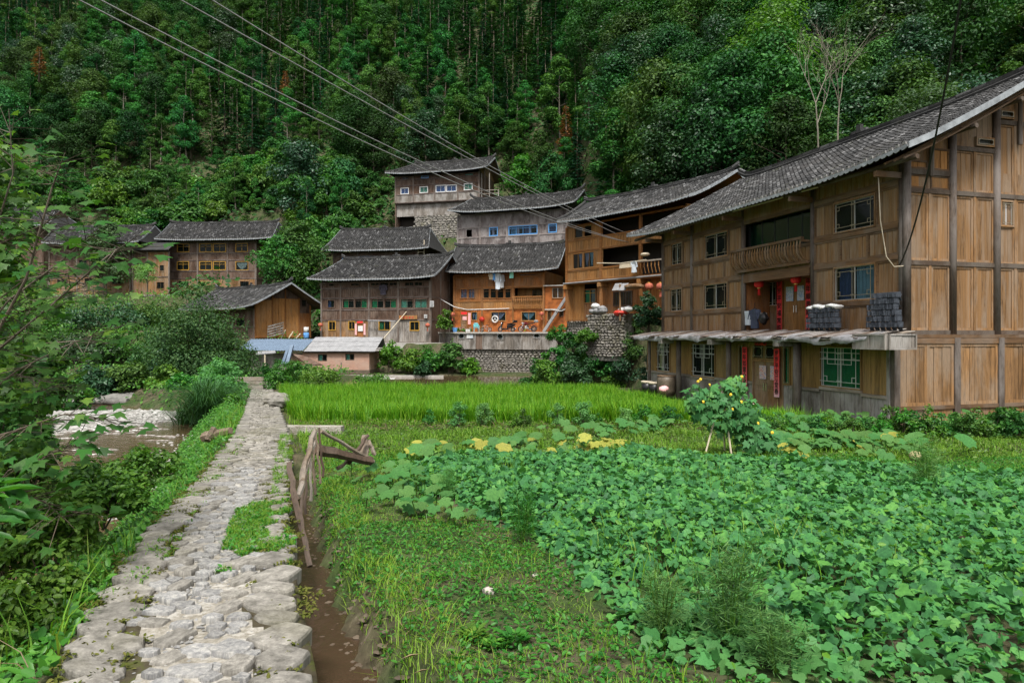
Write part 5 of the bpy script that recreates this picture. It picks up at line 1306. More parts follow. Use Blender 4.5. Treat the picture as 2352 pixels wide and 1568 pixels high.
def sheet_roof(root, x0, x1, y0, y1, z0, z1, mat, rows, cols, wave, name='roof', board='roof_sheet'):
    """corrugated sheets, each a part, lapped like tiles"""
    rf = MB().bb(x0 + .1, x1 - .1, y0 + .1, y1 - .1, z0 - .1, z0 - .06).build(name, M['inside'], root)
    for r in range(rows):
        for c in range(cols):
            a, b_ = x0 + (x1 - x0) * c / cols, x0 + (x1 - x0) * (c + 1) / cols + .04; f0, f1 = r / rows, (r + 1) / rows + .03
            n = 12; V = []; t_ = random.Random(r * 31 + c * 7 + int(x0 * 10)); dz = t_.uniform(-.012, .012)
            for f, lift in ((f0, .035), (f1, .0)):
                for i in range(n + 1): V.append((a + (b_ - a) * i / n, y0 + (y1 - y0) * min(f, 1), z0 + (z1 - z0) * min(f, 1) + lift + dz + (wave if i % 2 else 0)))
            V += [(v[0], v[1], v[2] - .012) for v in V]; k = 2 * (n + 1)
            F = [(i, i + 1, n + 2 + i, n + 1 + i) for i in range(n)] + [(k + n + 1 + i, k + n + 2 + i, k + i + 1, k + i) for i in range(n)] + [(i + k, i + k + 1, i + 1, i) for i in range(n)]
            MB().add(V, F).build(board, M[mat], rf)
    return rf
kr = FK.z(780, 774, DK * .8)
sheet_roof(shed, FK.x(697, -.3), FK.x(860, -.3), -.35, DK * .8, kz + .03, kr, 'asb', 3, 6, .012)
sheet_roof(shed, FK.x(697, -.3), FK.x(860, -.3), DK + .3, DK * .8, kz + .3, kr, 'asb', 1, 6, .012, 'back_roof')
# blue tin shed to its left with clutter
tin = thing('tin_shed', 'low shed under a pale blue corrugated tin roof left of the brick shed', 'shed', FK.o, FK.a)
bx0, bx1 = FK.x(542, -.6), FK.x(694, -.6)
b = MB(); b.bb(bx0 + .4, bx1 - .02, .3, .5, -.2, kz - .1); b.bb(bx0 + .4, bx0 + .6, .5, 3, -.2, kz); b.build('shed_wall', M['plank'], tin)
sheet_roof(tin, bx0, bx1, -.6, 2.4, FK.z(600, 806, -.6), FK.z(600, 779, 2.4), 'bluetin', 1, 4, .05)
b = MB(); b.bb(bx1 - 1.6, bx1 - .1, .1, .3, 0, 1.6); b.build('brick_stub', M['brick'], tin)
for i, (a, c_) in enumerate(((600, 628), (640, 668))):
    q0, q1 = c6(a - 20, 1060), c6(c_, 875 + 50 * (1 - i))
    o = MB(); o.tube([at(q0[0], q0[1], 60.6), at(q1[0], q1[1], 61.2)], .2, 4)
    tag(o.build('tin_plank', M['bluetin']), ('blue tin strip leaning on the shed, the shorter one', 'blue tin strip leaning on the shed roof, the longer one')[i], 'metal strip')
# lean-to sheets
def slabq(name, pts, mat, th, label, cat):
    b = MB(); P = [Vector(p) for p in pts]; n = (P[1] - P[0]).cross(P[3] - P[0]).normalized() * th
    b.add(P + [p - n for p in P], [(0, 1, 2, 3), (7, 6, 5, 4), (0, 4, 5, 1), (1, 5, 6, 2), (2, 6, 7, 3), (3, 7, 4, 0)]); return tag(b.build(name, M[mat]), label, cat)
A = lambda x, y, Y: at(*c6(x, y), Y)
slabq('sheet_canopy', [A(310, 962, 59.4), A(508, 945, 59.4), A(500, 925, 61), A(330, 932, 61)], 'asb', .06, 'grey sheet canopy below the blue tin roof', 'canopy')
slabq('lean_to_roof', [A(820, 1060, 59.5), A(965, 1062, 59.5), A(770, 968, 61.4), A(665, 955, 61.4)], 'dark', .08, 'dark sloping lean-to roof in front of the brick shed', 'roof')
for i, (x, y0, y1, Y) in enumerate(((900, 1130, 1060, 59.6), (1148, 1140, 1040, 60.3), (400, 1075, 965, 59.5))):
    tag(MB().tube([A(x, y0 + 10, Y), A(x + 1, y1, Y)], .07, 6).build('wooden_post', M['darkpost'] if i < 2 else M['rope']), ('dark post under the lean-to roof by the brick shed', 'dark post standing at the pond before the brick wall', 'pale post under the grey sheet canopy')[i], 'post')
o = MB().bb(-8.5, 8, 0, .3, -.25, .12).build('pond_kerb', M['concrete']); o.location = FK.w(FKL - 1, -1.6, -.15); o.rotation_euler.z = FK.a; tag(o, kind='structure')
q = at(895, 872, 58); o = MB().box((0, 0, 0), (.9, .6, .25)).build('white_tray', M['white']); o.location = q; tag(o, 'white plastic tray floating at the edge of the pond', 'tray')

# ---------------------------------------------------------------- motorcycles, bicycle, chair
def wheel(root, x, z, r, w, spokes=8):
    wh = bpy.data.objects.new('wheel', None); link(wh, root); wh.location = (x, 0, z)
    b = MB(); n = 18
    for ring, mat, nm in ((r, 'rubber', 'tyre'), (r * .74, 'chrome', 'rim')):
        b = MB(); rr = w * (1 if nm == 'tyre' else .35)
        vs = [((ring - rr + rr * math.cos(a)) * math.cos(p), rr * math.sin(a), (ring - rr + rr * math.cos(a)) * math.sin(p)) for p in [2 * math.pi * i / n for i in range(n)] for a in [2 * math.pi * j / 6 for j in range(6)]]
        fs = [(i * 6 + j, i * 6 + (j + 1) % 6, ((i + 1) % n) * 6 + (j + 1) % 6, ((i + 1) % n) * 6 + j) for i in range(n) for j in range(6)]
        b.add(vs, fs).build(nm, M[mat], wh, True)
    b = MB(); b.tube([(0, -.05, 0), (0, .05, 0)], .05, 8)
    for k in range(spokes): a = k * 2 * math.pi / spokes; b.tube([(0, 0, 0), (r * .74 * math.cos(a), 0, r * .74 * math.sin(a))], .012, 4)
    b.build('hub', M['chrome'], wh); return wh
def lathe_x(b, pts, n=8):
    for (x0, z0, ry0, rz0), (x1, z1, ry1, rz1) in zip(pts[:-1], pts[1:]):
        vs = [(x, ry * math.cos(a), z + rz_ * math.sin(a)) for x, z, ry, rz_ in ((x0, z0, ry0, rz0), (x1, z1, ry1, rz1)) for a in [2 * math.pi * j / n for j in range(n)]]
        b.add(vs, [(j, (j + 1) % n, n + (j + 1) % n, n + j) for j in range(n)] + [tuple(range(n)), tuple(range(n, 2 * n))])
    return b
def motorcycle(loc, rz, label, paint, scooter):
    t = thing('scooter' if scooter else 'motorcycle', label, 'scooter' if scooter else 'motorcycle', loc, rz)
    r = .25 if scooter else .3; wb = 1.3
    wheel(t, 0, r, r, .055); wheel(t, wb, r, r, .06)
    b = MB()
    for y in (-.07, .07): b.tube([(0, y, r), (.17, y, .6), (.28, y, .92)], .022, 6)
    b.build('fork', M['chrome'], t)
    b = MB(); b.tube([(.25, -.34, 1.06), (.33, -.2, 1.02), (.3, 0, .96), (.33, .2, 1.02), (.25, .34, 1.06)], .016, 6)
    for y in (-.26, .26): b.tube([(.3, y, 1.04), (.26, y * 1.1, 1.2)], .008, 4); b.ico((.26, y * 1.1, 1.22), .06, 1, 8, 5, 0, .8)
    b.build('handlebar', M['black'], t)
    b = MB(); b.ico((.14, 0, .86), .09, 2, 8, 6); b.build('headlight', M['chrome'], t, True)
    if scooter:
        b = MB(); lathe_x(b, [(.02, .5, .1, .05), (.1, .62, .16, .14), (.2, .72, .17, .22), (.3, .86, .1, .12)]); lathe_x(b, [(-.2, .4, .05, .03), (0, .55, .09, .05), (.22, .5, .08, .08)])
        lathe_x(b, [(.25, .3, .14, .09), (.6, .26, .16, .06), (.8, .36, .16, .14)]); lathe_x(b, [(.72, .5, .15, .2), (1.1, .6, .17, .2), (1.55, .72, .06, .06)])
        b.build('body', M[paint], t, True)
    else:
        b = MB(); lathe_x(b, [(.28, .78, .06, .08), (.42, .84, .13, .13), (.66, .8, .12, .1), (.78, .74, .07, .05)]); b.build('fuel_tank', M[paint], t, True)
        b = MB(); b.tube([(.25, 0, .8), (.5, 0, .66), (1.0, 0, .6), (wb, 0, r)], .035, 6); b.tube([(.25, 0, .8), (.4, 0, .4), (.8, 0, .3), (wb, 0, r)], .03, 6); b.build('frame', M['black'], t)
        b = MB(); lathe_x(b, [(.42, .42, .13, .12), (.62, .5, .14, .2), (.8, .42, .13, .12)]); b.build('engine', M['chrome'], t, True)
        b = MB(); lathe_x(b, [(-.3, .42, .05, .02), (0, .62, .06, .03), (.24, .5, .05, .02)]); lathe_x(b, [(1.1, .62, .07, .03), (1.4, .66, .07, .04), (1.62, .5, .06, .02)]); b.build('mudguard', M[paint], t, True)
    b = MB(); lathe_x(b, [(.7, .78, .1, .04), (.9, .8, .14, .06), (1.2, .84, .14, .06), (1.4, .88, .1, .04)]); b.build('seat', M['black'], t, True)
    b = MB(); lathe_x(b, [(1.34, 1.02, .14, .08), (1.4, 1.04, .17, .13), (1.68, 1.04, .17, .13), (1.74, 1.02, .14, .08)], 8); b.build('top_box', M['black'] if scooter else M['asb'], t, True)
    b = MB(); b.tube([(.6, .1, .25), (1.0, .14, .22), (1.6, .14, .34)], [.025, .045, .05], 7); b.build('exhaust', M['chrome'], t, True)
    MB().tube([(.8, .1, .25), (.82, .22, .02)], .015, 4).build('side_stand', M['black'], t)
    return t
x_, z_ = hp(992, 0, -1.6); motorcycle(FH.w(hp(1000, 0, -1.6)[0], -1.6, 0), FH.a + R(6), 'black scooter with a top box between the bicycle and the motorcycle', 'black', True)
motorcycle(FH.w(hp(1305, 0, -1.6)[0], -1.6, 0), FH.a + R(4), 'maroon motorcycle with chrome engine at the right of the terrace', 'maroon' if 'maroon' in M else 'red', False)
def bicycle(loc, rz, label):
    t = thing('bicycle', label, 'bicycle', loc, rz); wheel(t, 0, .24, .24, .03, 10); wheel(t, .85, .24, .24, .03, 10)
    b = MB(); S_, B_, H_, R_ = (.55, 0, .62), (.45, 0, .25), (.12, 0, .62), (.85, 0, .24)
    for p, q in ((H_, S_), (H_, B_), (B_, S_), (B_, R_), (S_, R_), ((0, 0, .24), (.12, 0, .68))): b.tube([p, q], .018, 5)
    b.build('frame', M['asb'], t); b = MB(); b.tube([(.12, 0, .68), (.12, 0, .78)], .015, 5); b.tube([(.12, -.25, .82), (.12, 0, .78), (.12, .25, .82)], .013, 5); b.build('handlebar', M['black'], t)
    b = MB(); lathe_x(b, [(.45, .68, .03, .02), (.55, .7, .06, .03), (.7, .71, .08, .03)]); b.tube([S_, (.56, 0, .68)], .015, 5); b.build('saddle', M['black'], t)
    MB().tube([(.45, -.09, .2), (.45, .09, .3)], .015, 4).build('pedal', M['black'], t); return t
bicycle(FH.w(hp(735, 0, -1.7)[0], -1.7, 0), FH.a - R(5), 'small silver bicycle beside the turquoise plastic chair')
M['turq'] = plain('turquoise_plastic', (.12, .5, .55), .4, 0, .06)
ct = thing('plastic_chair', 'turquoise plastic armchair on the terrace left of the bicycle', 'chair', FH.w(hp(650, 0, -2.3)[0], -2.3, 0), FH.a + R(30))
MB().bb(-.24, .24, -.24, .22, .4, .43).build('seat', M['turq'], ct)
for x, y in ((-.23, -.22), (.23, -.22), (-.2, .22), (.2, .22)): MB().tube([(x * 1.12, y * 1.15, 0), (x, y, .41)], [.02, .03], 5).build('leg', M['turq'], ct)
for i in range(5): x = -.18 + .09 * i; MB().bb(x - .035, x + .035, .22 + abs(x) * -.1, .245 + abs(x) * -.1, .5, .88 - abs(x) * .3).build('back_slat', M['turq'], ct)
b = MB(); b.tube([(-.24, .21, .43), (-.24, .24, .72), (-.15, .25, .9), (.15, .25, .9), (.24, .24, .72), (.24, .21, .43)], .025, 5); b.build('back_frame', M['turq'], ct)
for x in (-.27, .27): MB().tube([(x, -.22, .41), (x, -.24, .64), (x, .2, .66)], .025, 5).build('armrest', M['turq'], ct)
# pots, basket, buckets along the terrace edge
def pot(x, lab, h=.25, plant=True, mat='brick'):
    q = FH.w(hp(x, 0, -2.75)[0], -2.75, 0); t = thing('plant_pot', lab, 'pot', q); MB().lathe([(.1, 0), (.14, h), (.15, h), (.15, h + .03)], 10).build('pot_body', M[mat], t)
    return t
POTS = [pot(410, 'leftmost plant pot on the terrace edge'), pot(455, 'plant pot between two others on the terrace edge'), pot(560, 'plant pot nearest the turquoise chair')]
for i, x in enumerate((512, 545)):
    q = FH.w(hp(x, 0, -2.85)[0], -2.85, 0); t = thing('bucket', ('white bucket on the terrace edge, the left of two', 'white bucket on the terrace edge, the right of two')[i], 'bucket', q); MB().lathe([(.11, 0), (.14, .28)], 10).build('bucket_body', M['white'], t); MB().tube([(-.14, 0, .27), (0, 0, .36), (.14, 0, .27)], .008, 4).build('handle', M['chrome'], t)
q = FH.w(hp(340, 0, -1.8)[0], -1.8, 0); t = thing('blue_basket', 'blue plastic basket near the left end of the terrace', 'basket', q); MB().lathe([(.2, 0), (.3, .45), (.28, .45), (.2, .1)], 12).build('basket_body', M['cur_blue'], t)
lantern(FH.w(*(lambda a: (a[0], -.5, a[1]))(hp(300, 975, -.5))), 'faded red lantern hanging left of the brown door of the orange house', 1.35, None, True)
lantern(FH.w(*(lambda a: (a[0], -.5, a[1]))(hp(1610, 965, -.5))), 'faded lantern hanging near the steel strut of the orange house', 1.25, None, True)
ob = lambda mat, x0, x1, y0, y1, lab, yo=-.02: poster(mat, pf(0), FH.x(ch(x0, 0)[0]), FH.x(ch(x1, 0)[0]), zh(y1), zh(y0), lab, yo, hH)
ob('redpaper', 428, 515, 930, 965, 'red paper over the brown door of the orange house'); ob('pinkpaper', 530, 568, 945, 1115, 'pale pink strip right of the brown door of the orange house'); ob('pinkpaper', 450, 512, 995, 1050, 'pink diamond paper on the brown door of the orange house')
o = thing('red_bag', 'red plastic bag hanging on the orange wall above the bicycle', 'bag', FH.w(hp(735, 1058, -.15)[0], -.15, zh(1058))); MB().ico((0, 0, .12), .28, 3, 8, 6, .12, .8).build('bag_body', M['red'], o, True); MB().tube([(-.1, 0, .3), (0, 0, .5), (.1, 0, .3)], .012, 4).build('bag_handle', M['red'], o)
o = thing('wheel_rim', 'white hoop with three spokes hanging at the orange house window', 'hoop', FH.w(hp(925, 1040, -.12)[0], -.12, zh(1040)), FH.a); b = MB(); rr = .32; b.tube([(rr * math.cos(a), 0, rr * math.sin(a)) for a in np.linspace(0, 2 * math.pi, 17)], .06, 6); b.build('hoop', M['white'], o)
for k in range(3): a = 1.57 + k * 2.094; MB().tube([(0, 0, 0), (rr * math.cos(a), 0, rr * math.sin(a))], .035, 5).build('spoke', M['white'], o)
# laundry
def garment(fr, x, y, z, w, h, mat, label, kind='shirt', ty=0.0):
    t = thing('garment', label, 'clothing', fr.w(x, y, z), fr.a)
    P = {'shirt': [(-.5, 0), (-.15, .06), (.15, .06), (.5, 0), (.62, -.5), (.45, -.52), (.36, -.2), (.4, -1), (0, -1.03), (-.4, -1), (-.36, -.2), (-.45, -.52), (-.62, -.5)],
         'trousers': [(-.4, 0), (.4, 0), (.46, -1), (.12, -1), (0, -.3), (-.12, -1), (-.46, -1)], 'towel': [(-.5, 0), (0, .01), (.5, 0), (.46, -.6), (.5, -1), (0, -.97), (-.5, -1), (-.47, -.5)]}[kind]
    n = len(P); rn = random.Random(int(abs(x) * 100)); dy = [rn.uniform(-.05, .05) for _ in P]
    b = MB(); vs = [(px_ * w, -.04 + d, pz_ * h) for (px_, pz_), d in zip(P, dy)] + [(px_ * w, .04 + d, pz_ * h) for (px_, pz_), d in zip(P, dy)]
    b.add(vs, [tuple(range(n))[::-1], tuple(range(n, 2 * n))] + [(i, (i + 1) % n, n + (i + 1) % n, n + i) for i in range(n)]); b.build('cloth', M[mat], t)
    MB().tube([(-w * .3, 0, .0), (0, 0, .1), (w * .3, 0, .0)], .012, 4).build('hanger', M['cable'], t); MB().tube([(0, 0, .1), (0, 0, .3)], .01, 4).build('hook', M['cable'], t)
    return t
for x, y0, y1, wd, mat, kd, lb in ((870, 370, 462, .5, 'rope', 'shirt', 'cream shirt hanging under the eave of the orange house'), (912, 372, 472, .3, 'cur_blue', 'towel', 'small bright blue cloth hanging under the eave of the orange house'), (968, 380, 600, .62, 'cur_pale', 'shirt', 'long pale blue coat hanging under the eave of the orange house'),
                                   (1028, 400, 580, .5, 'asb', 'shirt', 'grey patterned shirt hanging beside the long pale coat'), (1168, 352, 445, .42, 'cur_teal', 'towel', 'green and white cloth hanging alone under the eave of the orange house')):
    u, zt = hp(x, y0, -.55); _, zb = hp(x, y1, -.55); garment(FH, u, -.55, zt, wd, zt - zb, mat, lb, kd)
tag(MB().tube([FH.w(.5, -.55, hp(900, 352, -.55)[1] + .22), FH.w(FHL - .4, -.55, hp(1300, 345, -.55)[1] + .25)], .035, 5).build('laundry_pole', M['rope']), 'bamboo laundry pole under the eave of the orange house', 'pole')
ax = lambda x, y, yo=0.0: (FA.x(ca(x, 0)[0], yo), FA.z(*ca(x, y), yo))
u, zt = ax(1035, 590, -.4); garment(FA, u, -.4, zt, .75, zt - ax(1035, 712, -.4)[1], 'lavdark' if 'lavdark' in M else 'black', 'dark jacket with pale sleeves hanging on the front of the dark house')
# dark house: sign, meter boxes, lanterns, door papers, strut
sg = thing('sign_board', 'pale wooden sign board with red lettering on the front of the dark house', 'sign', FA.w(ax(1250, 0)[0], -.14, ax(1250, 1035)[1]), FA.a)
sw, sh_ = ax(1485, 0)[0] - ax(1250, 0)[0], ax(1250, 985)[1] - ax(1250, 1035)[1]
MB().bb(0, sw, 0, .05, 0, sh_).build('board', M['honey'], sg)
M['redink'] = plain('red_paint', (.5, .05, .03), .7)
text_obj('侗家农家乐', sh_ * .62, 'redink', sg, Vector((sh_ * .55, -.01, sh_ * .22)), ROT_F, 'lettering', False, 1.32)
for x0, x1, y0, y1, nm, lb in ((1645, 1692, 795, 872, 'meter_box', 'white box on the corner post of the dark house'), (1568, 1605, 972, 1018, 'meter_box', 'small white box on the front right of the dark house')):
    u0_, z1_ = ax(x0, y0, -.2); u1_, z0_ = ax(x1, y1, -.2); t = thing(nm, lb, 'box', FA.w(u0_, -.2, z0_), FA.a); MB().bb(0, u1_ - u0_, 0, .14, 0, z1_ - z0_).build('box_body', M['white'], t); MB().bb(.03, u1_ - u0_ - .03, -.012, .0, .04, z1_ - z0_ - .04).build('box_door', M['asb'], t)
lantern(FA.w(ax(215, 1108, -.6)[0], -.6, ax(215, 1108, -.6)[1]), 'faded lantern at the left corner of the dark house', 1.2, None, True); lantern(FA.w(ax(1615, 1112, -.6)[0], -.6, ax(1615, 1112, -.6)[1]), 'faded lantern at the right corner of the dark house', 1.2, None, True)
for x0, x1, y0, y1, m_, lb in ((668, 692, 1092, 1238, 'pinkpaper', 'faded pink strip left of the door of the dark house'), (782, 806, 1092, 1238, 'pinkpaper', 'faded pink strip right of the door of the dark house'), (695, 770, 1060, 1084, 'redpaper', 'red paper over the door of the dark house'), (708, 772, 1120, 1190, 'white', 'white paper cut on the door of the dark house')):
    poster(m_, pf(0), ax(x0, 0)[0], ax(x1, 0)[0], ax(x0, y1)[1], ax(x0, y0)[1], lb, -.05, hA)
tag(MB().tube([at(*ca(1548, 690), 69.0), at(*ca(925, 1420), 65)], .05, 5).build('guy_wire', M['rope']), 'pale slanting guy wire before the dark house', 'wire')
tag(MB().tube([FA.w(ax(865, 0)[0], -.5, ax(865, 1052)[1]), FA.w(ax(1225, 0)[0], -.5, ax(1225, 1060)[1])], .06, 6).build('gutter_pipe', M['asb']), 'pale pipe under the second storey of the dark house', 'pipe')
# clutter before the tall honey house
gq = lambda x, y, yo: FG.w(FG.x(cg(x, 0)[0], yo), yo, FG.z(*cg(x, y), yo))
bag = MB().ico((0, 0, .2), .36, 8, 10, 6, .12, .6).mesh('sack_body', M['asb'], True); bag2 = MB().ico((0, 0, .2), .36, 9, 10, 6, .12, .6).mesh('sack_body', M['white'], True)
for i, (x, y, m_) in enumerate(((385, 1290, bag), (430, 1285, bag), (475, 1290, bag), (405, 1240, bag2), (470, 1262, bag), (660, 1275, bag2), (715, 1268, bag2))):
    q = gq(x, y, -.9); o = bpy.data.objects.new('sack', m_); link(o); o.location = (q.x, q.y, max(q.z, 4.33)); o.rotation_euler.z = i * 1.3
    tag(o, ('grey sack leftmost on the stone terrace of the honey house', 'grey sack second from left on the stone terrace', 'grey sack beside the red bundle side of the stone terrace', 'white sack on top of the grey sacks on the stone terrace', 'grey sack on top, third in the pile on the stone terrace', 'white bundle above the red cloth on the stone terrace', 'white bundle at the right end of the stone terrace')[i], 'sack')
o = MB().ico((0, 0, .1), .5, 5, 9, 6, .15, .5).build('red_cloth_bundle', M['red']); o.location = gq(645, 1290, -1.0); tag(o, 'dark red cloth bundle on the stone terrace of the honey house', 'bundle')
for i, (x, lb) in enumerate(((905, 'red lantern under the gallery of the honey house, the left of two'), (1012, 'red lantern under the gallery of the honey house, the right of two'))): q = gq(x, 1030, -.5); lantern(q, lb, 1.5, None, True)
for i, (x, y, lb) in enumerate(((605, 1013, 'tilted solar panel under the honey house, the left of two'), (668, 1013, 'tilted solar panel under the honey house, the right of two'))):
    q = gq(x, y + 22, -1.3); o = MB().box((0, 0, 0), (.62, .04, .62), Matrix.Rotation(R(-35), 3, 'X')).build('solar_panel', M['asb']); o.location = q; o.rotation_euler.z = FG.a; tag(o, lb, 'panel')
q0 = gq(635, 1350, -1.3); tag(MB().tube([(q0.x, q0.y, q0.z), (q0.x, q0.y, gq(635, 1010, -1.3).z)], .07, 6).build('lamp_pole', M['brown']), 'brown pole that carries the solar panels before the honey house', 'pole')
tag(MB().tube([gq(420, 812, -.5), gq(640, 815, -.5), gq(880, 782, -.5)], .04, 5).build('laundry_pole', M['rope']), 'long bamboo pole across the gallery of the honey house', 'pole')
u, zt = FG.x(cg(765, 0)[0], -.5), FG.z(*cg(765, 800), -.5); garment(FG, u, -.5, zt, .5, .75, 'cur_pale', 'pale jeans jacket on the bamboo pole of the honey house')
o = thing('maize_bunch', 'bunch of dried maize on the bamboo pole of the honey house', 'maize', FG.w(FG.x(cg(690, 0)[0], -.5), -.5, FG.z(*cg(690, 815), -.5)), FG.a)
for k in range(12): MB().tube([(-.55 + .1 * k, 0, 0), (-.57 + .1 * k, -.02, -.32)], [.03, .05], 5).build('cob', M['rope'], o)
q = gq(870, 732, -.2); o = MB().ico((0, 0, 0), .34, 2, 12, 6, .05, .4).build('winnowing_hat', M['rope'], None, True); o.location = q; tag(o, 'round straw hat hanging in the gallery of the honey house', 'hat')
q = gq(770, 1030, -1.0); o = MB().ico((0, 0, 0), .75, 4, 12, 5, .03, .25).build('straw_tray', M['brown']); o.location = q; tag(o, 'flat brown tray on a pole below the gallery of the honey house', 'tray')

# ---------------------------------------------------------------- things at the near house
rt = MB(); nA = 6
for xx in (0, .16):
    for j in range(nA + 1): a = math.pi * (.15 + .7 * j / nA); rt.V += [(.11 * math.cos(a), xx, .1 * math.sin(a) - .05), (.098 * math.cos(a), xx, .088 * math.sin(a) - .05)]
nn_ = 2 * (nA + 1)
for j in range(nA): a = 2 * j; rt.F += [(a, a + 2, nn_ + a + 2, nn_ + a), (a + 1, nn_ + a + 1, nn_ + a + 3, a + 3), (a, a + 1, a + 3, a + 2), (nn_ + a, nn_ + a + 2, nn_ + a + 3, nn_ + a + 1)]
rt.MI = [0] * len(rt.F)
rtm = rt.mesh('stacked_tile', M['tileblue'], False)
def tile_stack(x0, x1, rows, y, z, label, shrink=.05):
    t = thing('tile_stack', label, 'tile stack', RH.w(x0, y, z), RH.a); rn = random.Random(int(x0 * 9))
    for r in range(rows):
        a = r * shrink * rn.uniform(.5, 1.2); b_ = (x1 - x0) - r * shrink * rn.uniform(.4, 1.3); x = a
        while x < b_: inst('roof_tile', rtm, t, (x, rn.uniform(-.03, .03), .1 + r * .18), (R(90), 0, R(90) + rn.uniform(-.15, .15)), (1, 1, 1)) ; x += rn.uniform(.035, .055)
        for k in range(6): inst('roof_tile', rtm, t, (a + (b_ - a) * k / 6, .12, .1 + r * .18), (R(90), R(90), 0), (1, 1, 1))
    return t
xa, xb = RH.x(c1(1082, 0)[0], -.55), RH.x(c1(1265, 0)[0], -.55); tile_stack(xa, xb, 4, -.55, pz(-.55) + .07, 'stack of blue grey roof tiles under white sacks beside the upper door')
for i in range(5):
    o = MB().ico((0, 0, 0), .2, i, 8, 5, .2, .4).build('white_sack', M['white'], None, True); o.location = RH.w(xa + .15 + (xb - xa - .3) * i / 4, -.5, pz(-.5) + .07 + .8 + (.04 if i % 2 else 0)); o.rotation_euler.z = i; tag(o, ('white sack on the tile stack, nearest the upper door', 'white sack second from the door on the tile stack', 'white sack in the middle of the tile stack', 'white sack second from the window end of the tile stack', 'white sack at the window end of the tile stack')[i], 'sack')
xa, xb = RH.x(c1(1432, 0)[0], -.6), RH.x(c1(1632, 0)[0], -.6); tile_stack(xa, xb, 6, -.6, pz(-.6) + .07, 'tall stack of blue grey roof tiles at the near corner of the porch roof')
# clothes and a bag on a rail in the recess
q = lambda x, y, yo: RH.w(RH.x(c1(x, 0)[0], yo), yo, RH.z(*c1(x, y), yo))
tag(MB().tube([q(722, 1372, .1), q(838, 1372, .1)], .03, 5).build('clothes_rail', M['plank']), 'low rail with jackets in the upper doorway recess', 'rail')
garment(RH, RH.x(c1(768, 0)[0], .05), .05, RH.z(*c1(768, 1352), .05), .6, .75, 'denim' if 'denim' in M else 'cur_dblue', 'dark blue jacket over the rail in the upper doorway recess')
garment(RH, RH.x(c1(728, 0)[0], .05), .05, RH.z(*c1(728, 1358), .05), .4, .6, 'cur_pale', 'pale towel over the rail in the upper doorway recess', 'towel')
o = MB().ico((0, 0, 0), .19, 5, 9, 6, .25, 1.25).build('black_bag', M['black'], None, True); o.location = q(825, 1400, .05); tag(o, 'black bag on the rail in the upper doorway recess', 'bag')
# left end of the porch: barrel, buckets, sack
bp = lambda x, yo, z=-.12: RH.w(RH.x(c2(x, 0)[0], yo), yo, z)
t = thing('barrel', 'large brown barrel under the left end of the porch', 'barrel', bp(250, -1.5)); MB().lathe([(.4, 0), (.46, .3), (.46, .7), (.43, .95), (.4, .95), (.4, .8)], 14).build('barrel_body', M['mud'], t, True); MB().lathe([(.45, .955), (.45, .975)], 14).build('lid', M['brown'], t)
for i, x in enumerate((135, 178)):
    t = thing('bucket', ('dark bucket with a yellow rim at the far left end of the porch', 'dark bucket with a yellow rim beside the barrel')[i], 'bucket', bp(x, -1.6)); MB().lathe([(.24, 0), (.28, .5)], 12).build('bucket_body', M['black'], t, True); MB().lathe([(.29, .5), (.3, .6), (.27, .6)], 12).build('rim', M['rope'], t, True)
o = MB().ico((0, 0, .2), .22, 6, 9, 6, .2, .7).build('pink_sack', M['pinkpaper'], None, True); o.location = bp(235, -2.2, .1); tag(o, 'pink and white sack in the rice before the barrel', 'sack')
tag(MB().tube([RH.w(RH.x(c1(640, 0)[0], -.8), -.8, RH.z(*c1(640, 772), -.8)), RH.w(RH.x(c1(935, 0)[0], -.8), -.8, RH.z(*c1(935, 690), -.8))], .03, 6).build('laundry_pole', M['rope']), 'pale bamboo pole hung under the eave of the near house', 'pole')
tag(MB().tube([RH.w(RH.x(c1(1045, 0)[0], -.8), -.8, RH.z(*c1(1045, 655), -.8)), RH.w(RH.x(c1(1138, 0)[0], -.8), -.8, RH.z(*c1(1138, 630), -.8))], .03, 6).build('laundry_pole', M['rope']), 'short pale pole under the eave above the large upper window', 'pole')

# ---------------------------------------------------------------- overhead wires
def wire(name, pts, Y0, Y1, mat, rad, label, cat='cable'):
    """a hanging line between two points: straight in plan, a parabola in height"""
    A, B = at(pts[0][0], pts[0][1], Y0), at(pts[-1][0], pts[-1][1], Y1); ss_, zz = [], []
    for px, py in pts:
        k = (px - CX) / FPX; dx, dy = B.x - A.x, B.y - A.y; s = (k * A.y - A.x) / (dx - k * dy); ss_.append(s); zz.append(EYE + (HY - py) / FPX * (A.y + s * dy))
    c = np.polyfit(ss_, zz, min(2, len(pts) - 1)); P = [(A.x + (B.x - A.x) * s, A.y + (B.y - A.y) * s, float(np.polyval(c, s))) for s in np.linspace(-.25 if Y0 < 20 and len(pts) > 3 else 0, 1, 40)]
    return tag(MB().tube(P, rad, 5).build(name, M[mat], None, True), label, cat)
wire('power_line', [(170, 0), (500, 155), (945, 378), (1253, 501), (1460, 560)], 17, 52, 'cablegrey', .02, 'lowest of the four overhead lines')
wire('power_line', [(230, 0), (565, 175), (1000, 385), (1176, 465), (1480, 565)], 17, 52, 'cablegrey', .02, 'second lowest of the four overhead lines')
wire('power_line', [(420, 0), (660, 140), (1075, 365), (1176, 415), (1445, 551)], 18, 52, 'cablegrey', .02, 'third of the four overhead lines from the bottom left')
wire('power_line', [(485, 0), (710, 135), (1050, 345), (1176, 405), (1470, 547)], 18, 52, 'cablegrey', .02, 'uppermost of the four overhead lines')
wire('drop_cable', [(2207, 0), (2165, 230), (2125, 420), (2085, 570), (2066, 606)], 13, 20.7, 'cable', .022, 'thick black cable dropping to the corner post of the near house')
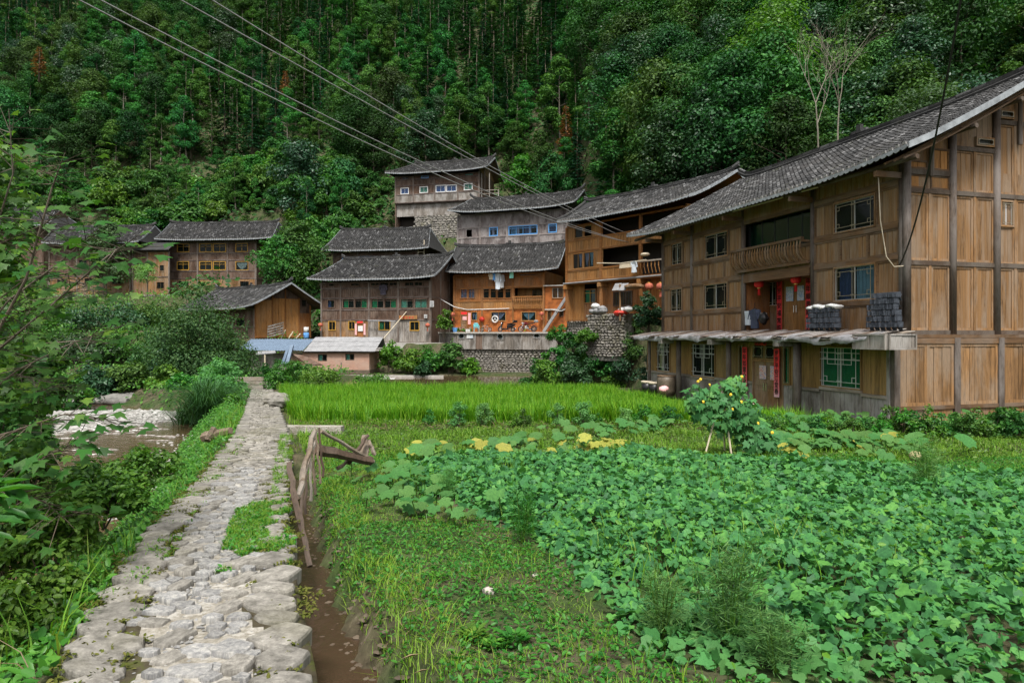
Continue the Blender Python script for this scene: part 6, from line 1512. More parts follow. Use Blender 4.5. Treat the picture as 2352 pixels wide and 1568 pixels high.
P = [RH.w(L_, yy, z) for L_, yy, z in ((RHL + .05, -.1, 4.9), (RHL - .05, -.35, 4.88), (RHL - .15, -.55, 5.2), (RHL - .22, -.7, 6.3), (RHL - .25, -.75, 7.7))]
tag(MB().tube(P, .016, 5).build('pale_cord', M['rope'], None, True), 'pale cord looping under the eave at the near corner post', 'cord')
b_ = [at(*ch(100, 735), 69.5), at(*ch(330, 865), 69.2), at(*ch(520, 905), 69.2), at(*ch(1200, 885), 69.0), at(*ch(1620, 885), 68.8), at(*ch(1900, 925), 66), at(*ch(2349, 715), 55)]
tag(MB().tube(b_, .04, 5).build('white_hose', M['white'], None, True), 'white pipe running along the orange house front', 'pipe')
# ---------------------------------------------------------------- the stone path
def onground(px, py, y0=2.5, y1=120, lift=0.0):
    """where the line of sight at column px, row py meets the land"""
    Y = np.concatenate([np.arange(y0, 30, .04), np.arange(30, y1, .2)]); X = (px - CX) / FPX * Y
    d = EYE + (HY - py) / FPX * Y - (ground(X, Y) + lift); k = np.argmax(d <= 0); k = k if d[k] <= 0 else len(Y) - 1
    return Vector((X[k], Y[k], float(ground(X[k:k + 1], Y[k:k + 1])[0])))
PN = (.94, .34)
def pp_(Y, s, dz=0.0):
    return (float(path_x(Y)) + s * PN[0], Y + s * PN[1], float(path_z(Y)) + dz)
t = NT('lime_mortar'); p_ = t.coord('World', rnd=False); n1 = t.noise(p_, 2.2, 5, .7); n2 = t.noise(p_, 22, 5, .7)
col = t.mix(t.ramp(n2, [(.38, .8), (.58, 0)]), t.ramp(n1, [(.3, (.17, .15, .115)), (.48, (.36, .335, .29)), (.68, (.56, .54, .5))]), (.16, .14, .1))
M['mortar'] = t.done(t.pbsdf(col, .9, 0, t.bump(n2, .7, .03), .2))
ys = np.concatenate([np.arange(-3, 20, .12), np.arange(20, 52, .4)]); ns = 21; V = []; F = []
ss_ = np.linspace(-.62, .62, ns)
for y in ys:
    for k, s in enumerate(ss_):
        X_, Y_, Z_ = pp_(y, s); V.append((X_, Y_, Z_ - .036 + .03 * vnoise(X_ * 1.0, Y_ * 1.0, .23) - .03 * (abs(s) / .62) ** 3))
    for s in (-.68, .66): V.append(pp_(y, s, -1.0))
st_ = ns + 2
for i in range(len(ys) - 1):
    a = i * st_; b = a + st_
    for k in range(ns - 1): F.append((a + k, a + k + 1, b + k + 1, b + k))
    F.append((a + ns, a, b, b + ns)); F.append((a + ns - 1, a + ns + 1, b + ns + 1, b + ns - 1))
t = NT('joint_earth'); n1 = t.noise(p2_, 5, 5, .7) if False else t.noise(t.coord('World', rnd=False), 6, 5, .7)
M['joint'] = t.done(t.pbsdf(t.ramp(n1, [(.3, (.03, .025, .015)), (.5, (.065, .055, .035)), (.62, (.07, .08, .02)), (.78, (.16, .14, .1))]), .95, 0, t.bump(n1, .6, .04), .1))
Fm = np.array(F); Va_ = np.array(V); mi_ = []
for f in F:
    k = f[0] % st_; v_ = Va_[f[0]]; q_ = 3.6 + 2.6 * (vnoise(v_[0], v_[1], .35) - .5) - (1.5 if v_[1] > 7 else 0); mi_.append(1 if (k < q_ * 1.4 or k >= ns - 1 - q_ * 1.4) else 0)
path = bpy.data.objects.new('path', np_mesh('path', V, Fm, [M['mortar'], M['joint']], True, mi_)); link(path); tag(path, kind='structure')
M['slab'] = stone_mat('path_slab', [(.3, (.12, .112, .096)), (.5, (.22, .206, .18)), (.72, (.34, .32, .282))], .45, 3.5)
M['pebble'] = stone_mat('path_pebble', [(.3, (.15, .15, .152)), (.5, (.26, .255, .245)), (.7, (.4, .385, .35))], .1, 5)
def slab_mesh(seed, mat, flat=.028):
    rn = random.Random(seed); n = rn.choice((9, 10, 11)); b = MB(); R_ = []
    rad = [rn.uniform(.86, 1.08) * (1 / max(abs(math.cos(2 * math.pi * j / n)), abs(math.sin(2 * math.pi * j / n)))) ** .72 * .5 for j in range(n)]
    rings = ((1.0, -.1), (1.02, -.004), (.98, flat * .6), (.94, flat * .9), (.45, flat))
    for q, z in rings:
        for j in range(n): a = 2 * math.pi * j / n; R_.append((q * rad[j] * math.cos(a), q * rad[j] * math.sin(a), z + rn.uniform(-.004, .004)))
    R_.append((0, 0, flat * 1.03)); c = len(R_) - 1
    b.add(R_, [(i * n + j, i * n + (j + 1) % n, (i + 1) * n + (j + 1) % n, (i + 1) * n + j) for i in range(4) for j in range(n)] + [(4 * n + j, 4 * n + (j + 1) % n, c) for j in range(n)])
    return b.mesh('stone', M[mat], False), (b.V, b.F)
SL = [slab_mesh(k, 'slab', .018) for k in range(9)]; PB = [slab_mesh(50 + k, 'pebble', .018) for k in range(9)]
rp = random.Random(21); ang0 = math.atan2(-.34, .94) + math.pi / 2
STN = []
def put(Y, s, l, w, lib, rz, dz=0.0): STN.append((Y, s, l, w, lib, rz, dz))
for side in (-1, 1):
    Y = 2.2
    while Y < 44:
        l = rp.uniform(.15, .36); w = rp.uniform(.26, .46) if side < 0 else rp.uniform(.24, .4)
        if side > 0 and Y > 7.2: w *= .75
        if not (side > 0 and 5.2 < Y < 7.4 and rp.random() < .25):
            put(Y + l / 2, side * ((.67 if side < 0 else .62) - w / 2 + rp.uniform(-.03, .025)), l * .95, w * .96, 'S', rp.uniform(-.12, .12), rp.uniform(-.012, .012))
            r2 = .68 - w - .1
            if rp.random() < .75: put(Y + l / 2, side * (r2 - rp.uniform(0, .05)), l * rp.uniform(.6, .9), rp.uniform(.12, .2), 'S', rp.uniform(-.2, .2), rp.uniform(-.015, .012))
        Y += l * 1.0 + .01
taken = [(y, s, max(l, w) / 2) for y, s, l, w, *_ in STN]
for _ in range(5200):
    Y = 2.4 + 41 * rp.random() ** 1.35; s = rp.uniform(-.36, .38); l = rp.uniform(.07, .17) * (1.3 if rp.random() < .15 else .9); w = l * rp.uniform(1.0, 1.7); r = (l + w) / 4
    if all((Y - a) ** 2 + ((s - b_)) ** 2 > (r * .9 + c * .8) ** 2 for a, b_, c in taken if abs(Y - a) < .6):
        put(Y, s, l, w, 'P', rp.uniform(-.4, .4), rp.uniform(-.012, .006)); taken.append((Y, s, r))
STN.sort(key=lambda q: q[0])
JV, JF = [], []; nn = 0; cnt = 0
for Y, s, l, w, lib, rz_, dz in STN:
    x, y, z = pp_(Y, s, dz - .01); k = rp.randrange(9); me, (bv, bf) = (SL if lib == 'S' else PB)[k]
    slope = math.atan(float(path_z(Y + .5) - path_z(Y - .5)))
    if cnt < 296 and Y > 2.7:
        inst('stone', me, path, (x, y, z), (0, 0, ang0 + rz_), (l, w, 1)); cnt += 1
    elif Y >= 2.0:
        c_, s__ = math.cos(ang0 + rz_), math.sin(ang0 + rz_)
        for v in bv: JV.append((x + v[0] * l * c_ - v[1] * w * s__, y + v[0] * l * s__ + v[1] * w * c_, z + v[2]))
        JF.append([[i + nn for i in f] for f in bf]); nn += len(bv)
q4 = np.array([f for g in JF for f in g if len(f) == 4]); q3 = np.array([f for g in JF for f in g if len(f) == 3])
o = bpy.data.objects.new('stones', np_mesh('stones', JV, [q4, q3], M['slab'], True)); link(o, path); tag(o, kind='stuff')
# step, concrete edging, boulders
stp = thing('stone_step', 'low step of stacked timbers where the path passes the hedge', 'step', at(585, 892, 42.5), R(8)); bz = float(path_z(42.5))
stp.location.z = bz
for k in range(3): MB().bb(-1.1 - .05 * k, .55 + .1 * (k % 2), -.2 + .05 * k, .3, .02 + .24 * k, .02 + .24 * k + .22).build('beam', M['plank_x'], stp)
MB().bb(.6, 1.2, .0, .5, 0, .4).build('end_block', M['concrete'], stp)
q = onground(655, 998); b = MB(); b.bb(.0, 1.7, -.16, .16, -.3, .0); o = b.build('concrete_edging', M['mortar'], path); o.matrix_local = Matrix.Translation((q.x - .1, q.y + .1, float(path_z(q.y)) - .02)) @ Matrix.Rotation(R(-3), 4, 'Z')
bl = lambda c, r, sd, sq: MB().ico(c, r, sd, 10, 7, .12, sq)
for px, py, r, sq, sd, lb in ((636, 912, .62, .62, 1, 'big pale boulder lying across the right edge of the path'), (640, 930, .42, .75, 2, 'smaller boulder in front of the big one on the path edge')):
    Yb = 29.5 if sd == 1 else 27.6; x = (px - CX) / FPX * Yb
    o = bl((0, 0, 0), r * .8, sd + 3, sq).build('boulder', M['slab'], None, False); o.location = (x, Yb, float(path_z(Yb)) + .18); o.scale = (1.35, .9, 1); o.rotation_euler.z = .3; tag(o, lb, 'boulder')
M['white_rock'] = plain('white_rock', (.42, .375, .33), .8, 0, .2)
for px, py, r, lb in ((1123, 1362, .058, 'white stone lying in the grass'), (1230, 1325, .035, 'small white stone left of the sweet potato leaves'), (770, 1440, .06, 'pale stone at the edge of the ditch water'), (745, 1330, .06, 'stone on the mud bank of the ditch'), (1440, 1340, .03, 'small white pebble under the sweet potato leaves')):
    q = onground(px, py); o = MB().ico((0, 0, 0), r * .9, int(px), 8, 6, .28, .6).build('field_stone', M['white_rock'], None, True); o.location = (q.x, q.y, q.z + r * .3); tag(o, lb, 'stone')
# broken stick fence by the ditch
M['oldwood'] = wood('old_driftwood', (.16, .12, .085), (.06, .045, .032), (.27, .24, .21), .7)
M['oldwood2'] = wood('dark_stake', (.075, .05, .035), (.03, .022, .016), (.15, .12, .1), .4)
fn = thing('stick_fence', 'broken fence of rough sticks beside the ditch', 'fence', (at(700, 1200, 7.5).x, 7.5, gz(at(700, 1200, 7.5).x, 7.5)))
def stick(a, Ya, b, Yb, r0, r1, mat='oldwood', name='stick', par=fn, n=6, bend=.014):
    A_, B_ = at(*a, Ya), at(*b, Yb); rn = random.Random(int(a[0] * 7 + b[1])); P = []
    for i in range(7): f = i / 6; P.append(A_.lerp(B_, f) + Vector((rn.uniform(-1, 1), rn.uniform(-1, 1), rn.uniform(-1, 1))) * bend * (1 if 0 < i < 6 else 0))
    rr = [(r0 + (r1 - r0) * i / 6) * rn.uniform(.85, 1.15) for i in range(7)]
    o = MB().tube(P, rr, n).build(name, M[mat], None, False)
    if par is not None: o.parent = par; o.matrix_parent_inverse = Matrix.Translation(-par.location)
    return o
stick((712, 1300), 6.6, (676, 1145), 7.0, .028, .035, 'oldwood2', 'post'); stick((680, 1150), 7.0, (665, 1062), 7.2, .035, .03, 'oldwood2', 'post'); stick((684, 1140), 7.1, (722, 992), 8.6, .036, .03, 'oldwood', 'rail'); stick((694, 1108), 7.4, (722, 1010), 8.5, .032, .028, 'oldwood', 'rail')
for a, b_, Y, m_ in (((702, 1180), (705, 1030), 8.2, 'oldwood2'), ((714, 1150), (712, 1000), 8.6, 'oldwood'), ((724, 1135), (718, 990), 8.9, 'oldwood'), ((736, 1110), (726, 985), 9.3, 'oldwood'), ((742, 1095), (733, 982), 9.6, 'oldwood2'), ((690, 1200), (697, 1120), 7.9, 'oldwood2')): stick(a, Y, b_, Y + .15, .02, .015, m_, 'stake')
# fallen frame beyond it
fr2 = thing('fallen_timbers', 'collapsed dark beams and sticks on the bank behind the stick fence', 'timber', (at(790, 1050, 10.5).x, 10.5, gz(at(790, 1050, 10.5).x, 10.5)))
stick((722, 1030), 10.0, (852, 1058), 10.8, .09, .07, 'oldwood2', 'beam', fr2); stick((738, 990), 10.0, (858, 1060), 10.9, .03, .03, 'oldwood', 'stick', fr2); stick((800, 1062), 10.6, (845, 1000), 11.2, .05, .03, 'oldwood2', 'stick', fr2); stick((835, 1050), 11.2, (838, 1002), 11.4, .09, .06, 'oldwood', 'stump', fr2); stick((845, 1010), 11.4, (862, 1045), 11.3, .045, .03, 'oldwood', 'stick', fr2); stick((775, 1075), 10.4, (830, 1040), 10.9, .03, .02, 'oldwood', 'stick', fr2)
o = stick((468, 1005), 16.5, (530, 988), 16.2, .13, .08, 'oldwood', 'driftwood_log', None); tag(o, 'weathered driftwood log lying left of the path', 'log')
o = stick((492, 985), 16.4, (476, 1012), 16.2, .1, .07, 'oldwood', 'driftwood_log', None); tag(o, 'short log under the driftwood log left of the path', 'log')
# river gravel
def pebbles(name, pts, sizes, mats, seed=0):
    rn = np.random.default_rng(seed); N = len(pts); base = np.array([(1, 0, 0), (.5, .8, 0), (-.5, .85, 0), (-1, 0, 0), (-.5, -.8, 0), (.5, -.85, 0), (0, 0, .55), (.4, .1, .42), (-.3, .2, .45)])
    base = base[:7]; a = rn.uniform(0, 6.28, N); c, s = np.cos(a), np.sin(a); sx, sy, sz = sizes * rn.uniform(.8, 1.4, N), sizes * rn.uniform(.6, 1, N), sizes * rn.uniform(.5, 1, N)
    bx, by, bz_ = base[None, :, 0] * sx[:, None], base[None, :, 1] * sy[:, None], base[None, :, 2] * sz[:, None]
    V = np.stack([bx * c[:, None] - by * s[:, None], bx * s[:, None] + by * c[:, None], bz_], -1) + pts[:, None, :]
    F = (np.arange(N) * 7)[:, None, None] + np.array([[j, (j + 1) % 6, 6] for j in range(6)])[None]
    o = bpy.data.objects.new(name, np_mesh(name, V.reshape(-1, 3), F.reshape(-1, 3), mats, False)); link(o); return tag(o, kind='stuff')
t = NT('river_pebble'); M['rpeb'] = t.done(t.pbsdf(t.ramp(t.island(), [(0, (.15, .145, .13)), (.4, (.27, .26, .24)), (1, (.42, .41, .385))]), .75))
bar = [tuple(onground(px, py, 12, 60, 0.25)[:2]) for px, py in ()]
BARC = [(-23.5, 37.2), (-19.5, 37.6), (-16.6, 36.4), (-16.8, 33.6), (-18.2, 30.8), (-20.5, 29.2), (-23.2, 30.5), (-26, 34)]
def inpoly(X, Y, P):
    r = np.zeros(np.shape(X), bool); n = len(P)
    for i in range(n):
        (x0, y0), (x1, y1) = P[i], P[(i + 1) % n]
        if y0 == y1: continue
        r ^= ((y0 > Y) != (y1 > Y)) & (X < (x1 - x0) * (Y - y0) / (y1 - y0) + x0)
    return r
def polyd(X, Y, P):
    d = np.full(np.shape(X), 1e9); n = len(P)
    for i in range(n):
        (ax, ay), (bx, by) = P[i], P[(i + 1) % n]; vx, vy = bx - ax, by - ay; tt = np.clip(((X - ax) * vx + (Y - ay) * vy) / (vx * vx + vy * vy + 1e-9), 0, 1)
        d = np.minimum(d, np.hypot(X - ax - tt * vx, Y - ay - tt * vy))
    return d
gxx, gyy = np.meshgrid(np.arange(-27, -15, .3), np.arange(28.5, 38.5, .3)); ins = inpoly(gxx, gyy, BARC); dd = np.where(ins, polyd(gxx, gyy, BARC), -polyd(gxx, gyy, BARC))
zz = RZ + np.clip(dd * .16, -.5, .3) + (vnoise(gxx, gyy, .8) - .5) * .12
ny_, nx_ = gxx.shape; idx = np.arange(nx_ * ny_).reshape(ny_, nx_); gq = np.stack([idx[:-1, :-1], idx[:-1, 1:], idx[1:, 1:], idx[1:, :-1]], -1).reshape(-1, 4)
t = NT('gravel'); n_ = t.noise(t.coord('World', rnd=False), 9, 5, .8); M['gravel'] = t.done(t.pbsdf(t.ramp(n_, [(.35, (.14, .13, .115)), (.5, (.28, .265, .24)), (.65, (.42, .405, .38))]), .85, 0, t.bump(n_, .9, .06)))
o = bpy.data.objects.new('gravel_bar', np_mesh('gravel_bar', np.stack([gxx, gyy, zz], -1).reshape(-1, 3), gq, M['gravel'], True)); link(o); tag(o, kind='structure')
rn = np.random.default_rng(4); X_ = rn.uniform(-27, -15, 9000); Y_ = rn.uniform(28.5, 38.5, 9000); k = inpoly(X_, Y_, BARC) | (polyd(X_, Y_, BARC) < .25); X_, Y_ = X_[k], Y_[k]
d_ = np.where(inpoly(X_, Y_, BARC), polyd(X_, Y_, BARC), -.1); pebbles('gravel', np.stack([X_, Y_, RZ + np.clip(d_ * .16, -.05, .3) + .0], -1), rn.uniform(.05, .13, len(X_)) * (1 + (rn.random(len(X_)) < .04) * 1.2), M['rpeb'], 2)
yy = rn.uniform(6, 29, 900); xr = np.interp(yy, RIV[:, 1], RIV[:, 0]) + rn.choice([-1, 1], 900) * (RW - .2 + rn.normal(0, .35, 900)); pebbles('river_stones', np.stack([xr, yy, np.maximum(ground(xr, yy), RZ - .05)], -1), rn.uniform(.06, .2, 900), M['rpeb'], 3)
for i, (px, py, r) in enumerate(((130, 930, .8), (205, 928, .9), (290, 925, .9), (355, 930, .7), (415, 935, .6))):
    q = at(px, py, 42); o = bl((0, 0, 0), r, i + 20, .5).build('shore_rock', M['rock'], None, True); o.location = (q.x, q.y, RZ + .2); o.scale = (1.8, 1, 1); tag(o, ('leftmost flat rock on the far shore of the river', 'second flat rock from the left on the far shore', 'middle flat rock on the far shore above the gravel', 'second flat rock from the right on the far shore', 'rightmost flat rock on the far shore by the reeds')[i], 'rock')
# rapids: long low ripples of broken water
V = []; F = []; rn = np.random.default_rng(9); m = 0
for k in range(170):
    y = rn.uniform(9, 30) if k % 3 else rn.uniform(27, 37); c_ = np.interp(y, RIV[:, 1], RIV[:, 0]); x = c_ + rn.uniform(-3.2, 3.4)
    if k % 3 and vnoise(x, y, 2.5) < .58: continue
    w, l = rn.uniform(.04, .12), rn.uniform(.2, .8)
    V += [(x - l, y, RZ + .01), (x, y - w, RZ + .012), (x + l, y + w * .5, RZ + .01), (x, y + w, RZ + .05)]; F += [(m, m + 1, m + 3), (m + 1, m + 2, m + 3)]; m += 4
o = bpy.data.objects.new('white_water', np_mesh('white_water', V, np.array(F), M['foam'], True)); link(o); tag(o, kind='stuff')
# ---------------------------------------------------------------- foliage
M['leaf_forest'] = leafmat('forest_leaves', [(.017, .075, .016), (.03, .12, .023), (.048, .165, .03), (.075, .205, .036)], .25, .65, .2, .15, .85)
M['leaf_broad'] = leafmat('broad_forest_leaves', [(.015, .056, .013), (.027, .09, .018), (.04, .12, .024), (.062, .16, .032)], .22, .6, .2, .2, .9)
M['leaf_big'] = leafmat('big_bush_leaves', [(.02, .062, .02), (.038, .105, .03), (.07, .155, .042)], .28, .55, .08, .25, .3)
M['leaf_fir'] = leafmat('fir_needles', [(.013, .062, .024), (.023, .095, .03), (.036, .13, .034)], .2, .65, .3, .15, .75)
M['leaf_bush'] = leafmat('bush_leaves', [(.02, .075, .015), (.045, .145, .024), (.085, .21, .036)], .3, .55, .15, .25, .6)
M['leaf_bright'] = leafmat('bright_leaves', [(.04, .12, .012), (.09, .22, .02), (.15, .3, .03)], .4, .5, .12)
M['leaf_dead'] = leafmat('dead_leaves', [(.12, .045, .018), (.2, .09, .035), (.26, .14, .06)], .2, .7, .1)
M['leaf_dark'] = leafmat('dark_glossy_leaves', [(.014, .048, .018), (.023, .075, .026), (.036, .1, .034)], .18, .42, .2, .35, .4)
M['leaf_willow'] = leafmat('willow_leaves', [(.03, .07, .024), (.05, .11, .034), (.085, .155, .05)], .32, .55, .12)
M['leaf_feather'] = leafmat('feathery_leaves', [(.08, .22, .06), (.13, .32, .09), (.19, .4, .12)], .45, .6, .1)
M['leaf_weed'] = leafmat('weed_leaves', [(.03, .11, .014), (.06, .19, .02), (.12, .28, .035)], .36, .45, .14)
M['leaf_front'] = leafmat('front_tree_leaves', [(.03, .1, .02), (.06, .17, .026), (.13, .29, .03)], .42, .45, .1, .35, .4, 20)
M['leaf_sweet'] = leafmat('sweet_potato_leaves', [(.033, .13, .036), (.06, .2, .058), (.085, .245, .066), (.13, .31, .06)], .28, .55, .06, .25, .25, 26)
M['leaf_pump'] = leafmat('pumpkin_leaves', [(.035, .125, .036), (.055, .165, .046), (.085, .22, .052)], .3, .6, .1, .25, .3, 11)
M['leaf_yellow'] = leafmat('yellowed_leaves', [(.18, .28, .02), (.3, .38, .035), (.38, .36, .08)], .35, .6, .06, .25, .3, 11)
M['leaf_rice'] = leafmat('rice_blades', [(.06, .18, .006), (.1, .29, .01), (.17, .38, .016), (.28, .44, .035)], .42, .5, .05, .25, .2)
M['leaf_grass'] = leafmat('grass_blades', [(.065, .17, .012), (.13, .28, .016), (.19, .36, .03), (.24, .32, .06)], .38, .55, .06, .25, .2)
M['leaf_moss'] = leafmat('moss', [(.05, .065, .012), (.09, .1, .018), (.13, .12, .035)], .1, .9, .05, .1)
M['straw'] = leafmat('dry_straw', [(.16, .11, .06), (.26, .19, .11), (.34, .26, .17)], .1, .8, .05)
M['flower'] = plain('yellow_petal', (.75, .5, .03), .6, 0, .1)
SHAPES = {
    'rhomb': ([(0, 0, 0), (.5, .27, .07), (1, 0, -.06), (.5, -.27, .07)], [(0, 3, 2), (0, 2, 1)]),
    'oval': ([(0, 0, 0), (.28, .24, .05), (.68, .22, .03), (1, 0, -.1), (.68, -.22, .03), (.28, -.24, .05)], [(0, 3, 2, 1), (0, 5, 4, 3)]),
    'narrow': ([(0, 0, 0), (.5, .1, .03), (1, 0, -.12), (.5, -.1, .03)], [(0, 3, 2), (0, 2, 1)]),
    'sweet': ([(0, 0, 0), (-.13, .2, .03), (.05, .42, .06), (.4, .47, .0), (.55, .24, .02), (1, 0, -.12), (.55, -.24, .02), (.4, -.47, 0), (.05, -.42, .06), (-.13, -.2, .03), (.45, 0, -.02)],
              [(0, 10, 2, 1), (10, 4, 3, 2), (10, 5, 4), (0, 9, 8, 10), (10, 8, 7, 6), (10, 6, 5)]),
    'maple': ([(0, 0, 0), (.0, .3, .02), (-.05, .55, -.02), (.25, .4, .03), (.55, .5, -.05), (.55, .2, .04), (1, 0, -.1), (.55, -.2, .04), (.55, -.5, -.05), (.25, -.4, .03), (-.05, -.55, -.02), (0, -.3, .02), (.3, 0, .0)],
              [(12, 1, 0), (12, 3, 2, 1), (12, 5, 4, 3), (12, 7, 6, 5), (12, 9, 8, 7), (12, 11, 10, 9), (12, 0, 11)]),
    'pump': ([(0, 0, 0)] + [((.42 + r * math.cos(a)), r * math.sin(a), z) for a, r, z in [(math.pi * (1 - .9 * 1) + 0, .0, 0)]][:0] + [(-.2, .2, .05), (-.08, .48, .0), (.2, .48, .07), (.42, .62, -.03), (.62, .36, .06), (.95, .3, -.06), (.88, 0, .02), (.95, -.3, -.06), (.62, -.36, .06), (.42, -.62, -.03), (.2, -.48, .07), (-.08, -.48, 0), (-.2, -.2, .05), (.35, 0, -.05)],
             [(14, 1, 0), (14, 2, 1), (14, 4, 3, 2), (14, 6, 5, 4), (14, 7, 6), (14, 8, 7), (14, 10, 9, 8), (14, 12, 11, 10), (14, 13, 12), (14, 0, 13)]),
}
def unit(v): return v / np.maximum(np.linalg.norm(v, axis=-1, keepdims=True), 1e-9)
def leaf_arrays(pos, nrm, size, shape, rng, axis=None, asp=None):
    sv, sf = SHAPES[shape]; sv = np.array(sv); N = len(pos); n = unit(nrm)
    a = rng.normal(size=(N, 3)) if axis is None else axis
    a = unit(a - n * np.sum(a * n, 1, keepdims=True)); b = np.cross(n, a); s = np.broadcast_to(size, (N,))[:, None, None]
    V = pos[:, None] + s * (sv[None, :, 0:1] * a[:, None] + sv[None, :, 1:2] * b[:, None] * (1 if asp is None else asp) + sv[None, :, 2:3] * n[:, None])
    k = len(sv); base = (np.arange(N) * k)[:, None, None]
    F3 = np.array([f for f in sf if len(f) == 3]); F4 = np.array([f for f in sf if len(f) == 4]); F = []
    if len(F4): F.append((base + F4[None]).reshape(-1, 4))
    if len(F3): F.append((base + F3[None]).reshape(-1, 3))
    return V.reshape(-1, 3), F
def leaf_mesh(name, pos, nrm, size, shape, mat, rng, axis=None, asp=None):
    V, F = leaf_arrays(np.asarray(pos, float), np.asarray(nrm, float), size, shape, rng, axis, asp); return np_mesh(name, V, F, M[mat] if isinstance(mat, str) else mat, True)
def blade_mesh(name, base, h, w, lean, rng, mat, seg=2, droop=.5):
    """grass: each blade a bent strip that narrows to a point"""
    N = len(base); az = rng.uniform(0, 6.283, N); d = np.stack([np.cos(az), np.sin(az), np.zeros(N)], 1); sd = np.stack([-np.sin(az + rng.uniform(-.6, .6, N)), np.cos(az), np.zeros(N)], 1); sd = unit(sd)
    V = []; le = np.broadcast_to(lean, (N,)) * rng.uniform(.4, 1.4, N); h = np.broadcast_to(h, (N,)); w = np.broadcast_to(w, (N,))
    for i in range(seg):
        f = i / seg; c = base + np.array([0, 0, 1]) * (h * (f - droop * .25 * f * f * le))[:, None] + d * (h * le * f ** 1.7)[:, None]
        V += [c - sd * (w * (1 - f * .6) / 2)[:, None], c + sd * (w * (1 - f * .6) / 2)[:, None]]
    V.append(base + np.array([0, 0, 1]) * (h * (1 - droop * .5 * le))[:, None] + d * (h * le)[:, None])
    k = 2 * seg + 1; V = np.stack(V, 1).reshape(-1, 3); b = (np.arange(N) * k)[:, None]
    F = [np.concatenate([b + np.array([[2 * i, 2 * i + 1, 2 * i + 3, 2 * i + 2]]) for i in range(seg - 1)]), b + np.array([[2 * seg - 2, 2 * seg - 1, 2 * seg]])]
    return np_mesh(name, V, F, M[mat] if isinstance(mat, str) else mat, True)
def clump_cloud(rng, cen, rad, n, flat=.6, up=.7, shell=.5):
    """leaf places and normals in flattened clumps"""
    cen = np.asarray(cen, float); K = len(cen); rad = np.broadcast_to(rad, (K,)); idx = rng.integers(0, K, n) if True else None
    w = rad ** 2; idx = rng.choice(K, n, p=w / w.sum()); d = unit(rng.normal(size=(n, 3))); r = rng.uniform(shell, 1, n) ** .6
    off = d * (r * rad[idx])[:, None] * np.array([1, 1, flat]); return cen[idx] + off, d * .7 + np.array([0, 0, up]) + rng.normal(size=(n, 3)) * .3
# ---- tree kinds: (trunk mesh, crown mesh)
def k_slim(seed, h=12, cr=2.4, th=.4, nl=5200, leaf=.31, mat='leaf_forest', bark='palebark', ncl=34, shape='rhomb'):
    rng = np.random.default_rng(seed); tb = MB(); bend = rng.normal(0, .25, 2)
    tr = lambda z: np.array([bend[0] * math.sin(z / h * 3), bend[1] * math.sin(z / h * 2.4), z])
    tb.tube([tr(z) for z in np.linspace(-.6, h * .93, 8)], list(np.linspace(.016 * h * .9, .03, 8)), 6); cen = []; rad = []
    for i in range(ncl):
        f = th + (1 - th) * ((i + rng.random()) / ncl); z = h * f; g = (f - th) / (1 - th); R_ = cr * (math.sin(math.pi * min(1, .22 + g * .78)) ** .7) * rng.uniform(.35, 1.05); a = rng.uniform(0, 6.283)
        c = tr(z) + np.array([R_ * math.cos(a), R_ * math.sin(a), rng.uniform(-.2, .3)]); cen.append(c); rad.append(cr * rng.uniform(.26, .46))
        if i % 2 == 0: tb.tube([tr(z - R_ * .4), (tr(z - R_ * .4) + c) / 2 + np.array([0, 0, .1]), c], [.05, .035, .015], 4, False)
    pos, nr = clump_cloud(rng, cen, np.array(rad), nl, .55); return tb.mesh('trunk', M[bark], True), leaf_mesh('crown', pos, nr, leaf * rng.uniform(.6, 1.25, nl), shape, mat, rng)
def k_fir(seed, h=13, cr=2.3, nl=4600, mat='leaf_fir', leaf=.42):
    rng = np.random.default_rng(seed); tb = MB(); tb.tube([(0, 0, -.6), (.05, 0, h * .5), (0, .05, h * .98)], [.17, .11, .02], 6); pos = []; nr = []; ax = []; zs_ = np.arange(h * .16, h * .985, .42 * h / 12)
    for z in zs_:
        f = z / h; R_ = cr * (1 - f) ** .75 * rng.uniform(.75, 1.1) + .12; nb = int(5 + 4 * (1 - f))
        for k in range(nb):
            a = rng.uniform(0, 6.283); rr = R_ * rng.uniform(.7, 1.1); m = max(5, int(nl / (len(zs_) * 7)))
            tt = rng.uniform(.12, 1, m) ** .8; d = np.array([math.cos(a), math.sin(a), 0]); sdv = np.array([-math.sin(a), math.cos(a), 0]); drop = .22 * rr
            p = np.array([0, 0, z]) + d * (tt * rr)[:, None] + np.array([0, 0, 1]) * (.15 * tt - drop * tt ** 2)[:, None] + sdv * (rng.normal(0, .1, m) * rr * .6 * tt)[:, None]
            pos.append(p); nr.append(np.tile([0, 0, 1.], (m, 1)) + rng.normal(size=(m, 3)) * .35 + d * .2); ax.append(d * 1.0 + sdv * rng.uniform(-1, 1, m)[:, None] + np.array([0, 0, -.1]))
    pos, nr, ax = map(np.concatenate, (pos, nr, ax)); N = len(pos); return tb.mesh('trunk', M['bark'], True), leaf_mesh('crown', pos, nr, leaf * rng.uniform(.6, 1.2, N) * (1.1 - .45 * pos[:, 2] / h), 'rhomb', mat, rng, ax, .8)
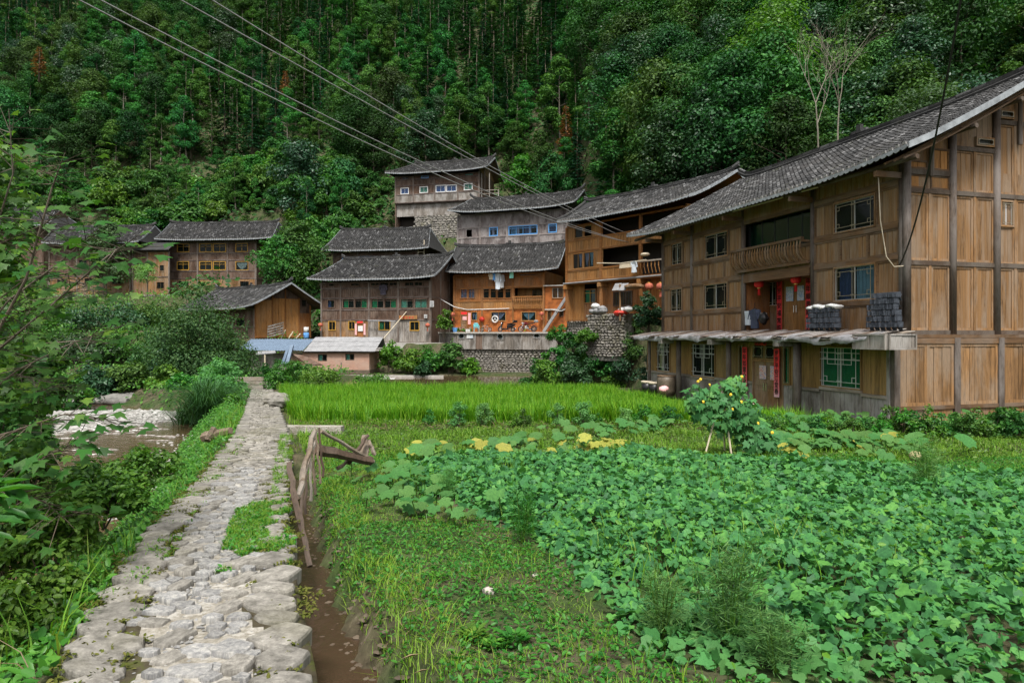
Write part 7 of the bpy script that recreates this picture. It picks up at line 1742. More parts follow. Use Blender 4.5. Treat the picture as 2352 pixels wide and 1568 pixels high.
def k_bush(seed, w=1.0, h=1.0, nl=2200, leaf=.1, mat='leaf_bush', shape='rhomb', ncl=26, stems=5, droop=0.0, flat=.7, up=.65):
    rng = np.random.default_rng(seed); tb = MB(); cen = []; rad = []
    for i in range(ncl):
        a = rng.uniform(0, 6.283); f = rng.random() ** .5; R_ = w * f; z = h * (.12 + .8 * rng.random() * math.sqrt(max(0.05, 1 - f * f * .9))); cen.append((R_ * math.cos(a) * .8, R_ * math.sin(a) * .8, z)); rad.append(w * rng.uniform(.18, .36))
        if i < stems * 2: tb.tube([(R_ * .1 * math.cos(a), R_ * .1 * math.sin(a), -.25 * h), (R_ * .35 * math.cos(a), R_ * .35 * math.sin(a), z * .5), cen[-1]], [.022 * w, .016 * w, .007 * w], 4, False)
    pos, nr = clump_cloud(rng, cen, np.array(rad), nl, flat, up, .35); pos[:, 2] = np.maximum(pos[:, 2], .02 * h)
    return tb.mesh('stems', M['bark'], True), leaf_mesh('foliage', pos, nr, leaf * rng.uniform(.6, 1.25, nl), shape, mat, rng)
def plant(name, meshes, label, cat, loc, sc=1.0, rz=0.0, group=None, parts=('trunk', 'crown')):
    t = thing(name, label, cat, loc, rz, group); t.scale = sc if hasattr(sc, '__len__') else (sc, sc, sc)
    for nm, me in zip(parts, meshes): link(bpy.data.objects.new(nm, me), t)
    return t
SF = ('stems', 'foliage')
# houses may not be hidden by what grows nearer than they stand
KEEP = [(880, 360, 1160, 500, 95), (1020, 436, 1345, 580, 82), (1275, 408, 1680, 740, 48), (735, 522, 1010, 640, 84), (700, 588, 1040, 790, 69), (1020, 560, 1320, 860, 66), (350, 510, 655, 660, 91), (95, 516, 390, 700, 88), (0, 476, 135, 520, 98), (445, 648, 725, 780, 74), (540, 772, 865, 860, 60), (1440, 150, 2352, 940, 18), (1380, 500, 1525, 700, 40), (930, 490, 1050, 560, 93)]
def hides(x, y, z, r, h):
    px = CX + FPX * x / y; pr_ = FPX * r / y; top = HY - FPX * (z + h - EYE) / y; bot = HY - FPX * (z - EYE) / y
    for x0, y0, x1, y1, Yh in KEEP:
        if y < Yh + 7 and px + pr_ > x0 and px - pr_ < x1 and top < y1 and bot > y0: return True
    return False
def onpad(x, y, m=2.0):
    for f, x0, x1, y0, y1, pz, bl in PADS + [(RH, -3, RHL + 2, -4, 12, 0, 1)]:
        lx = (x - f.o2.x) * f.ex.x + (y - f.o2.y) * f.ex.y; ly = (x - f.o2.x) * f.ey.x + (y - f.o2.y) * f.ey.y
        if x0 - m < lx < x1 + m and y0 - m < ly < y1 + m: return True
    return False
# ---------------------------------------------------------------- the forest on the hill
FIRS = [k_fir(s, 13, 2.3) for s in (1, 2, 3)]; SLIMS = [k_slim(10 + s, 12, 2.4, .14 + .05 * s, 6000) for s in range(5)]
BROAD = [k_slim(30 + s, 11, 3.9, .2, 9000, .34, 'leaf_broad', 'bark', 60) for s in range(3)] + [k_slim(40, 10, 3.8, .15, 9000, .32, 'leaf_dark', 'bark', 60)]
BUSH = [k_bush(50 + s, 2.2, 2.8, 4200, .28, 'leaf_bush') for s in range(4)] + [k_bush(58, 2.2, 2.6, 2400, .36, 'leaf_weed')]
LBL = {'fir_tree': ('forest conifer', 'conifers'), 'slim_tree': ('slim pale trunked tree', 'slim trees'),
       'broad_tree': ('broad crowned dark tree', 'broad crowned trees'), 'hill_bush': ('round green bush', 'bushes')}
def zone(x, y, z):
    px, py = CX + FPX * x / y, HY - FPX * (z + 5 - EYE) / y
    return (' low on the hillside' if py > 330 else ' half way up the hillside' if py > 150 else ' high up the hillside') + (' at the far left' if px < 330 else ' above the left houses' if px < 700 else ' above the dark house' if px < 960 else ' above the topmost house' if px < 1200 else ' above the honey house' if px < 1650 else ' behind the near house' if px < 2000 else ' at the far right')
rf = random.Random(77); nk = dict.fromkeys(LBL, 0); PT = []
cand = []
y = 72.0
while y < 126:
    x = -.78 * y - 4
    while x < -8: cand.append((x + rf.uniform(-1.3, 1.3), y + rf.uniform(-1.3, 1.3), 1)); x += 4.0
    y += 3.8
y = 50.0
while y < 204:
    st = 3.3 + (y - 50) * .014; x = -.78 * y - 6
    while x < .78 * y + 6:
        cand.append((x + rf.uniform(-.45, .45) * st, y + rf.uniform(-.45, .45) * st)); x += st
    y += st * .92
cx_, cy_ = np.array([c[0] for c in cand]), np.array([c[1] for c in cand]); cz_ = ground(cx_, cy_); chd = hill_d(cx_, cy_)
for x, y, z, hd, ex in zip(cx_, cy_, cz_, chd, [len(c) > 2 for c in cand]):
    if hd < 2 or onpad(x, y): continue
    top = HY - FPX * (z + 14 - EYE) / y
    if HY - FPX * (z - EYE) / y < -60: continue
    young = x < -9 and hd < 46 - 16 * vnoise(x, y, 16) and y < 128
    if ex and not young: continue
    if young:
        kind = 'hill_bush' if rf.random() < .86 else 'slim_tree'; sc = rf.choice((rf.uniform(.6, 1.0), rf.uniform(1.0, 1.9))) if kind == 'hill_bush' else rf.uniform(.4, .65)
    else:
        q = vnoise(x + 50, y, 26) + rf.uniform(-.25, .25)
        if x > 12: kind = 'broad_tree' if q > .3 else 'slim_tree'
        else: kind = 'fir_tree' if q < .5 else ('slim_tree' if q < .8 else 'broad_tree')
        sc = rf.uniform(.75, 1.15)
        if hd < 12: sc *= .6
    r, h = {'fir_tree': (2.3, 13), 'slim_tree': (2.4, 12), 'broad_tree': (4, 11), 'hill_bush': (2.3, 2.8)}[kind]
    if hides(x, y, z, r * sc, h * sc):
        kind = 'hill_bush'; sc = rf.uniform(.35, .6)
        if hides(x, y, z, 2.2 * sc, 2.6 * sc): continue
    if nk[kind] >= 299:
        kind = min(('fir_tree', 'slim_tree', 'broad_tree'), key=lambda k_: nk[k_]); sc = rf.uniform(.4, .65) if young else sc
        if nk[kind] >= 299: continue
    nk[kind] += 1; lib = {'fir_tree': FIRS, 'slim_tree': SLIMS, 'broad_tree': BROAD, 'hill_bush': BUSH}[kind]
    s3 = (sc * rf.uniform(.85, 1.15), sc * rf.uniform(.85, 1.15), sc * rf.uniform(.85, 1.15))
    plant(kind, lib[rf.randrange(len(lib))], LBL[kind][0] + zone(x, y, z), 'tree' if kind != 'hill_bush' else 'bush', (x, y, z - .1), s3, rf.uniform(0, 6.28), LBL[kind][1] + zone(x, y, z), SF if kind == 'hill_bush' else ('trunk', 'crown'))
print('forest', nk)
# undergrowth between the trunks, and on every green slope
def undergrowth(name, n, xr, yr, ok, size, mat, seed, hgt=.5, shape='rhomb'):
    rng = np.random.default_rng(seed); Y_ = rng.uniform(*yr, n); X_ = rng.uniform(-1, 1, n) * (.78 * Y_ + 4) if xr is None else rng.uniform(*xr, n); k = ok(X_, Y_); X_, Y_ = X_[k], Y_[k]; Z_ = ground(X_, Y_)
    for f, x0, x1, y0, y1, pz, bl in PADS:
        lx = (X_ - f.o2.x) * f.ex.x + (Y_ - f.o2.y) * f.ex.y; ly = (X_ - f.o2.x) * f.ey.x + (Y_ - f.o2.y) * f.ey.y; kk = ~((lx > x0) & (lx < x1) & (ly > y0) & (ly < y1)); X_, Y_, Z_ = X_[kk], Y_[kk], Z_[kk]
    pos = np.stack([X_, Y_, Z_ + hgt * rng.random(len(X_)) * (.4 + vnoise(X_, Y_, 1.6 if hgt > .3 else .6))], 1)
    nr = rng.normal(size=(len(X_), 3)) * .5 + np.array([0, -.35, .8])
    o = bpy.data.objects.new(name, leaf_mesh(name, pos, nr, size * rng.uniform(.6, 1.3, len(X_)), shape, mat, rng)); link(o); return tag(o, kind='stuff')
undergrowth('hillside_undergrowth', 130000, None, (44, 215), lambda X, Y: hill_d(X, Y) > 0, .8, 'leaf_broad', 1, 1.8)
undergrowth('village_undergrowth', 52000, (-75, 16), (38, 92), lambda X, Y: (hill_d(X, Y) < 6) & (riv_d(X, Y) > RW + .2) & ~inpoly(X, Y, [(POND[0] - .3, 36), (POND[1] + .6, 36), (POND[1] + .6, 66.5), (POND[0] - .3, 66.5)]) & (np.abs(X - path_x(Y)) > 1.1), .3, 'leaf_weed', 2, .7)
undergrowth('far_bank_undergrowth', 26000, (-60, -9), (20, 46), lambda X, Y: (riv_d(X, Y) > RW + .3) & (X < np.interp(Y, RIV[:, 1], RIV[:, 0])), .26, 'leaf_weed', 3, .8)
M['gourd'] = plain('pale_gourd', (.3, .27, .13), .6, 0, .3, 9)
# ---------------------------------------------------------------- rice, grass, crops
def scatter(poly, n, rng):
    P = np.array(poly); lo, hi = P.min(0), P.max(0); X = rng.uniform(lo[0], hi[0], n); Y = rng.uniform(lo[1], hi[1], n); k = inpoly(X, Y, poly); return X[k], Y[k]
def gpoly(pts): return [tuple(onground(*p)[:2]) for p in pts]
def stuff(name, me): o = bpy.data.objects.new(name, me); link(o); return tag(o, kind='stuff')
rng = np.random.default_rng(12)
RICE = [(-6.2, 21.2), (6.4, 21.0), (7.0, 24.5), (5.2, 33.0), (4.4, 36.3), (-12.2, 36.3), (-11.8, 33)]
X, Y = scatter(RICE, 16000, rng); k = X > path_x(Y) + 1.05; X, Y = X[k], Y[k]; X = np.round(X / .2) * .2 + rng.normal(0, .03, len(X)); Y = np.round(Y / .16) * .16 + rng.normal(0, .03, len(Y))
nb = 9; X, Y = np.repeat(X, nb) + rng.normal(0, .045, len(X) * nb), np.repeat(Y, nb) + rng.normal(0, .045, len(Y) * nb)
H = (.62 + .3 * vnoise(X, Y, 1.1)) * rng.uniform(.65, 1.15, len(X)); stuff('rice', blade_mesh('rice', np.stack([X, Y, ground(X, Y) - .02], 1), H, .028, .42, rng, 'leaf_rice', 2, .8))
# grass: garden lawn, banks and verges
def grass(name, poly, n, h, w, mat='leaf_grass', lean=.5, mask=None, droop=.6):
    X, Y = scatter(poly, n, rng)
    if mask is not None: k = mask(X, Y); X, Y = X[k], Y[k]
    hh = h * rng.uniform(.4, 1.3, len(X)) * (.5 + vnoise(X, Y, .8)); return stuff(name, blade_mesh(name, np.stack([X, Y, ground(X, Y) - .01], 1), hh, w, lean, rng, mat, 2, droop))
SWEET = gpoly([(905, 1082), (1010, 1050), (1300, 1052), (1500, 1045), (1650, 1056), (1800, 1066), (2420, 1095)]) + [(8.6, 8.6), (6.2, 3.6)] + gpoly([(1640, 1568), (1490, 1505), (1360, 1392), (1295, 1292), (1200, 1240), (1060, 1172), (935, 1122)])
LAWN = [(-3.6, 14.5)] + [(float(path_x(y)) + .85 + (.42 if y < 5.5 else .22), y) for y in (12, 9.5, 7, 5.4, 4.4, 3.4)] + [(2.6, 3.2), (2.4, 5.2), (6, 5.5), (9, 9.5), (12.5, 14.5)]
insw = lambda X, Y: inpoly(X, Y, SWEET)
BARE = lambda X, Y: vnoise(X + 9, Y + 3, .75) * .7 + vnoise(X, Y, .28) * .3
bare_pts = [(*onground(*p)[:2], r) for p, r in (((1090, 1440), .42), ((1235, 1300), .3), ((1320, 1360), .25), ((1060, 1365), .25), ((900, 1230), .25), ((1500, 1530), .3), ((800, 1400), .3))]
def lawn_mask(X, Y):
    k = ~insw(X, Y) & (rng.random(len(X)) < np.clip(2.15 - 1.25 * BARE(X, Y), .45, 1))
    for bx, by, r in bare_pts: k &= (np.hypot(X - bx, Y - by) > r) | (rng.random(len(X)) < .12)
    return k
grass('lawn_grass', LAWN, 210000, .055, .006, mask=lawn_mask, lean=.9)
grass('lawn_tufts', LAWN, 24000, .15, .007, mask=lambda X, Y: ~insw(X, Y) & (vnoise(X, Y + 30, .9) > .56), lean=.6)
X, Y = scatter(LAWN, 150000, rng); k = ~insw(X, Y) & (BARE(X, Y) < .62); X, Y = X[k], Y[k]; N = len(X)
stuff('clover_weeds', leaf_mesh('clover_weeds', np.stack([X, Y, ground(X, Y) + .02 + .07 * rng.random(N) * vnoise(X, Y, .4)], 1), rng.normal(size=(N, 3)) * .4 + [0, 0, 1], .036 * rng.uniform(.4, 1.6, N), 'oval', 'leaf_weed', rng))
X, Y = scatter(LAWN, 9000, rng); k = ~insw(X, Y) & (BARE(X, Y) > .5); X, Y = X[k], Y[k]; N = len(X)
stuff('dry_straw', leaf_mesh('dry_straw', np.stack([X, Y, ground(X, Y) + .012], 1), rng.normal(size=(N, 3)) * .15 + [0, 0, 1], .12 * rng.uniform(.4, 1.3, N), 'narrow', 'straw', rng, None, .3))
grass('ditch_bank_grass', [(float(path_x(y)) + .78 + (.42 if y < 5.5 else .26), y) for y in (13, 9.5, 7, 5.4, 4.2)] + [(float(path_x(y)) + 1.35 + (.5 if y < 5.5 else .3), y) for y in (4.2, 5.4, 7, 9.5, 13)], 22000, .12, .007, mask=lambda X, Y: vnoise(X, Y, .4) > .36, lean=1.0)
VERGE = [(float(path_x(y)) + .95, y) for y in (13, 15, 18, 21.2)] + [(7.5, 20.6), (9.6, 20.3), (14.5, 18.6), (14.5, 14.2), (10, 14), (0, 14), (-4, 13)]
grass('verge_grass', VERGE, 52000, .15, .016, mask=lambda X, Y: ~insw(X, Y) & (rng.random(len(X)) < .35 + vnoise(X, Y, 1.0)), lean=.6)
X, Y = scatter(VERGE, 34000, rng); k = ~insw(X, Y); X, Y = X[k], Y[k]; N = len(X)
stuff('verge_weeds', leaf_mesh('verge_weeds', np.stack([X, Y, ground(X, Y) + .22 * rng.random(N) * vnoise(X, Y, .7)], 1), rng.normal(size=(N, 3)) * .5 + [0, 0, 1], .07 * rng.uniform(.5, 1.4, N), 'oval', 'leaf_weed', rng))
X, Y = scatter(VERGE, 7000, rng); k = (np.abs(Y - 20.3) < .8) & (X < 7); X, Y = X[k], Y[k]; N = len(X)
stuff('bund_straw', leaf_mesh('bund_straw', np.stack([X, Y, ground(X, Y) + .06], 1), rng.normal(size=(N, 3)) * .4 + [0, -.3, 1], .2 * rng.uniform(.4, 1.3, N), 'narrow', 'straw', rng, None, .35))
# verge right of the path beyond the fence, and the yard beside the rice
grass('path_edge_grass', [(float(path_x(y)) + .8, y) for y in (15, 22, 30, 38)] + [(float(path_x(y)) + 1.5, y) for y in (38, 30, 22, 15)], 9000, .3, .016)
grass('house_edge_grass', [(6.4, 21.5), (10.2, 20.5), (5.6, 36), (4.6, 36)], 30000, .42, .018, mat='leaf_rice')
# moss and grass between the stones of the path
T = []
for y in np.arange(2.6, 16, .05):
    for s in (-.42, .4, -.62, .6):
        if vnoise(y * 3, s * 9, .6) > .47: T.append((y + rng.normal(0, .05), s + rng.normal(0, .05)))
T = np.array(T); P = np.repeat(T, 26, 0) + rng.normal(0, .025, (len(T) * 26, 2)); pos = np.stack([path_x(P[:, 0]) + P[:, 1] * PN[0], P[:, 0] + P[:, 1] * PN[1], path_z(P[:, 0]) - .015 + .02 * rng.random(len(P))], 1)
stuff('path_moss', leaf_mesh('path_moss', pos, rng.normal(size=(len(pos), 3)) * .4 + [0, 0, 1], .03, 'oval', 'leaf_moss', rng))
def path_tufts(name, y0, y1, s0, s1, n, h, nmask):
    y = rng.uniform(y0, y1, n); s = rng.uniform(s0, s1, n); k = vnoise(y * 1.5, s * 2.5, .3) - (.9 * np.hypot((y - (y0 + y1) / 2) / (y1 - y0), (s - (s0 + s1) / 2) / (s1 - s0)) if y1 - y0 < 4 else 0) > nmask; y, s = y[k], s[k]
    pos = np.stack([path_x(y) + s * PN[0], y + s * PN[1], path_z(y) - .02], 1); N = len(pos)
    stuff(name, blade_mesh(name, pos, h * rng.uniform(.4, 1.2, N), .006, .7, rng, 'leaf_grass', 2)); q = pos[::2] + np.array([0, 0, 1]) * (h * .6 * rng.random(len(pos[::2])))[:, None]
    stuff(name + '_leaves', leaf_mesh(name, q, rng.normal(size=(len(q), 3)) * .5 + [0, 0, 1], .035 * rng.uniform(.5, 1.4, len(q)), 'oval', 'leaf_weed', rng))
path_tufts('path_grass', 5.0, 7.8, .06, .64, 15000, .07, .16)
path_tufts('path_edge_tufts', 4.4, 16, -.66, -.3, 5000, .07, .62)
path_tufts('path_right_tufts', 8, 16, .4, .68, 3500, .12, .55)
# sweet potatoes: the leaves that show largest are parts, the rest one mass
patch = thing('sweet_potato_patch', 'wide bed of blue green sweet potato vines in the right foreground', 'vegetable bed', (3.5, 7, gz(3.5, 7)))
X, Y = scatter(SWEET, 70000, rng); k = (X < .82 * Y + 1.4) & (Y > 3.3) & (rng.random(len(X)) < np.clip(1.35 - Y / 22, .5, 1)) & (rng.random(len(X)) < np.clip(2.3 - 1.9 * vnoise(X + 4, Y, .8), .2, 1)) & (polyd(X, Y, SWEET) > .7 * rng.random(len(X)) ** 1.5 * vnoise(X, Y, .5)); X, Y = X[k], Y[k]; N = len(X)
ed = np.clip(polyd(X, Y, SWEET) / .8, .12, 1); Z = ground(X, Y) + .03 + (.1 + .2 * vnoise(X, Y, .6)) * rng.uniform(.2, 1.1, N) * ed; pos = np.stack([X, Y, Z], 1)
nr = rng.normal(size=(N, 3)) * .55 + np.array([0, -.15, 1]); sz = .076 * np.exp(rng.normal(0, .32, N)).clip(.45, 1.7) * (1 + np.clip(Y - 7, 0, 8) * .045); ax = rng.normal(size=(N, 3)) + np.array([0, -.8, 0])
order = np.argsort(np.hypot(X, Y) - sz * 8); sel, rest = order[:298], order[298:]
def single_leaves(root, idx, pos, nr, sz, ax, shape, mat, name='leaf', asp=None):
    libs = [leaf_mesh('leaf', np.zeros((1, 3)), np.array([[0, 0, 1.]]), np.ones(1), shape, mat, rng, np.array([[1., 0, 0]]), asp)]
    for i in idx:
        n = Vector(nr[i]).normalized(); a = Vector(ax[i]); a = (a - n * a.dot(n)).normalized(); b = n.cross(a); s = float(sz[i]); m = Matrix((a, b, n)).transposed().to_4x4(); o = bpy.data.objects.new(name, libs[0]); link(o, root)
        o.matrix_parent_inverse = Matrix.Translation(-root.location); o.matrix_basis = Matrix.Translation(pos[i]) @ m @ Matrix.Scale(s, 4)
single_leaves(patch, sel, pos, nr, sz, ax, 'sweet', 'leaf_sweet')
o = bpy.data.objects.new('foliage', leaf_mesh('foliage', pos[rest], nr[rest], sz[rest], 'sweet', 'leaf_sweet', rng, ax[rest])); link(o, patch); o.matrix_parent_inverse = Matrix.Translation(-patch.location); tag(o, kind='stuff')
# petioles and vines under them
V = MB()
for i in sel: V.tube([tuple(pos[i]), (pos[i][0] + rng.normal(0, .03), pos[i][1] + .03, pos[i][2] - .12)], .003, 3, False)
o = V.build('vines', M['leaf_weed'], patch, kind='stuff'); o.matrix_parent_inverse = Matrix.Translation(-patch.location)
X, Y = scatter(SWEET, 9000, rng); k = (vnoise(X + 7, Y + 2, 1.3) > .58) & (X < .78 * Y + .6) & (Y > 3.3); X, Y = X[k], Y[k]; N = len(X)
stuff('bed_weeds', leaf_mesh('bed_weeds', np.stack([X, Y, ground(X, Y) + .12 + .2 * rng.random(N)], 1), rng.normal(size=(N, 3)) * .6 + [0, -.2, 1], .05 * rng.uniform(.5, 1.5, N), 'oval', 'leaf_bright', rng))
grass('bed_grass', SWEET, 14000, .34, .009, mask=lambda X, Y: (vnoise(X + 3, Y + 12, 1.5) > .66) & (X < .8 * Y + .5) & (Y > 3.4))
# pumpkin vines
def pumpkin(label, pts, n, size, mat='leaf_pump', spread=.35, hz=(.12, .38), yel=0.0, shape='pump'):
    P = [onground(*p) for p in pts]; c = P[0]; t = thing('pumpkin_vine', label, 'pumpkin plant', (c.x, c.y, c.z)); seg = len(P) - 1; pos, nr, sz, ax = [], [], [], []; st = MB()
    for i in range(n):
        f = rng.uniform(0, seg) if seg else 0; j = min(int(f), max(seg - 1, 0)); b = P[j].lerp(P[min(j + 1, seg)], f - j); x, y = b.x + rng.normal(0, spread), b.y + rng.normal(0, spread * .9); z0 = gz(x, y); z = z0 + rng.uniform(*hz)
        pos.append((x, y, z)); nr.append((rng.normal(0, .25), -.35 + rng.normal(0, .25), 1)); sz.append(size * rng.uniform(.6, 1.2)); ax.append((rng.normal(), rng.normal() - .4, 0)); st.tube([(x, y, z - .01), (x + rng.normal(0, .05), y + rng.normal(0, .05), z0)], .008, 4, False)
    ny_ = int(n * yel); single_leaves(t, range(ny_, n), pos, nr, sz, ax, shape, mat)
    if ny_: single_leaves(t, range(ny_), pos, nr, sz, ax, shape, 'leaf_yellow')
    o = st.build('stalks', M['leaf_weed'], t, kind='stuff'); o.matrix_parent_inverse = Matrix.Translation(-t.location); return t
pumpkin('pumpkin vine with broad blue green leaves along the left edge of the sweet potato bed', [(880, 1085), (925, 1130), (960, 1185), (1040, 1200)], 50, .19, spread=.3)
pumpkin('pumpkin vine with some yellowed leaves behind the left end of the sweet potato bed', [(950, 1068), (1080, 1050), (1220, 1035)], 46, .27, spread=.3, yel=.22)
pumpkin('small patch of mostly yellow pumpkin leaves at the back middle of the sweet potato bed', [(1290, 1048), (1400, 1042)], 22, .25, spread=.22, yel=.75)
pumpkin('pumpkin vine with green leaves left of the luffa trellis', [(1290, 1005), (1420, 1000), (1560, 985)], 46, .27, spread=.45)
pumpkin('large pumpkin vine right of the luffa trellis below the ground floor windows', [(1740, 1030), (1880, 1025), (2020, 1040), (2120, 1035)], 80, .34, spread=.5, yel=.08)
pumpkin('pumpkin vine behind the large one, nearest the house door', [(1760, 985), (1900, 985), (2060, 985)], 60, .3, spread=.5, yel=.05)
pumpkin('pumpkin vine at the right edge under the gable wall', [(2150, 1000), (2260, 985), (2345, 975)], 50, .32, spread=.5)
pumpkin('yellowing pumpkin leaves low at the right of the luffa trellis', [(1820, 1062), (1850, 1070)], 8, .26, spread=.15, yel=.8)
for px, py, r, lb in ((2103, 1060, .13, 'pale striped pumpkin lying right of the big pumpkin leaves'), (2335, 1180, .09, 'small pale pumpkin at the right edge of the bed')):
    q = onground(px, py); t = thing('pumpkin', lb, 'pumpkin', (q.x, q.y, q.z + r * .9)); b = MB(); n = 16; P_ = [(0.05, .8), (.5, .72), (.9, .35), (1, 0), (.9, -.4), (.5, -.75), (.05, -.8)]
    b.add([(rr * r * (1 if j % 2 else .9) * math.cos(j * math.pi / 8), rr * r * (1 if j % 2 else .9) * math.sin(j * math.pi / 8), z * r) for rr, z in P_ for j in range(n)], [(i * n + j, i * n + (j + 1) % n, (i + 1) * n + (j + 1) % n, (i + 1) * n + j) for i in range(6) for j in range(n)]); b.build('fruit', M['gourd'], t, True); MB().tube([(0, 0, r * .7), (.02, 0, r * 1.1)], .015, 5).build('stalk', M['leaf_weed'], t)
# the luffa on its trellis
Yt = 14.6; q = at(1660, 1040, Yt); g0_ = gz(q.x, q.y)
tr = thing('luffa_trellis', 'luffa vine with yellow flowers heaped over a stick frame in front of the near house', 'climbing plant', (q.x, q.y, g0_))
for a, b_ in (((-.45, -.2, 0), (.05, .1, 1.5)), ((.1, -.3, 0), (.02, .05, 1.35)), ((.75, .1, 0), (.1, .1, 1.4)), ((.2, .5, 0), (0, .1, 1.5)), ((-.5, .1, 1.0), (.7, .1, 1.1))): MB().tube([a, b_], .018, 5).build('stick', M['rope'], tr)
cen = [(1.05, -.05, .2), (.85, -.15, .3), (-.1, -.15, .75), (.6, -.1, .25), (-.45, 0, 1.05), (-.2, .05, 1.2), (.1, 0, 1.15), (.35, .1, 1.25), (.5, 0, 1.0), (.15, -.1, .95), (-.35, .1, .95), (.55, .1, .75), (.75, 0, .55), (.95, .05, .35), (.3, 0, .7), (-.55, .05, 1.25), (.28, .1, 1.5), (.5, .1, .45), (.1, .1, 1.35)]
pp, nn_l = clump_cloud(rng, cen, np.full(len(cen), .3), 900, .85, .35, .25); nn_l[:, 1] -= .5
pos_ = pp + np.array([q.x, q.y, g0_]); szl = .15 * rng.uniform(.5, 1.5, len(pp)); axl = rng.normal(size=(len(pp), 3)) * .5 + np.array([0, 0, -1])
near = np.argsort(pp[:, 1])[:250]; far_ = np.setdiff1d(np.arange(len(pp)), near); single_leaves(tr, near, pos_, nn_l, szl, axl, 'maple', 'leaf_sweet')
o = bpy.data.objects.new('inner_leaves', leaf_mesh('inner_leaves', pp[far_], nn_l[far_], szl[far_], 'maple', 'leaf_sweet', rng, axl[far_])); link(o, tr); tag(o, kind='stuff')
fl = leaf_mesh('flower', np.zeros((5, 3)), np.array([(math.cos(k * 1.257) * .5, math.sin(k * 1.257) * .5, 1) for k in range(5)]), np.full(5, .042), 'oval', 'flower', rng, np.array([(math.cos(k * 1.257), math.sin(k * 1.257), .2) for k in range(5)]), 1.5)
def flowers(root, pts):
    for x, y, z in pts: inst('flower', fl, root, (x, y, z), (R(70), 0, rng.uniform(-.8, .8)), (1, 1, 1))
flowers(tr, [(-.62, -.3, 1.62), (-.55, -.25, 1.66), (.05, -.35, 1.35), (.32, -.3, 1.72), (.3, -.35, 1.2), (-.5, -.35, 1.2), (.1, -.4, 1.05), (.65, -.35, .75), (.95, -.3, .55), (-.35, -.3, 1.55)])
b = MB()
for x, z in ((-.58, 1.6), (-.35, 1.5), (.32, 1.68)): b.tube([(x * .9, -.1, 1.1), (x, -.28, z)], .008, 4)
b.build('tendrils', M['leaf_weed'], tr)
# pepper plants on the bund and in front of the near house
CH = [k_bush(70 + s, .36, .68, 900, .07, 'leaf_weed' if s % 2 else 'leaf_bush', 'rhomb', 18, 5, 0, .8) for s in range(4)]
CHB = [k_bush(80 + s, .34, .7, 1500, .055, 'leaf_feather', 'rhomb', 20, 6, 0, .9) for s in range(2)]
for i, (px, sc, kind) in enumerate(((985, .8, 0), (1054, 1.1, 1), (1110, 1.15, 1), (1182, .7, 0), (1207, .9, 0), (1282, 1.0, 1), (1338, 1.2, 1), (1372, .6, 0), (1438, .9, 1), (1485, 1.1, 0), (1540, 1.0, 0))):
    Yb = 20.4; x = (px - CX) / FPX * Yb
    plant('pepper_plant' if not kind else 'feathery_herb', (CHB[i % 2] if kind else CH[i % 4]), ('dark pepper plant at the left end of the bund before the rice', 'bluish feathery herb next to the leftmost pepper plant on the bund', 'second bluish feathery herb from the left on the bund', 'small pepper plant left of centre on the bund', 'pepper plant right beside a smaller one on the bund', 'bluish herb in the middle of the bund', 'tallest bluish herb on the bund', 'smallest pepper plant on the bund', 'bluish herb third from the right end of the bund', 'pepper plant second from the right end of the bund', 'pepper plant at the right end of the bund before the rice')[i], 'plant', (x, Yb + rng.uniform(-.3, .3), gz(x, Yb)), sc, i * 1.7, 'pepper plants and herbs along the bund', SF)
HR = [(px, 19.6 - (px - 1700) * .0028) for px in range(1700, 2400, 29)]
ORD = 'first second third fourth fifth sixth seventh eighth ninth tenth eleventh twelfth thirteenth fourteenth fifteenth sixteenth seventeenth eighteenth nineteenth twentieth twenty-first twenty-second twenty-third twenty-fourth twenty-fifth twenty-sixth'.split()
for i, (px, Yh) in enumerate(HR):
    Yh = Yh + rng.uniform(-.3, .3); x = (px - CX) / FPX * Yh
    plant('pepper_plant', CH[i % 4], ORD[i] + ' pepper plant from the left in the row before the near house', 'plant', (x, Yh, gz(x, Yh)), rng.uniform(.75, 1.0) * (1.5 if px > 2040 else 1.0), i * 2.1, 'row of pepper plants before the near house', SF)
# feathery plants standing in the bed
def feather(seed, h, w, n, mat='leaf_feather'):
    rg_ = np.random.default_rng(seed); b = MB(); pos = []; nr = []; ax = []
    for k in range(7):
        a = rg_.uniform(0, 6.28); top = np.array([math.cos(a) * w * rg_.uniform(.1, .6), math.sin(a) * w * rg_.uniform(.1, .6), h * rg_.uniform(.7, 1)]); b.tube([(0, 0, -.02), tuple(top * .55), tuple(top)], [.008, .005, .002], 4, False)
        m = n // 7; f = rg_.uniform(.15, 1, m); spread = w * .55 * (1.1 - f) ** .6; aa = rg_.uniform(0, 6.28, m); pos.append(top * f[:, None] + np.stack([np.cos(aa) * spread * rg_.random(m), np.sin(aa) * spread * rg_.random(m), np.zeros(m)], 1)); ax.append(np.stack([np.cos(aa), np.sin(aa), rg_.uniform(.2, 1.2, m)], 1)); nr.append(rg_.normal(size=(m, 3)))
    pos, nr, ax = map(np.concatenate, (pos, nr, ax)); return b.mesh('stems', M['leaf_weed'], True), leaf_mesh('fronds', pos, nr, .075 * rg_.uniform(.5, 1.2, len(pos)), 'narrow', mat, rg_, ax, .35)
FT = [feather(s, .75, .3, 1500, 'leaf_feather' if s % 2 else 'leaf_weed') for s in (1, 2, 3)]
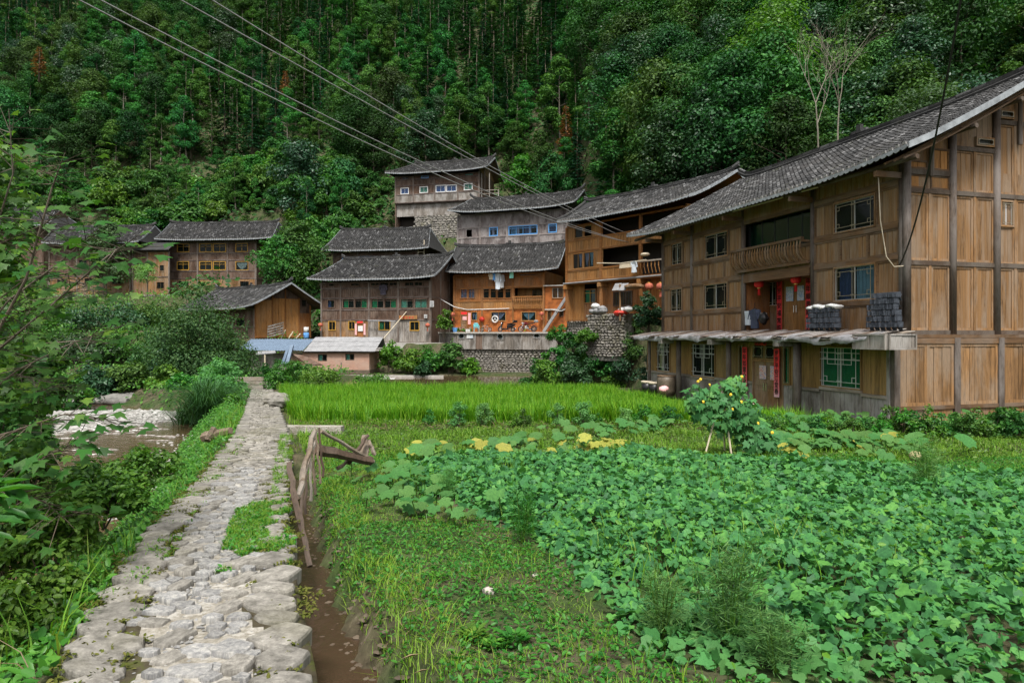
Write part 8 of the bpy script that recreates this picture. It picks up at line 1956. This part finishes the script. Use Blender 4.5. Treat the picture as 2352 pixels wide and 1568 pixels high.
for i, (px, py, h, w, lb) in enumerate(((2128, 1142, .85, 1.25, 'dense feathery green plant standing in the right of the sweet potato bed'), (1199, 1250, .62, .75, 'thin feathery plant at the left edge of the sweet potato bed'), (1520, 1470, .5, .9, 'feathery plant low in the front of the sweet potato bed'), (1675, 1500, .72, 1.25, 'tall feathery plant in the right foreground of the sweet potato bed'),
                                        (1935, 1100, .4, .7, 'small feathery plant at the back of the bed left of the dense one'), (1030, 1150, .5, .7, 'faint feathery plant among the pumpkin leaves'), (1780, 1545, .4, 1.0, 'feathery plant at the bottom edge of the picture'))):
    q = onground(px, py); plant('feathery_plant', FT[i % 3], lb, 'plant', (q.x, q.y, q.z), (w, w, h / .75), i, None, ('stems', 'fronds'))
for i, (px, py, s, lb) in enumerate(((1010, 1335, .8, 'bright low weed clump left of the white stone'), (1090, 1470, .8, 'broad leaved dock weed on the bare patch'), (1180, 1480, .9, 'second dock weed right of the bare patch'), (1130, 1490, .6, 'small dock weed between two others'))):
    q = onground(px, py); rg_ = np.random.default_rng(i); n = 46; a = rg_.uniform(0, 6.28, n); r = rg_.uniform(.01, .09, n); pos = np.stack([np.cos(a) * r, np.sin(a) * r, rg_.uniform(.0, .07, n)], 1); axx = np.stack([np.cos(a), np.sin(a), rg_.uniform(.2, 1.0, n)], 1); nr = np.stack([-np.cos(a) * .5, -np.sin(a) * .5, np.ones(n)], 1)
    t = thing('weed', lb, 'weed', (q.x, q.y, q.z)); link(bpy.data.objects.new('foliage', leaf_mesh('foliage', pos * s, nr, (.1 if i else .055) * s * rg_.uniform(.6, 1.2, n), 'oval', 'leaf_weed' if i else 'leaf_bright', rg_, axx)), t)
# ---------------------------------------------------------------- the left bank
BANK = [(float(path_x(y)) - .72, y) for y in (1.5, 3, 6, 10, 15, 20, 27)] + [(float(np.interp(y, RIV[:, 1], RIV[:, 0])) + RW - .1, y) for y in (27, 20, 14, 9, 5, 1.5)]
X, Y = scatter(BANK, 190000, rng); s = (X - path_x(Y)) * .94
k = rng.random(len(X)) < np.clip(1.25 - (Y - 4) / 30, .25, 1); X, Y, s = X[k], Y[k], s[k]; N = len(X)
hh = (.1 + .6 * vnoise(X, Y, .9) ** 1.5 * np.clip((-s - .75) * 1.1, .08, 1)); stuff('bank_undergrowth', leaf_mesh('bank_undergrowth', np.stack([X, Y, ground(X, Y) + hh * rng.uniform(.2, 1, N) ** .6], 1), rng.normal(size=(N, 3)) * .5 + [.1, -.2, 1], .07 * rng.uniform(.4, 1.45, N), 'oval', 'leaf_weed', rng))
grass('bank_grass', BANK, 36000, .42, .013, mask=lambda X, Y: vnoise(X, Y, 1.1) > .5, lean=.7)
grass('bank_dry_grass', BANK, 5000, .4, .01, mat='straw', mask=lambda X, Y: vnoise(X + 20, Y, .7) > .72, lean=1.0)
X, Y = scatter([(float(path_x(y)) - .72, y) for y in (18, 30, 42)] + [(float(path_x(y)) - 3, y) for y in (42, 30, 18)], 12000, rng); N = len(X)
stuff('path_side_weeds', leaf_mesh('path_side_weeds', np.stack([X, Y, ground(X, Y) + .45 * rng.random(N) * vnoise(X, Y, .8)], 1), rng.normal(size=(N, 3)) * .5 + [0, -.2, 1], .13 * rng.uniform(.5, 1.3, N), 'oval', 'leaf_weed', rng))

yy = rng.uniform(2.6, 12, 2600); sp_ = rng.normal(0, .2, 2600).clip(-.42, .42); pebbles('path_grit', np.stack([path_x(yy) + sp_ * PN[0], yy + sp_ * PN[1], path_z(yy) - .022], 1), rng.uniform(.006, .022, 2600), M['pebble'], 9)
# mud lumps and pebbles along the ditch
yy = rng.uniform(3.4, 13, 420); ss2 = .66 + np.interp(yy, [0, 4, 5.4, 7, 14], [.6, .48, .34, .3, .22]) + rng.normal(.05, .07, 420); xx = path_x(yy) + ss2 / .94
pebbles('ditch_stones', np.stack([xx, yy, np.maximum(ground(xx, yy), path_z(yy) - .67)], 1), rng.uniform(.012, .05, 420), M['mud'], 8)
# ---------------------------------------------------------------- bushes and trees one can single out
def bush(name, label, px, pyb, Y, wpx, hpx, mat, leaf, nl, shape='rhomb', seed=0, cat='bush', flat=.7, z=None, ncl=34, up=.6):
    w, h = wpx / 2 / FPX * Y, hpx / FPX * Y; x = (px - CX) / FPX * Y; zz = EYE + (HY - pyb) / FPX * Y if z is None else z
    me = k_bush(seed + 200, w, h, nl, leaf, mat, shape, ncl, 6, 0, flat, up); return plant(name, me, label, cat, (x, Y, zz), 1, 0, None, SF)
bush('river_bush', 'large dark green bush left of the path before the barn', 455, 905, 46, 300, 262, 'leaf_big', .2, 26000, 'rhomb', 1, flat=.8, ncl=110)
bush('river_bush', 'smaller dark green bush at the left foot of the big bush', 370, 860, 47, 140, 130, 'leaf_big', .2, 6000, 'rhomb', 21, flat=.8)
bush('feathery_shrub', 'bluish feathery shrub leaning over the path beyond the reeds', 500, 950, 39, 150, 130, 'leaf_feather', .2, 7000, 'rhomb', 2)
bush('dark_bush', 'dark glossy bush beneath the feathery shrub by the river', 490, 985, 33, 150, 110, 'leaf_big', .14, 5600, 'rhomb', 3)
bush('weed_clump', 'bright leafy clump hugging the left edge of the path', 540, 965, 30, 60, 65, 'leaf_weed', .12, 2200, 'oval', 4)
bush('weed_clump', 'leafy clump left of the path nearest the driftwood log', 520, 985, 24, 70, 45, 'leaf_weed', .1, 1800, 'oval', 5)
bush('hedge_bush', 'tangled green bush at the right of the stone step', 665, 895, 43, 120, 75, 'leaf_weed', .15, 3800, 'oval', 6)
bush('hedge_bush', 'small bush between the stone step and the rice', 625, 885, 44, 60, 70, 'leaf_bush', .15, 1800, 'oval', 26)
bush('pond_bush', 'low bush between the rice and the pond below the brick shed', 735, 885, 40, 110, 45, 'leaf_weed', .14, 2200, 'oval', 7)
bush('pond_bush', 'low bush at the pond edge right of the one below the brick shed', 850, 880, 40, 90, 22, 'leaf_weed', .14, 1200, 'oval', 8)
for i, (px, pyb, wp, hp_, mat, lb) in enumerate(((895, 850, 60, 75, 'leaf_bright', 'bright tall leafy plant right of the brick shed'), (945, 852, 80, 60, 'leaf_weed', 'leafy shrub right of the bright plant by the brick shed'), (990, 855, 90, 70, 'leaf_weed', 'broad leafy shrub in the middle of the pond bank'), (1035, 850, 70, 85, 'leaf_bush', 'tall shrub at the left end of the plank terrace'),
                                          (1078, 857, 50, 38, 'leaf_bright', 'bright big leaved plant at the foot of the pond wall'), (970, 868, 36, 46, 'leaf_dark', 'dark little tree standing at the water edge of the pond'))):
    bush('pond_plant', lb, px, pyb, 63.5 if i < 5 else 60, wp, hp_, mat, .3, 1500, 'oval', 30 + i, 'plant')
bush('vine_plant', 'climbing vine between the dark house and the orange house', 1020, 760, 66.6, 42, 60, 'leaf_weed', .26, 900, 'oval', 40, 'plant')
for i, (px, pyb, Y, wp, hp_, mat, lf, lb) in enumerate(((1240, 860, 62, 95, 85, 'leaf_willow', .26, 'soft grey green bush in front of the pond wall'), (1320, 862, 58, 110, 70, 'leaf_weed', .24, 'bush right of the grey green one by the pond'), (1395, 865, 54, 100, 75, 'leaf_bush', .22, 'bush on the bank below the ramp'), (1450, 880, 44, 110, 95, 'leaf_dark', .2, 'dark bush at the left corner of the near house'),
                                                      (1455, 830, 46, 90, 110, 'leaf_bush', .2, 'leafy bush above the dark one left of the near house'), (1390, 810, 50, 80, 75, 'leaf_willow', .2, 'pale bush below the stone terrace of the honey house'), (1350, 835, 55, 90, 50, 'leaf_weed', .24, 'low bush at the foot of the ramp'), (1500, 890, 38.5, 60, 110, 'leaf_dark', .16, 'climber covered bush touching the porch of the near house'),
                                                      (1290, 868, 56, 110, 35, 'leaf_weed', .22, 'low weeds at the right end of the pond'), (1420, 890, 41, 90, 40, 'leaf_weed', .18, 'low weeds between the pond and the near house'))):
    q = onground(px, pyb - 8, 36); Y = q.y
    bush('bank_bush', lb, px, pyb, Y, wp, hp_, mat, lf, 3000, 'oval' if 'weed' in mat else 'rhomb', 60 + i)
t = bush('young_tree', 'young round crowned tree between the honey house and the near house', 1487, 752, 41, 78, 92, 'leaf_dark', .16, 4200, 'oval', 75, 'tree'); MB().tube([(0, 0, -2.6), (.1, 0, .4), (0, 0, 1.4)], [.07, .06, .04], 6).build('trunk', M['bark'], t)
for i, (xf, yo, w_, h_, mat, lb) in enumerate(((.6, -2.6, 70, 60, 'leaf_weed', 'leafy bush at the left foot of the stone terrace wall'), (2.2, -2.9, 80, 70, 'leaf_bush', 'dark leafy bush at the middle foot of the stone terrace wall'), (3.8, -2.8, 80, 60, 'leaf_willow', 'pale bush at the right foot of the stone terrace wall'), (1.4, -4.2, 80, 50, 'leaf_bush', 'low bush before the left foot of the stone terrace wall'), (3.2, -4.6, 90, 60, 'leaf_weed', 'low bright bush before the right foot of the stone terrace wall'), (5.0, -3.6, 90, 80, 'leaf_dark', 'dark bush between the stone terrace wall and the near house'))):
    q = FG.w(xf, yo); me = k_bush(700 + i, w_ / 2 / FPX * q.y, 1.7 * h_ / FPX * q.y, 3600, .2, mat, 'oval', 34); plant('bank_bush', me, lb, 'bush', (q.x, q.y, gz(q.x, q.y)), 1, 0, None, SF)
for i, (xf, zf_, lb) in enumerate(((.9, 2.3, 'creeper hanging on the left of the stone terrace wall'), (2.4, 1.7, 'creeper on the middle of the stone terrace wall'), (4.0, 2.2, 'creeper on the right end of the stone terrace wall'))):
    q = FG.w(xf, -1.5); plant('wall_creeper', k_bush(720 + i, .95, 1.3, 1800, .17, 'leaf_weed' if i != 1 else 'leaf_bush', 'oval', 26), lb, 'creeper', (q.x, q.y, zf_), 1, 0, None, SF)
# trees of the left part of the village
def tree(label, px, pyb, Y, wpx, hpx, mat, leaf, nl, seed, th=.25, name='village_tree', bark='bark', shape='rhomb', ncl=44):
    h, w = hpx / FPX * Y, wpx / 2 / FPX * Y; x = (px - CX) / FPX * Y; me = k_slim(seed + 300, h, w, th, nl, leaf, mat, bark, ncl, shape); return plant(name, me, label, 'tree', (x, Y, EYE + (HY - pyb) / FPX * Y))
tree('small feathery tree with a thin pale trunk before the left wing', 340, 690, 86, 62, 82, 'leaf_feather', .4, 1300, 1, .55, 'feathery_tree', 'palebark', 'narrow', 16)
tree('large tree over the roof of the long brown house', 245, 690, 87, 110, 175, 'leaf_willow', .38, 4200, 2, .3)
tree('dark leafy tree between the yellow windowed house and the dark house', 690, 690, 84, 150, 175, 'leaf_bush', .4, 6500, 3, .1)
tree('tall grey green tree rising behind the yellow windowed house', 690, 520, 104, 150, 185, 'leaf_dark', .5, 7500, 4, .1, ncl=60)
tree('dark conifer like tree right of the grey green tree', 785, 520, 105, 80, 150, 'leaf_fir', .5, 3800, 5, .1)
tree('bush tree behind the dark house at the left of its roof', 640, 640, 82, 110, 90, 'leaf_bush', .36, 3500, 6, .1)
tree('yellow green tree right of the topmost house', 1200, 450, 97, 90, 85, 'leaf_weed', .45, 3200, 7, .12)
tree('bright green shrub above the roof of the honey house', 1490, 440, 74, 130, 75, 'leaf_bright', .36, 4500, 8, .08)
tree('pale green tree behind the ridge of the near house', 2150, 300, 48, 180, 90, 'leaf_willow', .26, 4500, 9, .1)
tree('creeper covered tree mound in the dark forest on the right', 2095, 330, 56, 150, 270, 'leaf_dark', .3, 9000, 10, .02, 'creeper_tree', ncl=80)
tree('tall light crowned tree in the middle of the right hand forest', 1790, 300, 64, 240, 290, 'leaf_weed', .36, 9000, 11, .1, ncl=80)
x = (1300 - CX) / FPX * 96; df = k_fir(97, 8.5, 1.6, 1800, 'leaf_dead'); plant('dead_fir', df, 'dead brown conifer standing among green trees above the honey house', 'tree', (x, 96, EYE + (HY - 380) / FPX * 96), (1, 1, 1))
for i, (px, py, Y, lb) in enumerate(((90, 130, 108, 'browning conifer top at the far left of the forest'), (655, 175, 125, 'small brown withered tree top in the forest left of centre'), (1030, 200, 120, 'small reddish tree top in the middle of the forest'))):
    plant('dead_fir', k_fir(110 + i, 5, 1.1, 500, 'leaf_dead'), lb, 'tree', ((px - CX) / FPX * Y, Y, EYE + (HY - py - 50) / FPX * Y))
# bare tree
bt = thing('bare_tree', 'bare pale tree without leaves in the dark forest on the right', 'tree', at(1925, 300, 50)); rb_ = random.Random(3); b = MB()
def limb(p, d, l, r, dep):
    q = p + d * l; b.tube([p, p.lerp(q, .5) + Vector((rb_.uniform(-.1, .1), rb_.uniform(-.1, .1), 0)) * l * .3, q], [r, r * .8, r * .6], 5, False)
    if dep:
        for _ in range(3 if dep > 2 else 2): limb(q if rb_.random() < .6 else p.lerp(q, .6), (d + Vector((rb_.uniform(-.65, .65), rb_.uniform(-.4, .4), rb_.uniform(-.1, .35)))).normalized(), l * rb_.uniform(.55, .8), r * .55, dep - 1)
limb(Vector((0, 0, -2)), Vector((.02, 0, 1)), 3.9, .07, 5); limb(Vector((-1.3, .3, -2)), Vector((-.05, 0, 1)), 4.1, .065, 5); b.build('trunk', M['palebark'], bt)
# far bank of the river
FBK = [(40, 900, 30, 160, 150), (130, 880, 38, 170, 120), (215, 905, 43, 150, 90), (300, 915, 43, 120, 70), (385, 925, 42.5, 90, 55), (180, 830, 54, 200, 90), (290, 840, 56, 180, 80), (60, 800, 58, 200, 120), (250, 770, 68, 220, 60), (340, 760, 70, 150, 45), (120, 760, 70, 200, 60), (390, 890, 45, 110, 90), (30, 960, 26, 130, 120), (420, 940, 41, 60, 50)]
LB = ['at the left edge above the river bend', 'second from the left on the far river bank', 'right above the gravel bar', 'above the right half of the gravel bar', 'at the water end near the big bush', 'in the middle of the far slope', 'right of the middle of the far slope', 'at the left of the far slope', 'below the stone terrace of the long house', 'below the small feathery tree', 'below the left end of the stone terrace', 'beside the big bush on its left', 'nearest the camera on the far bank', 'small and low beside the reeds']
for i, (px, pyb, Y, wp, hp_) in enumerate(FBK):
    bush('far_bank_bush', 'green bush ' + LB[i], px, pyb, Y, wp, hp_, ('leaf_bush', 'leaf_weed', 'leaf_dark')[i % 3], .2 + .001 * Y, 3800, 'oval', 100 + i, z=gz((px - CX) / FPX * Y, Y) - .1)
# reeds at the waterside
rd = np.random.default_rng(5)
for i, (px, pyb, Y, wp, n, h, lb) in enumerate(((475, 985, 31, 110, 700, 2.6, 'tall arching reed tuft over the river'), (430, 975, 33, 60, 320, 2.0, 'smaller reed tuft left of the tall one'))):
    x = (px - CX) / FPX * Y; N = n; base = np.stack([rd.normal(0, wp / 9 / FPX * Y, N), rd.normal(0, .4, N), np.zeros(N)], 1); t = thing('reed_tuft', lb, 'reeds', (x, Y, gz(x, Y))); link(bpy.data.objects.new('foliage', blade_mesh('foliage', base, h * rd.uniform(.5, 1.1, N), .04, 1.0, rd, 'leaf_big', 4, 1.0)), t)
# the leafy tree leaning in at the left
FR = thing('leaning_tree', 'leafy branches with lobed leaves leaning in at the left edge in front of the river', 'tree', (-6.2, 6.2, gz(-6.2, 6.2)))
BR = [((-260, 1150), 5.4, [(-80, 900, 5.3), (60, 640, 5.2), (120, 430, 5.1), (150, 350, 5.0)], .03), ((-200, 1050), 5.5, [(0, 800, 5.3), (130, 690, 5.2), (250, 585, 5.1), (290, 560, 5.0)], .022), ((-150, 900), 5.8, [(20, 690, 5.6), (140, 600, 5.5), (230, 520, 5.4)], .02), ((-150, 1000), 5.6, [(40, 850, 5.4), (160, 790, 5.3), (240, 760, 5.2)], .018),
      ((-200, 1150), 5.4, [(0, 1000, 5.2), (150, 950, 5.1), (270, 965, 5.0)], .018), ((-160, 800), 5.8, [(-20, 560, 5.6), (30, 400, 5.5), (20, 250, 5.4)], .022), ((-120, 1250), 5.0, [(20, 1080, 4.9), (120, 1040, 4.9), (190, 1010, 4.8)], .015), ((-160, 1200), 5.2, [(0, 1130, 5.0), (100, 1150, 4.9), (160, 1200, 4.8)], .014), ((-100, 760), 6.2, [(60, 640, 6.0), (170, 640, 5.9), (240, 680, 5.8)], .015), ((-150, 700), 6.0, [(0, 560, 5.8), (90, 520, 5.7), (180, 470, 5.6)], .016),
      ((-150, 1000), 6.4, [(-40, 880, 6.2), (40, 860, 6.1), (120, 880, 6.0)], .014), ((-150, 1120), 6.6, [(-20, 960, 6.3), (80, 900, 6.2), (150, 880, 6.0)], .014), ((-120, 1000), 5.9, [(-20, 760, 5.8), (40, 720, 5.8), (90, 700, 5.7)], .014)]
rt_ = np.random.default_rng(8); pos, nr, sz, ax = [], [], [], []; tb = MB()
for s, Y0, pts, r in BR:
    P = [at(*s, Y0)] + [at(px, py, Y) for px, py, Y in pts]; P = [Vector(p) for p in P]; k = len(P); tb.tube(P, [.55 * r * (1 - .8 * i / (k - 1)) for i in range(k)], 6, False)
    for i in range(1, k - 0):
        a, b_ = P[i - 1], P[i]
        for j in range(9 if i > 1 else 6):
            f = j / 11; p = a.lerp(b_, f); dr = (b_ - a).normalized(); side = dr.cross(Vector((0, 0, 1))).normalized() * (1 if j % 2 else -1)
            for tw in range(2):
                tip = p + side * rt_.uniform(.04, .3) + dr * rt_.uniform(0, .2) + Vector((rt_.normal(0, .05), rt_.normal(0, .08), rt_.uniform(-.14, .08)))
                tb.tube([p, tip], [.004, .002], 3, False); pos.append(tuple(tip)); nr.append((rt_.normal(0, .35), -.35 + rt_.normal(0, .35), .9)); sz.append(rt_.uniform(.075, .14)); d2 = (tip - p).normalized(); ax.append((d2.x + rt_.normal(0, .3), d2.y + rt_.normal(0, .3), d2.z - .25))
tb.tube([(-6.3, 6.2, -1.2), at(-260, 1150, 5.4), at(-200, 1050, 5.5), at(-160, 800, 5.8)], [.07, .05, .04, .02], 7, False); tb.tube([at(-200, 1050, 5.5), at(-150, 1000, 6.4), at(-120, 760, 6.1)], [.04, .03, .02], 6, False)
o = tb.build('branches', M['bark'], FR); o.matrix_parent_inverse = Matrix.Translation(-FR.location)
vis = [i for i in range(len(pos)) if -30 < CX + FPX * pos[i][0] / pos[i][1]]; vis.sort(key=lambda i: -sz[i] / pos[i][1]); sl_ = vis[:295]; rs_ = np.array([i for i in range(len(pos)) if i not in set(sl_)])
pos, nr, sz, ax = map(np.array, (pos, nr, sz, ax)); rng = rt_; single_leaves(FR, sl_, pos, nr, sz, ax, 'maple', 'leaf_front', 'leaf', .8)
o = bpy.data.objects.new('leaves', leaf_mesh('leaves', pos[rs_], nr[rs_], sz[rs_], 'maple', 'leaf_front', rt_, ax[rs_], .8)); link(o, FR); o.matrix_parent_inverse = Matrix.Translation(-FR.location); tag(o, kind='stuff')
cl = [at(px, py, Y) for px, py, Y in [(rt_.uniform(-110, 95 if 560 < py else 40), py, rt_.uniform(6.0, 7.4)) for py in rt_.uniform(330, 1080, 60)]]
pc, nc_ = clump_cloud(rt_, np.array([tuple(c) for c in cl]), np.full(60, .26), 2300, .7, .5, .2); nc_[:, 1] -= .35
o = bpy.data.objects.new('dense_leaves', leaf_mesh('dense_leaves', pc, nc_, .095 * rt_.uniform(.6, 1.3, len(pc)), 'maple', 'leaf_front', rt_, rt_.normal(size=(len(pc), 3)) * .6 + np.array([0, 0, -.7]), .8)); link(o, FR); o.matrix_parent_inverse = Matrix.Translation(-FR.location); tag(o, kind='stuff')
# dense shrub under it and a broad blade plant
for i, (px, pyb, Y, wp, hp_, mat, lf, n, lb) in enumerate(((10, 1330, 7.2, 270, 360, 'leaf_front', .085, 4600, 'dense dark shrub at the left edge above the river bank'), (-20, 1100, 8.5, 290, 300, 'leaf_bush', .09, 5200, 'dark shrub behind the leafy branches at the left edge'), (330, 1110, 10.5, 200, 90, 'leaf_weed', .08, 2600, 'bright leafy shrub on the bank left of the path'), (230, 1190, 8.5, 220, 110, 'leaf_weed', .075, 2800, 'leafy shrub in the middle of the near bank'), (60, 960, 11, 200, 260, 'leaf_bush', .1, 3800, 'green shrub in front of the river at the far left'), (110, 1290, 7.0, 260, 190, 'leaf_weed', .07, 3600, 'leafy shrub on the near bank beside the blade leaved plant'), (185, 1175, 8.6, 190, 120, 'leaf_front', .075, 3000, 'shrub between the bank shrubs and the leaning branches'), (60, 1480, 4.6, 330, 170, 'leaf_weed', .06, 4200, 'leafy weeds at the bottom left corner beside the path'))):
    w, h = wp / 2 / FPX * Y, hp_ / FPX * Y; x = (px - CX) / FPX * Y; me = k_bush(400 + i, w, h, n, lf, mat, 'oval', 40, 6, 0, .7, .6); plant('bank_shrub', me, lb, 'bush', (x, Y, EYE + (HY - pyb) / FPX * Y), 1, 0, None, SF)
n = 26; a = rt_.uniform(-.6, 2.2, n); t = thing('broad_blade_plant', 'plant with long drooping blade leaves at the lower left edge', 'plant', at(-30, 1230, 3.9)); axx = np.stack([np.cos(a), np.sin(a) * .6 - .2, rt_.uniform(-.5, .7, n)], 1); ps = np.stack([rt_.normal(0, .05, n), rt_.normal(0, .05, n), rt_.uniform(-.1, .3, n)], 1)
libl = leaf_mesh('leaf', ps, np.stack([rt_.normal(0, .3, n), -.3 + rt_.normal(0, .2, n), np.ones(n)], 1), .26 * rt_.uniform(.6, 1.2, n), 'oval', 'leaf_front', rt_, axx, .55); link(bpy.data.objects.new('foliage', libl), t)
# plants in the pots and before the walls
for i, p in enumerate(POTS): link(bpy.data.objects.new('foliage', k_bush(500 + i, .28, .5, 260, .1, 'leaf_weed', 'oval', 9, 0)[1]), p); p.children[-1].location.z = .22
